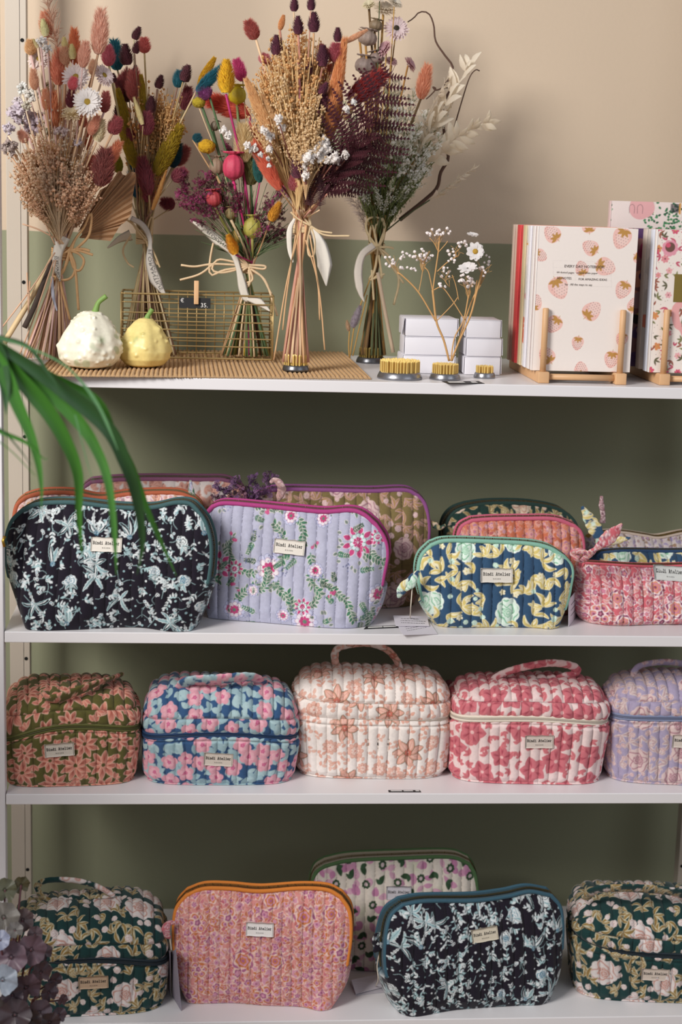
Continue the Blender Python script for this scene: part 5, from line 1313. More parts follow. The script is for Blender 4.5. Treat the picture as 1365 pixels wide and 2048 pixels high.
for tx, sz, dx, dz in (('€', 11, -.46, .05), ('35.', 12, .18, -.40)):
    V, Fc = text_mesh(tx, sz*pxm(.2)); V = np.stack([V[:, 0]+card_c[0]+dx*wc, np.full(len(V), card_c[1]-.0007), V[:, 1]+card_c[2]+dz*hc], 1); b.add(V, Fc)
card.part('chalk_lettering', b.v(), b.F, mat('white_chalk', 'eceae6', .9, var=.02), parent=o, smooth=False)
pg = W(393, 585, fb0[1]-.006)
peg = Thing('clothes_peg', 'mini wooden clothes peg holding the black price card on the basket', 'clothes peg', pg)
for dy in (-.0015, .0045): peg.part('peg_leg', *box(pg+np.array([0, dy, 0]), .0072, .0032, 46*pxm(.2), .0006), mat('peg_wood', 'd9ae80', .6, var=.12, scale=40))
peg.part('spring', *sweep(smooth_path([pg+np.array([-.005, .0015, -.001]), pg+np.array([.005, .0015, -.001])], 4), .0016, seg=8, ref=(0, 0, 1)), mat('steel', '9a9a9a', .3, 1.))

# ------------------------------------------------------------------ bouquet 3, in the basket
yb3 = float(cr(.8, .5, 0)[1]); bz3 = MATZ+.005
B3 = Bouquet('colourful dried bouquet with pink poppy pod and maroon sprigs, standing in the brass basket', (498, 538), yb3, (440, 538, 706), bz3, 3, stemcols=('6b7a48', 'c9a93a', 'b58f66', 'd8bd96', 'b02f6a', '4f6a44', '6b3a3f'))
for p0, p1, c_, r_ in (((467, 362), (468, 298), 'c23f5c', .9), ((430, 415), (426, 375), 'a63a40', 1.), ((434, 352), (434, 308), '8c7560', .9), ((456, 415), (454, 372), 'a08a74', .9), ((426, 262), (436, 238), '6f6250', .9), ((505, 478), (506, 425), 'a9a04a', .9), ((478, 492), (476, 448), 'a58238', .95), ((474, 210), (476, 165), 'b9a01c', 1.05), ((462, 440), (460, 410), '8d7a50', .9)):
    B3.head('poppy_pod', pod_mesh(c_), p0, p1, B3.rng.uniform(-.04, .01), w_=r_, col='c2266a' if c_ == 'c23f5c' else ('8e8c48' if c_[0] == 'a' else None), r=.0022)
for p0, p1, c_ in (((452, 188), (453, 120), 'cf9e1c'), ((540, 443), (560, 405), 'b07a1e'), ((472, 510), (456, 470), 'c98a1c')):
    B3.head('canary_grass', cone_mesh(c_, .30, 6, 20, 16), p0, p1, -.04, w_=.9)
for px, r, c_ in (((414, 293), 17, 'c99a1a'), ((398, 205), 13, 'a89422')):
    V0, F0 = ICO3; rg = random.Random(4); V = V0*np.array([1+rg.uniform(-.07, .07) for _ in V0])[:, None]*r*pxm(B3.Y)*np.array([1, 1, .8])+W(px[0], px[1], B3.Y-.02)
    B3.part('billy_button', V, F0, mat('billy_button', c_, .9, var=.2, scale=300, bump=.8, bscale=900), smooth=False); B3.stem(W(px[0], px[1]+r*.7, B3.Y-.02))
for p0, p1, c_, w_ in (((500, 228), (412, 198), 'c9604c', .25), ((575, 372), (500, 262), 'b9624a', .16), ((394, 184), (442, 136), '1f6070', .2), ((486, 162), (473, 120), 'b03f72', .36), ((386, 280), (402, 272), '1c5a66', .6), ((420, 195), (398, 176), '8f4f86', .7), ((520, 365), (512, 320), '2c6a66', .25), ((502, 370), (500, 300), '7d7a48', .35), ((490, 325), (486, 250), 'c2b08a', .3)):
    B3.head('bunny_tail', tail_mesh(c_, .3, 900, 3), p0, p1, B3.rng.uniform(-.03, .02), w_=w_/.3)
rg = B3.rng
for k in range(34):
    x, y = rg.choice([(rg.uniform(352, 420), rg.uniform(330, 480)), (rg.uniform(400, 480), rg.uniform(250, 400)), (rg.uniform(535, 585), rg.uniform(370, 470))])
    B3.head('maroon_statice_sprig', sprig_mesh('55603f', rg.choice(('6e2644', '8e3460', '7c2c4e', '5e2436')), 21+k % 4, 8, .042, 9, .2), (470+(x-470)*.35, 500+(y-500)*.45), (x, y), rg.uniform(-.05, .04), stem=k % 4 == 0, col='5a6a40')
b = MB()
for k in range(90):
    a = rg.uniform(-1.25, 1.25); L = rg.uniform(70, 190)*(1-.25*abs(a)); x, y = 498+math.sin(a)*L, 520-math.cos(a)*L
    comb_tube(b, [W(498, 525, B3.Y), W(498+math.sin(a)*L*.5-3, 520-math.cos(a)*L*.55, B3.Y+rg.uniform(-.02, .02)), W(x, y, B3.Y+rg.uniform(-.04, .04))], .00055, 3, 6)
g_ = B3.part('fine_green_foliage', b.v(), b.F, mat('green_needle', '4d6139', .8, var=.2, scale=20)); g_['kind'] = 'stuff'
B3.fill(28, tr=8)
B3.raffia([[(498, 532), (460, 522), (435, 520), (425, 540), (450, 545), (498, 532)], [(498, 532), (470, 500), (438, 480), (426, 490), (420, 548), (450, 540), (498, 533)], [(498, 532), (430, 528), (390, 533), (362, 530)], [(430, 525), (400, 548), (360, 560)], [(498, 530), (530, 532), (527, 538), (498, 534)], [(498, 532), (480, 548), (486, 568), (500, 566), (498, 540)], [(498, 532), (500, 565), (492, 572), (480, 545)], [(505, 540), (530, 560), (545, 600), (555, 632)], [(502, 538), (525, 555), (543, 588)], [(498, 532), (470, 512), (440, 492)], [(498, 533), (505, 560), (480, 568)]], wrap=(484, 510, 528, 546, 6), wd=1.8, col='dcc09a')
B3.ribbon([(380, 440), (405, 455), (435, 480), (465, 505), (478, 540), (490, 590), (500, 600)], [3, 16, 20, 13, 10, 18, 16], 'FLORANTIUS', tpos=(.2, .5), size=9, sub='CONCEPT STORE', col='d9d2c4')
B3.ribbon([(496, 596), (520, 606), (540, 622)], [12, 17, 3], dy=-.045)

# ------------------------------------------------------------------ pin holders
def kenzan(label, cx, ybot, rpx, pinr, pinh, z, pinc='efce7c', grpname='brass pin flower holders on the top shelf', dark=False):
    c0 = Wz(cx, ybot, z); Yc = c0[1]+rpx*pxm(c0[1]); R_ = rpx*pxm(Yc); c_ = np.array([c0[0], Yc, z])
    t = Thing('pin_flower_holder', label, 'flower pin holder', c_, grpname); h = .0105*(rpx/46)**.35
    t.part('lead_base', *lathe([(R_*.96, 0), (R_, .001), (R_*.985, h*.35), (R_*.92, h*.8), (R_*.88, h), (R_*.8, h), (.001, h)], c_, 48), mat('lead_metal', '6b6c70' if dark else '8e8e93', .32, .85, var=.15, scale=60))
    b = MB(); Rp = pinr*pxm(Yc); stp = .0046; n = int(Rp/stp)+1; rg = random.Random(int(cx)); ht = pinh*pxm(Yc)
    for i in range(-n, n+1):
        for j in range(-n, n+1):
            x = (i+.5*(j % 2))*stp; y = j*stp*.87
            if x*x+y*y < Rp*Rp:
                p = c_+np.array([x, y, h-.001]); jx, jy = rg.uniform(-.0003, .0003), rg.uniform(-.0003, .0003)
                V, Fc = sweep(np.array([p, p+np.array([jx, jy, ht*.86]), p+np.array([jx, jy, ht*rg.uniform(.97, 1.02)])]), [.00125, .00125, .0002], seg=7, ref=(0, 1, .01)); b.add(V, Fc)
    t.part('brass_pins', b.v(), b.F, mat('brass_pin', pinc, .35, .55, var=.1), smooth=False)
    return t, c_
kenzan('large pin flower holder with no stems at the front of the top shelf', 805, 762, 46, 40, 26, Z1)
K2, kc2 = kenzan('medium pin flower holder carrying baby breath twigs', 895, 762, 32, 27, 22, Z1)
kenzan('tiny pin flower holder, the smallest of the row', 973, 758, 22, 18, 16, Z1)
K4, kc4 = kenzan('pin flower holder under the tall amber and maroon bouquet', 593, 744, 27, 24, 24, MATZ, dark=True)
K5, kc5 = kenzan('dark pin flower holder under the heather bouquet', 745, 728, 30, 24, 22, Z1, 'a08a4c', dark=True)

# ------------------------------------------------------------------ bouquet 4: tall, centre
B4 = Bouquet('tall amber and maroon bouquet with dark fern fronds in the centre of the top shelf', (603, 452), float(kc4[1]), (566, 618, 718), MATZ+.012, 4, stemcols=('d3a97c', 'c48f7c', 'd9b994', 'b9806c', 'c79c70'))
AM = 'f0c68c'
for k, (x, y) in enumerate([(500, 150), (515, 120), (530, 95), (548, 70), (565, 50), (585, 35), (600, 25), (615, 38), (632, 60), (645, 90), (652, 120), (655, 160), (520, 180), (545, 140), (575, 110), (605, 90), (630, 130), (560, 200), (590, 170), (625, 190), (640, 220), (535, 250), (575, 250), (610, 200), (600, 60), (570, 80), (640, 150)]):
    B4.head('broom_bloom_spray', spray_mesh('e8c48c', AM if k % 4 else 'f6dcb4', 31+k % 4, 90, .13, .0085, 8, .6), (600+(k % 5-2)*3, 420), (x, y), B4.rng.uniform(-.05, .03), stem=k % 3 == 0)
for k, (x, y) in enumerate([(590, 205), (610, 192), (630, 215), (605, 225), (640, 240), (620, 255)]):
    B4.head('broom_bloom_spray', spray_mesh('ecc694', 'f7dcb2', 37+k % 3, 70, .19, .015, 6, .6), (612, 400), (x, y), -.055+B4.rng.uniform(-.01, .01), stem=False)
for p0, p1 in (((553, 112), (554, 70)), ((574, 182), (572, 138)), ((617, 150), (620, 122)), ((645, 135), (646, 90)), ((676, 85), (676, 55)), ((648, 225), (645, 180)), ((598, 360), (600, 300)), ((597, 70), (596, 32)), ((622, 22), (624, -8)), ((588, 24), (590, -6)), ((628, 66), (628, 24)), ((640, 190), (655, 165)), ((560, 100), (548, 85))):
    B4.head('canary_grass', cone_mesh('4e1f30', .34), p0, p1, B4.rng.uniform(-.06, -.03), w_=.95)
for p0, p1, c_, w_ in (((512, 78), (496, 42), 'a0524a', .45), ((672, 125), (674, 88), 'a3525c', .55), ((588, 382), (592, 350), 'b06a70', .5), ((526, 128), (532, 108), 'b97a80', .7), ((672, 160), (660, 130), 'b56f5c', .4), ((700, 200), (768, 148), '8a3030', .3), ((560, 380), (508, 290), 'c06a50', .16), ((655, 115), (640, 90), '9a5548', .4), ((575, 365), (540, 335), 'bd6a56', .4), ((675, 250), (668, 200), 'c98a68', .2)):
    B4.head('bunny_tail', tail_mesh(c_, .3, 900, 4), p0, p1, B4.rng.uniform(-.05, .0), w_=w_/.3)
for p0, p1, c_, w_ in (((548, 280), (492, 158), 'dcb482', .13), ((560, 270), (522, 182), 'd9b88c', .14), ((655, 280), (690, 78), 'd79e6c', .10), ((690, 85), (735, 60), 'dcb290', .16), ((660, 270), (682, 190), 'd39a60', .2), ((600, 200), (596, 120), 'b98a8c', .06), ((690, 240), (712, 188), 'c2a884', .2), ((560, 60), (568, 30), 'cfa070', .3)):
    B4.head('foxtail_millet', tail_mesh(c_, .3, 1700, 5, .05, .008), p0, p1, B4.rng.uniform(-.06, -.03), w_=w_/.3)
for px, r in (((628, 308), 15), ((650, 292), 14), ((618, 318), 17), ((634, 300), 14), ((646, 286), 13), ((612, 335), 12), ((655, 300), 13), ((664, 318), 13), ((690, 312), 10), ((676, 322), 11), ((612, 352), 10), ((540, 274), 11), ((528, 262), 9), ((505, 298), 10), ((494, 292), 8), ((448, 262), 9), ((458, 272), 8), ((560, 240), 10), ((566, 258), 9), ((536, 318), 5), ((538, 332), 5), ((520, 310), 6), ((652, 318), 12), ((640, 318), 11), ((695, 220), 8), ((708, 205), 7), ((540, 300), 8)):
    B4.puff(px, r, 'efe8e2' if r > 7 else 'e9e6e2', -.07+B4.rng.uniform(-.012, .012), n=34, sz=.17, seed=5+int(px[0]) % 3, stem=r > 9, sq=.9, col='7a4a3c')
for p0, p1, s_ in (((640, 400), (802, 128), 1.), ((650, 390), (795, 215), .9), ((640, 400), (748, 180), .8), ((650, 385), (775, 270), .9)):
    B4.head('fern_frond', fern_mesh('47141f', 1+int(s_*10) % 3), p0, p1, -.03 if s_ < 1 else -.05, -.06, w_=1., label='dark maroon fern frond')
    o = B4.o.children[-1]
for p0, p1 in (((655, 388), (745, 370)), ((622, 420), (612, 320)), ((640, 420), (640, 330)), ((650, 350), (770, 318)), ((660, 330), (790, 270))):
    B4.head('fern_frond', fern_mesh('3a1018', 5, 15, False), p0, p1, -.055, w_=1.1, label='dark maroon fern frond')
B4.fill(76, tr=18)
for p in ([(605, 440), (575, 560), (548, 720)], [(620, 470), (640, 590), (650, 700)], [(592, 470), (578, 560), (570, 620), (566, 660)], [(612, 480), (635, 560), (640, 640)]):
    V_, F_ = sweep(smooth_path([W(x, y, B4.Y-.03) for x, y in p], 12), .0011, seg=6); B4.part('stem', V_, F_, mat('dry_stem', 'd3a97c', .75, var=.18, scale=30))
B4.raffia([[(622, 452), (600, 425), (590, 408), (604, 412), (620, 440), (622, 452)], [(622, 452), (630, 480), (628, 510), (618, 510), (616, 480), (622, 452)], [(622, 452), (650, 470), (700, 472)], [(622, 452), (600, 440), (588, 430), (582, 424)], [(622, 450), (610, 410), (606, 392)], [(622, 452), (640, 462), (665, 466)]], wrap=(587, 620, 438, 466, 10), wd=1.5)
B4.ribbon([(590, 437), (580, 460), (580, 500), (586, 525)], [5, 12, 10, 4], dy=-.018)
B4.ribbon([(622, 455), (635, 475), (648, 515), (653, 572)], [8, 26, 30, 2], dy=-.016)

# ------------------------------------------------------------------ bouquet 5: green heather, white, with curly branch
B5 = Bouquet('green and white heather bouquet with curly twig and bleached leaves, on the right', (752, 495), float(kc5[1]), (720, 772, 700), Z1+.012, 5, stemcols=('a5793c', '8a6a3c', '6a5030', 'b9904c', '4f5636'))
rg = B5.rng
for k in range(99):
    a = rg.uniform(-.50, .62); L = (rg.uniform(90, 330) if k % 3 else rg.uniform(70, 200))*(1-.42*abs(a-.12)); x, y = 758+math.sin(a)*L*1.12, 470-math.cos(a)*L
    s0 = rg.uniform(.35, .6)
    B5.head('heather_sprig', sprig_mesh('76824a', rg.choice(('faf4e8', 'f8f4ec', 'e6e6cc')), 41+k % 6, 22, .026, 8, .16), (762+(x-762)*s0*.7, 470+(y-470)*s0), (x, y), rg.uniform(-.04, .06), stem=k % 4 == 0, col='59603f', w_=.9)
b = MB()
for k in range(230):
    a = rg.uniform(-.42, .60); L = rg.uniform(60, 250)*(1-.35*abs(a-.1)); x, y = 760+math.sin(a)*L*1.1, 478-math.cos(a)*L
    comb_tube(b, [W(756+rg.uniform(-6, 6), 488, B5.Y), W(757+math.sin(a)*L*.5, 480-math.cos(a)*L*.5, B5.Y+rg.uniform(-.02, .03)), W(x, y, B5.Y+rg.uniform(-.03, .05))], rg.uniform(.0005, .0011), 3, 6)
    for q in range(5):
        t = rg.uniform(.35, 1); p_ = W(757+math.sin(a)*L*t*1.08+rg.uniform(-5, 5), 480-math.cos(a)*L*t+rg.uniform(-5, 5), B5.Y+rg.uniform(-.03, .045)); b.add(OCT[0]*np.array([.0007, .0007, .0024])+p_, OCT[1])
g_ = B5.part('fine_green_foliage', b.v(), b.F, mat('heather_green', '6b753f', .8, var=.25, scale=20)); g_['kind'] = 'stuff'
for px, r, c_, fc, ct in (((793, 58), 26, 'e3cfcf', (0, -1, .35), '3a3020'), ((768, 22), 24, 'ddd0bc', (.2, -.6, .9), None), ((738, 12), 15, 'e0d6b8', (-.3, -.6, .9), None), ((772, 100), 20, 'cfa6ac', (-.8, -.4, .5), None), ((818, 130), 18, 'd2abb2', (.8, -.4, .5), None), ((782, 125), 14, 'cba4aa', (.2, -.6, .8), None), ((790, 8), 16, 'ddd4c4', (.4, -.6, .8), None), ((760, -4), 16, 'e0d6c8', (0, -.6, .8), None)):
    B5.disc(px, r, c_, ct, rg.uniform(-.02, .02), fc, 20, 3, .5 if ct is None else .3)
for p0, p1, c_ in (((750, 62), (756, 36), '7d6a52'), ((732, 92), (740, 55), '8f7c70'), ((728, 150), (736, 108), '7f6e66'), ((756, 130), (750, 98), '85726a'), ((742, 165), (734, 140), '7a6860'), ((720, 80), (728, 60), '9a8478')):
    B5.head('seed_pod', pod_mesh(c_, r=.42), p0, p1, rg.uniform(-.02, .02), w_=1.15, col='a5793c', r=.0018)
B5.head('bunny_tail', tail_mesh('dda283', .3, 700, 1), (842, 198), (856, 132), -.02, w_=.9)
for p0, p1 in (((735, 440), (700, 395)), ((735, 450), (712, 410)), ((740, 470), (722, 430)), ((745, 430), (712, 372))):
    B5.head('pampas_tuft', grass_mesh('d9c7bd', 4, 70, .22), p0, p1, .0, w_=1.2, stem=False)
for p0, p1, c_ in (((830, 320), (960, 115), 'f0e6d4'), ((850, 330), (990, 232), 'eee2cc'), ((860, 400), (952, 328), 'eaddc8'), ((845, 260), (895, 150), 'f0e6d6'), ((855, 300), (925, 175), 'ede2d0')):
    B5.head('bleached_leaf_spray', leafspray_mesh(c_, 1+int(p1[0]) % 3), p0, p1, rg.uniform(-.03, .02), w_=1.05)
b = MB()
for p, r0, r1 in (([(800, 440), (850, 400), (875, 375), (882, 345), (897, 318), (892, 290), (888, 255), (886, 220), (893, 195), (903, 175), (895, 160), (905, 145), (905, 130), (890, 110), (872, 82), (868, 50), (858, 27), (840, 24), (828, 36), (816, 44)], .0034, .0010),
                  ([(902, 176), (890, 175), (873, 180), (866, 174), (872, 178), (862, 190), (853, 198)], .0015, .0010), ([(893, 200), (888, 190), (890, 170), (898, 152)], .0015, .001), ([(897, 300), (905, 270), (925, 200), (940, 155), (952, 140), (960, 142)], .0013, .0009)):
    P = smooth_path([W(x, y, B5.Y+.035) for x, y in p], 60); b.add(*sweep(P, np.linspace(r0, r1, 60), seg=7, ref=(0, 1, 0)))
B5.part('curly_twig', b.v(), b.F, mat('twig_bark', '5a4034', .8, var=.25, scale=60))
B5.fill(56, tr=14)
V_, F_ = sweep(smooth_path([W(756, 545, B5.Y-.03), W(770, 620, B5.Y-.035), W(787, 705, B5.Y-.04)], 10), .0030, seg=9); B5.part('cut_cane', V_, F_, mat('pale_cane', 'd8c0a4', .7, var=.08))
for p in ([(740, 560), (712, 640), (700, 716)], [(735, 590), (718, 660), (706, 712)], [(700, 655), (698, 690), (699, 715)]):
    V_, F_ = sweep(smooth_path([W(x, y, B5.Y-.02) for x, y in p], 10), .0010, seg=6); B5.part('stem', V_, F_, mat('dry_stem', 'b9904c', .75, var=.18, scale=30))
B5.head('bunny_tail', tail_mesh('8a8088', .3, 300, 8, .04), (705, 655), (722, 610), -.02, w_=.9, stem=False)
B5.head('seed_pod', tail_mesh('a08468', .3, 200, 9, .06), (698, 662), (694, 640), -.02, w_=1., stem=False)
B5.raffia([[(756, 495), (735, 465), (735, 440), (755, 435), (770, 450), (762, 480), (756, 495)], [(756, 495), (750, 460), (765, 436), (768, 470), (757, 495)], [(756, 495), (745, 450), (740, 480), (755, 494)], [(756, 495), (740, 505), (722, 516)], [(756, 495), (775, 494), (788, 497)], [(756, 495), (752, 530), (745, 558), (760, 548), (765, 558), (758, 510)], [(756, 495), (750, 540), (738, 560), (770, 548)], [(757, 496), (775, 520), (808, 567)], [(758, 496), (780, 515), (798, 560), (788, 610)], [(744, 540), (748, 600)]], wrap=(738, 770, 488, 506, 7), wd=1.8, col='dcc79c')
B5.ribbon([(748, 490), (725, 510), (717, 545), (722, 585), (729, 604)], [14, 14, 17, 16, 2], dy=-.03, col='ded5c8')

# ------------------------------------------------------------------ baby breath in the medium pin holder
gy = Thing('baby_breath_sprig', 'small white baby breath twigs with tiny daisies in a pin holder', 'dried flowers', [kc2[0], kc2[1], Z1+.012])
Yg = float(kc2[1]); rg = random.Random(9)
def twig(p, r=.0008, dy=0., nm='twig', c_='c99b62'):
    return gy.part(nm, *sweep(smooth_path([W(x, y, Yg+dy+(q[0] if q else 0)) for x, y, *q in p], max(8, 5*len(p))), r, seg=6, ref=(.1, 1, 0)), mat('tan_twig', c_, .7, var=.12))
twig([(899, 722), (888, 680), (874, 645), (868, 600), (866, 580)], .0016); twig([(872, 642), (838, 585), (806, 552), (795, 545)], .0012); twig([(866, 582), (872, 540), (877, 505), (880, 470)], .0010)
twig([(874, 642), (905, 610), (916, 595)], .0007); twig([(866, 582), (858, 545), (850, 535)], .0008); twig([(838, 585), (843, 560), (846, 540)], .0006); twig([(875, 543), (895, 525), (915, 512)], .0008); twig([(878, 504), (868, 485), (860, 476)], .0006); twig([(878, 504), (892, 488), (896, 482)], .0006)
twig([(903, 722), (920, 680), (942, 630), (955, 580), (966, 540)], .0014, -.004); twig([(902, 722), (910, 675), (928, 640), (938, 590)], .0010, -.004); twig([(930, 640), (905, 600), (885, 575), (868, 580)], .0008); twig([(948, 610), (952, 580), (955, 560)], .0008); twig([(918, 600), (912, 570), (905, 550)], .0006); twig([(905, 722), (925, 660), (945, 600), (962, 570)], .0010, .004)
V0, F0 = ICO1
pm = make_mesh('bud', V0*np.array([1+rg.uniform(-.16, .16) for _ in V0])[:, None], F0, mat('white_bud', 'ece2df', .85, var=.08, scale=3), smooth=False)
def buds(cx, cy, rx, ry, n, r0=2.9):
    for _ in range(n):
        a = rg.uniform(0, 6.283); q = math.sqrt(rg.random()); y_ = Yg+rg.uniform(-.014, .012); p = W(cx+rx*q*math.cos(a), cy+ry*q*math.sin(a), y_); r = r0*rg.uniform(.8, 1.4)*pxm(Yg)
        gy.inst('bud', pm, Matrix.Translation(Vector(p)) @ Matrix.Rotation(rg.uniform(0, 6), 4, 'X') @ Matrix.Diagonal((r, r, r, 1)))
for a in ((782, 522, 14, 12, 12), (810, 512, 14, 8, 10), (847, 512, 20, 16, 26), (868, 465, 14, 8, 10), (888, 462, 14, 10, 8), (800, 535, 16, 4, 4), (820, 540, 14, 5, 5), (905, 510, 10, 18, 10), (926, 488, 10, 8, 9), (893, 545, 12, 12, 9), (885, 572, 10, 6, 5), (936, 560, 18, 16, 24), (965, 545, 10, 14, 8), (974, 520, 6, 14, 5)): buds(*a)
b = MB()
for _ in range(70):
    bx, by = rg.choice([((846, 545), (847, 512)), ((800, 550), (790, 520)), ((874, 500), (878, 466)), ((915, 515), (915, 495)), ((938, 600), (936, 560)), ((900, 575), (892, 548)), ((962, 570), (970, 530))])
    comb_tube(b, [W(*bx, Yg), W((bx[0]+by[0])/2+rg.uniform(-6, 6), (bx[1]+by[1])/2, Yg), W(by[0]+rg.uniform(-18, 18), by[1]+rg.uniform(-10, 14), Yg+rg.uniform(-.01, .01))], .0003, 3, 6)
f_ = gy.part('fine_twigs', b.v(), b.F, mat('tan_twig', 'c99b62', .7, var=.12)); f_['kind'] = 'stuff'
for px, r, fc, ct in (((951, 503), 19, (0, -1, .1), 'c09a3c'), ((946, 470), 13, (.1, -.3, 1), None), ((936, 537), 21, (-.2, -.5, .9), None)):
    c_ = Vector(W(px[0], px[1], Yg-.02)); R_ = r*pxm(Yg); M = Matrix.Translation(c_) @ Vector(fc).to_track_quat('Z', 'Y').to_matrix().to_4x4() @ Matrix.Diagonal((R_, R_, R_, 1))
    o = gy.inst('white_daisy', straw_mesh('f2eeec', 3, 9, 2, .3, .24), M)
    if ct: o2 = gy.inst('flower_center', disc_mesh(ct), Matrix.Identity(4), parent=o)
# ------------------------------------------------------------------ woven jute mat
def jute():
    q = [(64, 752), (744, 758), (690, 706), (120, 700)]       # FL FR BR BL on the shelf
    P = [Wz(x, y, Z1+.001) for x, y in q]
    nx, ny = 760, 90; u = np.linspace(0, 1, nx)[None, :, None]; v_ = np.linspace(0, 1, ny)[:, None, None]
    G = ((1-u)*P[0]+u*P[1])*(1-v_)+((1-u)*P[3]+u*P[2])*v_
    X = np.linspace(0, 1, nx)[None, :]*680; Yv = np.linspace(0, 1, ny)[:, None]*64
    edge = .0016*np.sin(X[0]*1.05)+.0010*np.sin(X[0]*.31)
    G[..., 1] -= (edge[None, :]*(1-np.linspace(0, 1, ny)[:, None])**4)
    rib = np.abs(np.sin(math.pi*(X+.12*Yv)/9.5))**.6
    br = np.abs(np.sin(math.pi*(Yv/2.6+np.where(((X+.12*Yv)/9.5) % 1 > .5, .5, 0)+((X+.12*Yv)/9.5 % 1)*1.2)))**.7
    h = .0022*rib+.0013*br*rib; lip = np.clip(np.minimum(np.linspace(0, 1, ny)[:, None]*18, np.minimum(X, 680-X)/4), 0, 1)
    G[..., 2] = Z1+.0004+h*lip+.0005
    rr = np.random.RandomState(3); c = lin('c9a272')[None, None, :]*(.72+.36*rib[..., None]*(.45+.55*br[..., None]))*(1+.22*(rr.rand(ny, nx, 1)-.5))
    V = G.reshape(-1, 3); n = len(V); V2 = V.copy(); V2[:, 2] = Z1+.0003
    rim = list(range(nx))+[nx*(j+1)-1 for j in range(1, ny)]+[nx*(ny-1)+i for i in range(nx-2, -1, -1)]+[nx*j for j in range(ny-2, 0, -1)]
    b2 = V2[rim]; Fc = grid_faces(ny, nx).tolist(); m_ = len(rim)
    Fc += [(rim[i], rim[(i+1) % m_], n+(i+1) % m_, n+i) for i in range(m_)]
    cols = np.vstack([c.reshape(-1, 3), c.reshape(-1, 3)[rim]*.7])
    t = Thing('jute_table_mat', 'natural woven jute mat lying under the bouquets on the top shelf', 'mat', P[0])
    t.part('woven_jute', np.vstack([V, b2]), Fc, colmat('jute_fibre', .95, True, .1, .1), cols=cols)
jute()

# ------------------------------------------------------------------ gourds
def gourd(label, x0, x1, ytop, ybot, peak, colr, spots, stem, seed, nwart, sq=.95):
    rg = random.Random(seed); c0 = Wz((x0+x1)/2, ybot, MATZ-.001); R_ = (x1-x0)/2*pxm(c0[1]+.04); Yc = c0[1]+R_*.72
    cx = W((x0+x1)/2, (ytop+ybot)/2, Yc)[0]; c_ = np.array([cx, Yc, MATZ-.001]); H = W((x0+x1)/2, ytop, Yc)[2]-c_[2]
    nt, nr = 150, 100; th = np.linspace(0, 2*math.pi, nt, endpoint=False)[None, :]; t = np.linspace(0, 1, nr)[:, None]
    prof = np.interp(t, [0, .03, .12, .25, .38, .5, .62, .74, .85, .93, 1], [0, .36, .74, .94, 1., .96, .84, .66, .44, .24, 0])
    for _ in range(3): prof[1:-1] = (prof[:-2]+2*prof[1:-1]+prof[2:])/4
    z = np.interp(t, [0, .03, .12, .25, .38, .5, .62, .74, .85, .93, 1], [0, .0, .05, .17, .32, .46, .61, .76, .90, .97, .99])
    lobes = 1+.045*np.cos(th*5+1.2)*np.sin(math.pi*t)+.02*np.cos(th*9)*np.sin(math.pi*t)
    r = R_*prof*lobes; X = r*np.cos(th)+peak*R_*z**2; Y = r*np.sin(th)*sq; Z = H*(z+0*th)
    P = np.stack([X, Y, Z], -1)+c_
    nrm = np.stack([np.cos(th)+0*t, np.sin(th)+0*t, (t-.4)*1.2+0*th], -1); nrm /= np.linalg.norm(nrm, axis=-1)[..., None]
    d = np.zeros((nr, nt))
    for _ in range(nwart):
        a = rg.uniform(0, 6.28); tt = rg.uniform(.12, .93)**.85; s = rg.uniform(.0014, .0034); hh = rg.uniform(.001, .0032)
        pc = P[int(tt*(nr-1)), int(a/6.283*nt) % nt]; q = ((P-pc)**2).sum(-1); d = np.maximum(d, hh*np.exp(-q/(2*s*s)))
    d += .0014*wob(seed, X*60, Y*60, Z*60)
    C = np.tile(lin(colr), (nr, nt, 1)); g = lin('5f8a3e')
    sp = np.clip((wob(seed+2, X*150, Z*150, Y*150)-.42)*4, 0, 1)*np.clip(wob(seed+4, X*40, Z*40, Y*40)+.35, 0, 1)*.8
    for (a, tt, s) in spots:
        pc = P[int(tt*(nr-1)), int(a/6.283*nt) % nt]; q = ((P-pc)**2).sum(-1)
        sp = np.maximum(sp, np.exp(-q/(2*s*s))*np.clip(.7+.9*wob(seed+7, X*260, Z*260, Y*200), 0, 1))
    C = C*(1-sp[..., None]*.6)+g*sp[..., None]*.6
    P = P+nrm*d[..., None]; P[..., 2] = np.maximum(P[..., 2], MATZ-.001)
    tg = Thing('ornamental_gourd', label, 'gourd', c_)
    tg.part('gourd_body', P.reshape(-1, 3), grid_faces(nr, nt, True), colmat('gourd_skin', .38, False, 0., .5), cols=C.reshape(-1, 3))
    S = smooth_path([W(x, y, Yc+dy) for x, y, dy in stem], 14); rr_ = np.interp(np.linspace(0, 1, 14), [0, .15, .5, 1], [.0085, .0048, .0034, .0038])
    V, Fc = sweep(S, rr_, seg=10); V = V+0
    tg.part('stalk', V, Fc, mat('green_stalk', '76974a', .6, var=.22, scale=60), label='green curved stalk')
gourd('white warty ornamental gourd with curved green stalk, on the jute mat', 118, 240, 620, 741, .08, 'e9e4cf', [(4.4, .5, .004), (5.2, .55, .004)], [(190, 628, 0), (193, 616, 0), (198, 604, 0), (213, 592, 0)], 5, 130)
gourd('smaller pale yellow ornamental gourd beside the white one', 239, 341, 634, 738, .0, 'e3cf86', [(4.35, .6, .006), (4.5, .66, .005), (3.6, .55, .004)], [(293, 642, 0), (296, 632, 0), (300, 626, 0), (305, 618, 0)], 8, 40)

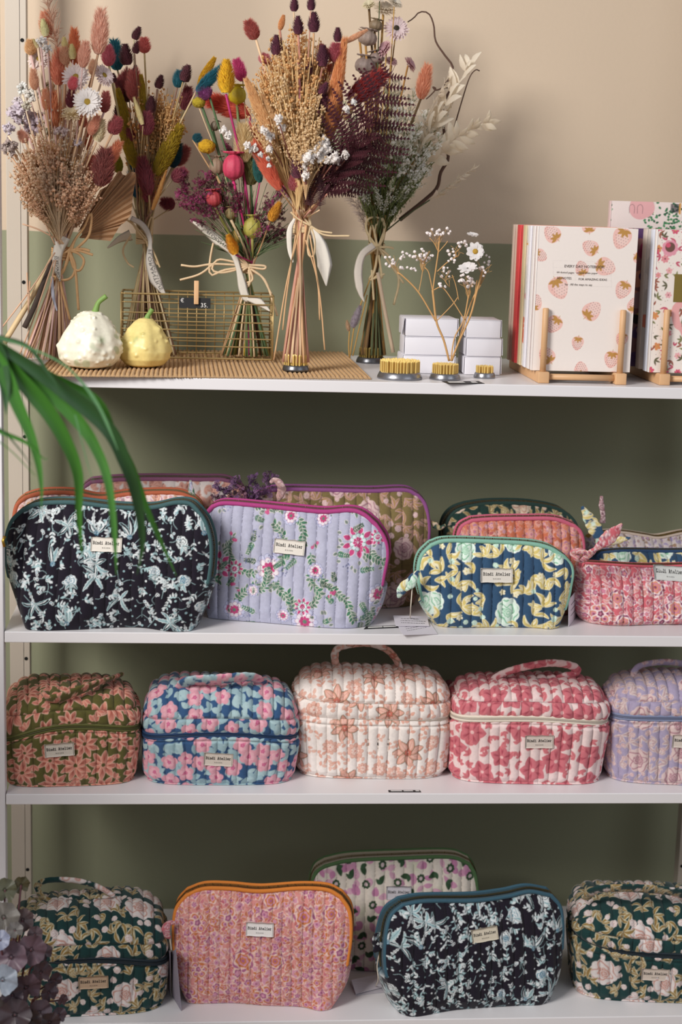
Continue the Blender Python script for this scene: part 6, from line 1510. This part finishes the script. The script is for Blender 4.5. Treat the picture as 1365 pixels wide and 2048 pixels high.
# ------------------------------------------------------------------ small white boxes
WB = mat('white_card', 'e4e2e8', .55, var=.012, scale=20)
def carton(label, xl, xr, yt, yb, z0, Yf, rot=0., flap=0, D=.075):
    xl3, xr3 = W(xl, yb, Yf), W(xr, yb, Yf); wd = xr3[0]-xl3[0]; c_ = np.array([(xl3[0]+xr3[0])/2, Yf+D/2, z0]); h = HB
    t = Thing('small_carton', label, 'box', c_, 'white cartons stacked on the top shelf'); cr_, sr_ = math.cos(rot), math.sin(rot); ax = np.array([[cr_, sr_, 0], [-sr_, cr_, 0], [0, 0, 1]])
    t.part('box_body', *box(c_+np.array([0, 0, h*.48]), wd, D, h*.94, .0012, ax), WB)
    t.part('box_lid', *box(c_+np.array([0, 0, h*.97])+ax[1]*-.0003, wd*.985, D*.99, h*.035, .0006, ax), WB)
    for sx in (-1, 1):
        e = c_+ax[0]*sx*(wd/2+.0006)+np.array([0, 0, h*.5])-ax[1]*D*.40; up_ = np.array([0, 0, 1.])
        lean_ = (.0065 if flap == sx else .0009)
        V = [e-ax[1]*D*.09-up_*h*.42+ax[0]*sx*(lean_*.9), e+ax[1]*D*.22-up_*h*.40, e+ax[1]*D*.22+up_*h*.46, e-ax[1]*D*.07+up_*h*.49+ax[0]*sx*lean_*.3]
        V = np.array(V); V = np.vstack([V, V+ax[0]*sx*.0007])
        t.part('tuck_flap', V, [(0, 1, 2, 3), (7, 6, 5, 4), (0, 4, 5, 1), (1, 5, 6, 2), (2, 6, 7, 3), (3, 7, 4, 0)], WB, smooth=False)
YB = Wz(860, 748, Z1)[1]; HB = (W(860, 637, YB)[2]-Z1)/3.0
for k, (lb, xl, xr, rot, fl) in enumerate((('white carton at the bottom of the left stack behind the pin holders', 806, 909, .01, 0), ('white carton in the middle of the left stack of three', 809, 908, -.01, 0), ('white carton with a bent corner flap on top of the left stack', 808, 911, .03, -1))):
    carton(lb, xl, xr, 0, 748, Z1+HB*k+.0002, YB+.002*k, rot, fl)
for k, (lb, xl, xr, rot, fl) in enumerate((('white carton at the bottom of the narrower right stack', 930, 1001, -.01, 0), ('white carton in the middle of the narrower right stack', 931, 1001, .015, 0), ('white carton on top of the narrower right stack', 931, 999, -.02, 0))):
    carton(lb, xl, xr, 0, 750, Z1+HB*k+.0002, YB-.003+.001*k, rot, fl)

# ------------------------------------------------------------------ notebooks in dowel stands
OAK = mat('light_oak', 'd2a679', .5, var=.14, scale=26)
PAPER = mat('paper_block', 'ece6e0', .8, var=.03, scale=300)
def dowel_stand(label, xa, xb, yb_, ytop, xend=None):
    """xa,xb = picture x of the two front blocks' centres"""
    t = None; Y0 = Wz(xa, yb_, Z1)[1]+.011; w3 = .0175*1.05
    A = Wz(xa, yb_, Z1); B = Wz(xb, yb_+2, Z1); A[1] = B[1] = Y0
    t = Thing('dowel_notebook_stand', label, 'display stand', (A+B)/2)
    D = .235
    for P in (A, B):
        t.part('side_rail', *box(P+np.array([0, D/2-.011, .0085]), .0165, D, .0165, .0012), OAK)
        top = W(xa, ytop, Y0)[2]
        t.part('dowel', *sweep(np.array([P+np.array([0, 0, .015]), P+np.array([0, 0, top-Z1-.001]), P+np.array([0, 0, top-Z1])]), [.0046, .0046, .0038], seg=16, ref=(0, 1, 0)), OAK)
        t.part('dowel', *sweep(np.array([P+np.array([0, D-.03, .015]), P+np.array([0, D-.03, .11])]), .0046, seg=12, ref=(0, 1, 0)), OAK)
    for dy in (.0, D-.04): t.part('cross_bar', *sweep(np.array([A+np.array([0, dy, .009]), B+np.array([0, dy, .009])]), .0046, seg=14, ref=(0, 1, 0)), OAK)
    return t, A, B, Y0
S1, A1, C1, YS = dowel_stand('light wooden dowel stand holding the strawberry notebook stack', 1088, 1240, 767, 616)
S2, A2, C2, YS2 = dowel_stand('light wooden dowel stand at the right edge holding the second notebook stack', 1330, 1492, 771, 619)
def cover_mesh(t, name, P0, wv, hv, wpx, hpx, canvas, thick=.0006):
    nx, ny = int(wpx*1.15), int(hpx*1.15); u = np.linspace(0, 1, nx)[None, :, None]; v_ = np.linspace(0, 1, ny)[:, None, None]
    G = (P0+wv*u+hv*v_).reshape(-1, 3); nn = norm(np.cross(wv, hv))
    if nn[1] > 0: nn = -nn
    uu, vv = np.meshgrid(np.linspace(0, wpx-1.5, nx), np.linspace(0, hpx-1.5, ny)); C = canvas.sample(uu.ravel(), vv.ravel())
    q = [P0, P0+wv, P0+wv+hv, P0+hv]; V = np.vstack([G, np.array(q), np.array(q)-nn*thick]); n = nx*ny
    Fc = grid_faces(ny, nx).tolist()+[(n+7, n+6, n+5, n+4)]+[(n+i, n+(i+1) % 4, n+4+(i+1) % 4, n+4+i) for i in range(4)]
    return t.part(name, V, Fc, colmat('printed_cover', .45, False, 0., .4, .02), cols=np.vstack([C, C[[0, nx-1, n-1, n-nx]], C[[0, nx-1, n-1, n-nx]]]))
def notebook(label, xl, xr, z0, Yf, hm, thick, canvas, spine=None, group='notebooks in the wooden stands', lean=.0, shear=0., label2=None):
    P0 = W(xl, 748, Yf); P1 = W(xr, 748, Yf); P0[2] = P1[2] = z0; wv = P1-P0; hv = np.array([shear, lean*hm, hm])
    t = Thing('notebook', label, 'notebook', (P0+P1)/2, group); c_ = P0+wv/2+hv/2+np.array([0, thick/2+.0005, 0])
    wn = norm(wv); hn = norm(hv); dn = np.cross(wn, hn); dn = dn if dn[1] > 0 else -dn
    t.part('page_block', *box(c_+dn*.0, np.linalg.norm(wv)*.985, thick, np.linalg.norm(hv)*.985, 0, [wn, dn, hn]), PAPER, smooth=False)
    wpx, hpx = canvas.w/canvas.res, canvas.h/canvas.res
    cover_mesh(t, 'front_cover', P0, wv, hv, wpx, hpx, canvas)
    V, Fc = box(P0+wv/2+hv/2+dn*(thick+.001), np.linalg.norm(wv), .0006, np.linalg.norm(hv), 0, [wn, dn, hn]); t.part('back_cover', V, Fc, mat('cover_back', spine or 'e6dcd4', .5, var=.03), smooth=False)
    sp = P0+hv/2+dn*(thick/2+.0003)-wn*.0006
    t.part('spine', *box(sp, .0016, thick+.0016, np.linalg.norm(hv), .0004, [wn, dn, hn]), mat('spine', spine or 'e6dcd4', .5, var=.03))
    return t, P0, wv, hv
# strawberry cover, picture coordinates
def strawberry():
    c = Canvas(206, 292, 'efe3da', 7, 2.); X0, Y0 = 1066, 748
    gx = lambda x, y: x-X0-(748-y)*.075
    def berry(x, y, r, ang, lw=1.):
        bx, by = gx(x, y), Y0-y
        Xi, Yi, dx, dy = c.win(bx, by, r*1.5); ca, sa = math.cos(ang), math.sin(ang); t = dx*ca+dy*sa; q = -dx*sa+dy*ca
        hw = r*.92*np.clip(1-((t+r*.15)/(r*1.12))**2, 0, 1)**.5*(1-.25*(t/r)); c.mix(Xi, Yi, (hw-np.abs(q))*2, 'f0bcb0'); 
        Xi, Yi, dx, dy = c.win(bx+r*.16, by+r*.12, r*1.1); c.mix(Xi, Yi, (r*.72-np.hypot(dx*1.05, dy))*1.2*.7, 'f0cabf')
        for i in range(-3, 4):
            for j in range(-3, 4):
                t_, q_ = i*r*.27, (j+.5*(i % 2))*r*.27
                if abs(q_) < r*.78*math.sqrt(max(0, 1-((t_+r*.1)/(r*.95))**2)): c.dot(bx+t_*ca-q_*sa, by+t_*sa+q_*ca, .75, '4a2f35')
        sx, sy = bx-ca*r*.85, by-sa*r*.85
        for k in (-1.5, -.8, 0, .8, 1.5): c.leaf(sx-ca*r*.12, sy-sa*r*.12, r*.8, r*.17, ang+k, 'c08a34', None)
        c.line([(sx, sy), (sx-ca*r*.55, sy-sa*r*.55)], 1.6, 'c6913e')
    for x, y, r, a in ((1112, 470, 17, 2.4), (1190, 496, 16, 2.6), (1256, 480, 20, -1.9), (1091, 517, 13, -.5), (1226, 536, 19, -.3), (1173, 537, 14, 1.9), (1127, 583, 21, -1.1), (1257, 583, 17, 4.3), (1196, 622, 19, .8), (1077, 608, 15, 1.3), (1112, 656, 17, 4.1), (1162, 693, 13, 4.6), (1096, 715, 17, 2.2), (1168, 742, 15, 1.7), (1254, 683, 13, -1.8), (1232, 725, 16, -1.7)):
        berry(x, y, r, a)
    def bxl(x0, x1, y): c.line([(gx(x0, y), Y0-y), (gx(x1, y), Y0-y)], .45, 'b5a8a2')
    for y in (525, 539, 553, 563, 575): bxl(1115, 1235, y)
    for x in (1115, 1235): c.line([(gx(x, 525), Y0-525), (gx(x, 575), Y0-575)], .45, 'b5a8a2')
    c.line([(gx(1160, 553), Y0-553), (gx(1160, 563), Y0-563)], .45, 'b5a8a2')
    return c
nb, NP, NW, NH = notebook('everyday notebook with pink strawberries and gold leaves, front of the first stand', 1064, 1260, Z1+.0175, YS+.0055, .2095, .009, strawberry(), 'efe6e0')
b = MB()
for tx, sz, x, y in (('EVERY DAY NOTEBOOK', 7.6, 1138, 537), ('64 dotted pages · natural white paper', 5.6, 1122, 549), ('A5 NOTES', 6.6, 1122, 561), ('FOR AMAZING IDEAS', 6.2, 1167, 562), ('by · All the ways to say', 6., 1139, 573)):
    V, Fc = text_mesh(tx, sz)
    u = (x-1066-(748-y)*.075+V[:, 0])/206; v_ = (748-y+V[:, 1])/292
    b.add(NP+NW*u[:, None]+NH*v_[:, None]-np.array([0, .0006, 0]), Fc)
nb.part('cover_lettering', b.v(), b.F, mat('dark_print', '5a4f4a', .7, var=.02), smooth=False)
def flor(wd, ht, bg, seed, kind):
    c = Canvas(wd, ht, bg, seed); R = c.r
    if kind == 'abstract':
        for _ in range(26): c.flower(R.uniform(0, wd), R.uniform(0, ht), R.uniform(12, 26), R.choice((2, 3, 4, 5)), R.choice(('e07a5a', '6a1f28', 'c9b4dc', 'e3c94a', 'a9b840', 'e6a8a0', 'efe0d4')), None, None, 1, .25, .8)
        for _ in range(14): c.dot(R.uniform(0, wd), R.uniform(0, ht), 3, '3a1a20')
    elif kind == 'dark':
        for _ in range(40): c.flower(R.uniform(0, wd), R.uniform(0, ht), R.uniform(9, 22), R.choice((2, 3, 5)), R.choice(('c0562e', '8a1f4a', '5a3a6a', 'c9a43a', '241a1c', 'b08a8a', 'd98a6a')), None, None, 1, .25, .8)
    elif kind == 'folk':
        def lf(x, y):
            a = R.uniform(0, 6.28); cc = R.choice(('7a7a44', '5f5a3a', 'a05a44', '8a8a50', 'c94f6a'))
            for k in range(R.choice((2, 3, 3))): c.leaf(x, y, R.uniform(9, 14), 2.1, a+k*.9, cc, None)
        def fl(x, y): c.flower(x, y, R.uniform(6, 9), R.choice((5, 6, 7)), R.choice(('d8506e', 'e38a90', 'd98a4a', 'e8a5a8')), R.choice(('7a2c3a', 'c9963a')), None)
        tk = []; c.spots(30, 22, fl, taken=tk); c.spots(150, 9, lf, taken=tk); c.spots(220, 5, lambda x, y: c.dot(x, y, .8, R.choice(('5a3a34', 'd8708a', '8a7a50'))), taken=tk)
        c.flower(26, 252, 17, 9, 'e394a4', 'e394a4', None, 1, .15); c.dot(26, 254, 10, '6f4a3c'); c.dot(22, 258, 5, 'd8506e')
        c.line([(75, 62), (62, 90), (50, 100), (45, 130), (60, 142), (75, 132), (80, 118)], 15, 'e8a3a0'); c.line([(82, 60), (68, 90), (66, 112), (76, 130)], 13, '6f6a48')
    elif kind == 'garden':
        for _ in range(260): c.leaf(R.uniform(wd*.35, wd), R.uniform(ht*.7, ht), 7, 2.5, R.uniform(0, 6), R.choice(('2f7a4a', '3f8f55', '245f3c')), None)
        for _ in range(30): c.dot(R.uniform(wd*.4, wd), R.uniform(ht*.75, ht), 1.8, 'f0ead0')
        for y in range(int(ht)-22, int(ht)-4): c.line([(118, y), (134, y)], 1.4, '2a2830')
        c.line([(136, ht-24), (136, ht-4)], 4, 'd99a3c')
        c.flower(60, ht-14, 26, 3, 'e6a8a8', None, None, 1, .1)
        for x0 in (36, 52): c.line([(x0, ht-26), (x0, ht-12), (x0+6, ht-8), (x0+10, ht-14), (x0+10, ht-26)], 1.2, '3a2f34')
    elif kind == 'plain':
        pass
    return c
zb = Z1+.0175
def yb(k): return YS+.0055+k
cvs = [('white notebook with pale pink cover directly behind the strawberry one', .018, .016, 'f0dcd8', 'plain', 'efe9e6', 0, 196), ('white-spined notebook third in the first stand', .042, .018, 'ebe6ee', 'plain', 'f0eef4', 0, 196), ('notebook with large painted flowers, fourth in the first stand', .075, .022, 'e3dccb', 'abstract', 'dcc9a0', 0, 196),
       ('bright coral red notebook near the back of the first stand', .112, .026, 'e0494a', 'plain', 'e0484a', 0, 196), ('beige and lilac notebook at the very back of the first stand', .158, .012, 'd8c0a8', 'plain', 'cdb6a6', 0, 196)]
for lb, dy, th_, bg, kd, spn, dx, wpx in cvs:
    notebook(lb, 1064-dx, 1260-dx, zb, yb(dy), .2095, th_, flor(200, 290, bg, 61, kd), spn)
# shift: the books keep one left edge in the stand, so use the front one's left edge for all
for o in [o for o in bpy.data.objects if o.name.startswith('notebook') and o.type == 'EMPTY'][1:]:
    o.location.x += (float((NP+NW/2)[0])-o.location.x)-.0015*0
n2, NP2, NW2, NH2 = notebook('cream folk-flower notebook with a snake and gold title plate, front of the second stand', 1299, 1495, Z1+.0175, YS2+.0055, .2095, .009, flor(200, 290, 'ecdfd4', 62, 'folk'), 'ece4de')
b = MB(); b.add([NP2+NW2*u+NH2*v_-np.array([0, .0007, 0]) for u, v_ in ((.195, .50), (.80, .50), (.80, .695), (.195, .695))], [(0, 1, 2, 3)])
pl = n2.part('gold_title_plate', b.v(), b.F, mat('gold_foil', '8a7638', .4, .4, var=.05), smooth=False, label='dull gold title rectangle')
b = MB(); V, Fc = text_mesh('64 dotted pages', 7.); b.add(NP2+NW2*((56+V[:, 0])/200)[:, None]+NH2*((180+V[:, 1])/290)[:, None]-np.array([0, .001, 0]), Fc)
n2.part('plate_lettering', b.v(), b.F, mat('pale_print', 'cfc39a', .7, var=.02), parent=pl, smooth=False)
X2 = float((NP2+NW2/2)[0])
for lb, dy, th_, bg, kd, spn, hm in (('white notebook with blue-grey spine behind the folk-flower one', .014, .016, 'eeeaf0', 'plain', 'dfe3ee', .2095), ('notebook with yellow and white cover, third in the second stand', .05, .02, 'd9ccc0', 'abstract', 'd6c8bc', .2095),
                            ('dark patterned notebook of orange and purple blots in the second stand', .09, .02, '8a5a5a', 'dark', '8a4a48', .2095), ('tall notebook with a green hedge and pink house, standing out above the others', .15, .012, 'ead9d2', 'garden', 'dcc0bc', .250)):
    t_, *_r = notebook(lb, 1299, 1495, zb, YS2+.0055+dy, hm, th_, flor(200, 290 if hm < .22 else 345, bg, 63, kd), spn)
    t_.o.location.x += X2-t_.o.location.x-(.012 if kd == 'dark' else .03 if kd == 'garden' else 0)

# ------------------------------------------------------------------ black price cards lying on the shelves
def price_label(label, q, z, seed, wr):
    P = [Wz(x, y, z+.0006) for x, y in q]; t = Thing('price_label', label, 'price card', P[0]); P = np.array(P); V = np.vstack([P, P-np.array([0, 0, .0005])])
    o = t.part('card', V, [(0, 1, 2, 3), (7, 6, 5, 4), (0, 4, 5, 1), (1, 5, 6, 2), (2, 6, 7, 3), (3, 7, 4, 0)], mat('black_card', '1b1b1d', .6, var=.05), smooth=False)
    rg = random.Random(seed); b = MB()
    g = lambda u, v_: (P[3]*(1-u)+P[2]*u)*(1-v_)+(P[0]*(1-u)+P[1]*u)*v_+np.array([0, 0, .0004])
    for (u0, u1) in wr:
        u = u0
        while u < u1:
            pts = [g(u, .35), g(u+.012, .7), g(u+.022, .3)]; b.add(*sweep(smooth_path(pts, 6), .0006, .0002, ref=(0, 0, 1), seg=4)); u += .028
    t.part('chalk_writing', b.v(), b.F, mat('white_chalk', 'eceae6', .9, var=.02), parent=o, smooth=False)
price_label('black price card flat at the front of the top shelf before the pin holder', [(884, 762), (958, 762), (970, 767), (896, 767)], Z1, 1, ((.1, .5), (.72, .85)))
price_label('black price card on the second shelf between the lavender and the blue bags', [(733, 1253), (796, 1250), (799, 1255), (728, 1258)], Z2, 2, ((.1, .5), (.55, .9)))
price_label('small black price card at the front edge of the third shelf', [(777, 1580), (840, 1580), (843, 1584), (778, 1584)], Z3, 3, ((.08, .4), (.48, .75), (.85, .95)))

# ------------------------------------------------------------------ purple sprigs lying behind the bags
ls = Thing('dried_lilac_sprig', 'dried lilac sprigs lying between the bags at the back of the second shelf', 'dried flowers', W(480, 1030, .17))
for k, (p0, p1) in enumerate([((470, 1040), (440, 960)), ((480, 1040), (465, 955)), ((485, 1040), (490, 968)), ((500, 1040), (520, 950)), ((500, 1040), (536, 942)), ((470, 1035), (425, 985)), ((480, 1040), (505, 985)), ((478, 1035), (450, 975))]):
    mm = sprig_mesh('5f5a48', ('6a4a72', '7d5a80', '8c6474')[k % 3], 71+k % 3, 8, .05, 9, .2)
    A = Vector(W(p0[0], p0[1], .17)); B = Vector(W(p1[0], p1[1], .165)); M = axis_matrix(A, B, (B-A).length*1.1, k); M.translation = M.translation
    o = ls.inst('sprig', mm[0], M); ls.inst('blooms', mm[1], Matrix.Identity(4), parent=o)
V_, F_ = sweep(np.array([W(478, 1036, .17), [*W(478, 1036, .17)[:2], Z2+.001]]), .0012, seg=6); ls.part('stem', V_, F_, mat('dry_stem', '8a7a5a', .75, var=.18, scale=30))

# ------------------------------------------------------------------ palm in the foreground
YP = -.62
pc = np.array([-.78, YP, 0])
pal = Thing('potted_palm', 'potted palm with long green blades arching in front of the left posts', 'plant', [pc[0], YP, 0])
GL = mat('palm_blade', '3a7024', .45, var=.25, scale=7, trans=.1); GD = mat('palm_blade_dark', '294d26', .45, var=.25, scale=7, trans=.08)
def blade(pts, wd, m_, dy0=0., dy1=0.):
    P = np.array([W(x, y, YP+dy0+(dy1-dy0)*k/(len(pts)-1)) for k, (x, y) in enumerate(pts)]); n = 46; P = smooth_path(P, n)
    T = norm_rows(np.gradient(P, axis=0)); A = norm_rows(np.cross(T, np.array([0, 1., .0]))); w_ = np.interp(np.linspace(0, 1, n), np.linspace(0, 1, len(wd)), wd)*pxm(YP)/2
    V = []
    for s, d in ((-1, .0), (-.5, .5), (0, .9), (.5, .5), (1, 0)):
        V.append(P+A*(s*w_)[:, None]+np.array([0, 1, 0])*(d*w_*.5)[:, None])
    V = np.stack(V, 1).reshape(-1, 3); m2 = len(V); V2 = V+np.array([0, .0005, 0])
    pal.part('leaf_blade', np.vstack([V, V2]), grid_faces(n, 5).tolist()+[tuple(i+m2 for i in f[::-1]) for f in grid_faces(n, 5).tolist()], m_)
blade([(-60, 640), (0, 728), (34, 808), (61, 871), (76, 924), (83, 977), (82, 1020)], [14, 26, 30, 25, 18, 10, 1], GL)
blade([(-40, 660), (26, 742), (92, 818), (132, 884), (156, 950), (158, 1029), (164, 1112)], [14, 28, 34, 28, 21, 13, 1], GL, 0, .04)
blade([(-20, 690), (53, 738), (158, 845), (198, 910), (216, 963), (227, 1042), (233, 1150)], [14, 24, 30, 22, 17, 12, 1], GL, .02, .0)
blade([(-20, 680), (105, 765), (211, 852), (250, 924), (272, 990), (285, 1082), (274, 1150)], [12, 26, 32, 30, 24, 16, 1], GD, .0, .05)
blade([(-20, 676), (90, 748), (190, 800), (226, 866), (264, 937), (298, 1029), (353, 1152)], [10, 20, 22, 18, 16, 12, 1], GL, .03, .06)
blade([(-20, 672), (53, 692), (92, 739), (113, 771), (120, 800)], [14, 10, 8, 6, 1], GD)
blade([(-20, 668), (60, 696), (126, 728), (169, 771), (200, 818), (224, 871), (236, 900)], [3, 3, 4, 4, 7, 6, 1], mat('palm_tip', '5d8a5c', .5, var=.2, trans=.1))
blade([(-20, 850), (0, 863), (53, 886), (87, 917), (96, 916)], [9, 9, 8, 5, 1], GL)
blade([(-20, 845), (10, 866), (40, 900), (62, 930)], [4, 4, 3, 1], GD)
blade([(-20, 870), (20, 900), (50, 930), (72, 952)], [2, 2, 2, 1], GL)
blade([(150, 830), (168, 900), (176, 930), (188, 966)], [3, 2, 2, .5], mat('palm_tip', '5d8a5c', .5, var=.2, trans=.1))
blade([(-60, 650), (-10, 700), (8, 760), (12, 830)], [20, 34, 24, 1], GD)
rgp = random.Random(8); shade_crown = np.array([-.80, -.56, 1.02])          # extra crown blades out of view, added to shade the lower left
for k in range(46):
    a = rgp.uniform(0, 6.283); L = rgp.uniform(.28, .5); w0 = rgp.uniform(.014, .024); c0 = shade_crown+np.array([rgp.uniform(-.12, .05), rgp.uniform(-.12, .12), rgp.uniform(-.12, .10)])
    dx, dy = math.cos(a)*L, math.sin(a)*L*.7
    if dx > 0: dx *= .5
    P = smooth_path([c0, c0+np.array([dx*.5, dy*.5, .10]), c0+np.array([dx*.85, dy*.85, .0]), c0+np.array([dx, dy, -.20])], 20); P[:, 0] = np.minimum(P[:, 0], -.43); T = norm_rows(np.gradient(P, axis=0)); A = norm_rows(np.cross(T, np.array([0, 0, 1.])))
    w_ = np.interp(np.linspace(0, 1, 20), [0, .4, .8, 1], [.4, 1, .6, .02])*w0; V = np.stack([P-A*w_[:, None], P-np.array([0, 0, 1.])*(w_*.3)[:, None], P+A*w_[:, None]], 1).reshape(-1, 3)
    pal.part('leaf_blade', V, grid_faces(20, 3).tolist(), GL)
q = W(-40, 670, YP); V_, F_ = sweep(smooth_path([[pc[0], YP, .26], [-.72, YP, .6], shade_crown, [-.6, YP, q[2]+.05], q], 24), np.linspace(.012, .004, 24), seg=8, ref=(0, 1, 0)); pal.part('palm_stem', V_, F_, GD)
pal.part('plant_pot', *lathe([(.001, 0), (.10, 0), (.14, .24), (.15, .27), (.135, .27), (.13, .24), (.001, .24)], (pc[0], YP, 0.001), 40), mat('terracotta', 'b0694a', .8, var=.1))

# ------------------------------------------------------------------ dark coral bells plant, bottom left
YH = -.33
hp = W(10, 2150, YH); heu = Thing('coral_bells_plant', 'dark purple ruffled-leaf plant in the lower left corner', 'plant', [hp[0], YH+.02, 0])
def heuleaf(cx, cy, r, face, colr, dy=0., seed=1, rot=0.):
    rg = random.Random(seed); n = 40; nr = 7; V = [[0, 0, 0]]; C = []
    for j in range(1, nr+1):
        for k in range(n):
            a = 2*math.pi*k/n; q = j/nr; R_ = 1-.09*abs(math.sin(a*3.5+.4))+.025*math.sin(a*21)-.35*math.exp(-((a-math.pi*1.5)/.22)**2)
            V.append([math.cos(a)*R_*q, math.sin(a)*R_*q, .10*q*q*math.sin(a*5+seed)+.05*q**3*math.sin(a*13+seed*2)+.10*q*q-.035*abs(math.cos(a*3.5))*q+.05*math.sin(a*2+seed)*q])
    Fc = [(0, 1+k, 1+(k+1) % n) for k in range(n)]+grid_faces(nr, n, True, 1).tolist()
    c_ = Vector(W(cx, cy, YH+dy)); R_ = r*pxm(YH)
    M = Matrix.Translation(c_-Vector(heu.base)) @ Vector(face).to_track_quat('Z', 'Y').to_matrix().to_4x4() @ Matrix.Rotation(rot, 4, 'Z') @ Matrix.Diagonal((R_, R_, R_, 1))
    me = make_mesh('leaf', V, Fc, mat('coral_bells_leaf', colr, .45, var=.4, scale=2.5, trans=.08)); o = bpy.data.objects.new('ruffled_leaf', me); COL.objects.link(o); o.parent = heu.o; o.matrix_local = M
    V_, F_ = sweep(smooth_path([c_, (c_+Vector(hp))/2+Vector((0, .01, .02)), Vector((hp[0]+rg.uniform(-.03, .03), YH+.03+rg.uniform(-.03, .03), .085))], 12), .0014, seg=6, ref=(0, 1, 0)); heu.part('leaf_stalk', V_, F_, mat('plum_stalk', '5a2f34', .6, var=.2))
rg = random.Random(12)
for k, (x, y, r, f, cc, dy) in enumerate([(10, 1780, 26, (.3, -1, .5), '5a5a44', .02), (42, 1770, 20, (.5, -1, .1), '4f4a32', .03), (8, 1835, 34, (.2, -1, .6), '6a645c', .0), (45, 1840, 26, (.4, -1, .3), '5f4d4c', .02), (62, 1900, 34, (.2, -1, .2), '5c4750', -.02), (22, 1915, 36, (-.1, -1, .4), '6a5560', -.03), (5, 1960, 34, (.0, -1, .3), '8a93a0', -.05), (52, 1975, 34, (.3, -1, -.1), '52404a', -.03),  # bluish leaves have reflected sky light put into their colour
                                           (82, 1945, 26, (.7, -1, .1), '4f3c42', -.01), (98, 1985, 22, (.8, -1, .2), '46343c', .0), (30, 2030, 36, (.1, -1, .3), '3f3338', -.05), (78, 2025, 30, (.4, -1, .2), '5a4a52', -.02), (0, 2020, 30, (0, -1, .3), '3a3230', -.04), (118, 2030, 18, (.6, -1, .3), '4a3a42', .0), (0, 1880, 22, (0, -1, .6), '8a8fa6', -.04), (88, 1905, 20, (.6, -1, .2), '4a3a40', .01), (70, 1868, 18, (.4, -1, .4), '5c4a4e', .01), (110, 1960, 18, (.7, -1, .0), '43323a', .01), (60, 2040, 26, (.2, -1, .1), '35292c', -.04), (100, 2045, 24, (.3, -1, .1), '3a2c30', -.02), (125, 2000, 14, (.9, -1, .0), '4f3a40', .01), (25, 1990, 24, (0, -1, .2), '4a3c44', -.04), (30, 1860, 18, (.2, -1, .5), '6f6a66', -.01)]):
    heuleaf(x, y, r, f, cc, dy, k, rg.uniform(-.6, .6))
heu.part('plant_pot', *lathe([(.001, 0), (.09, 0), (.11, .09), (.10, .09), (.001, .085)], (hp[0], YH+.03, 0.001), 40), mat('dark_pot', '3a3634', .7, var=.1))
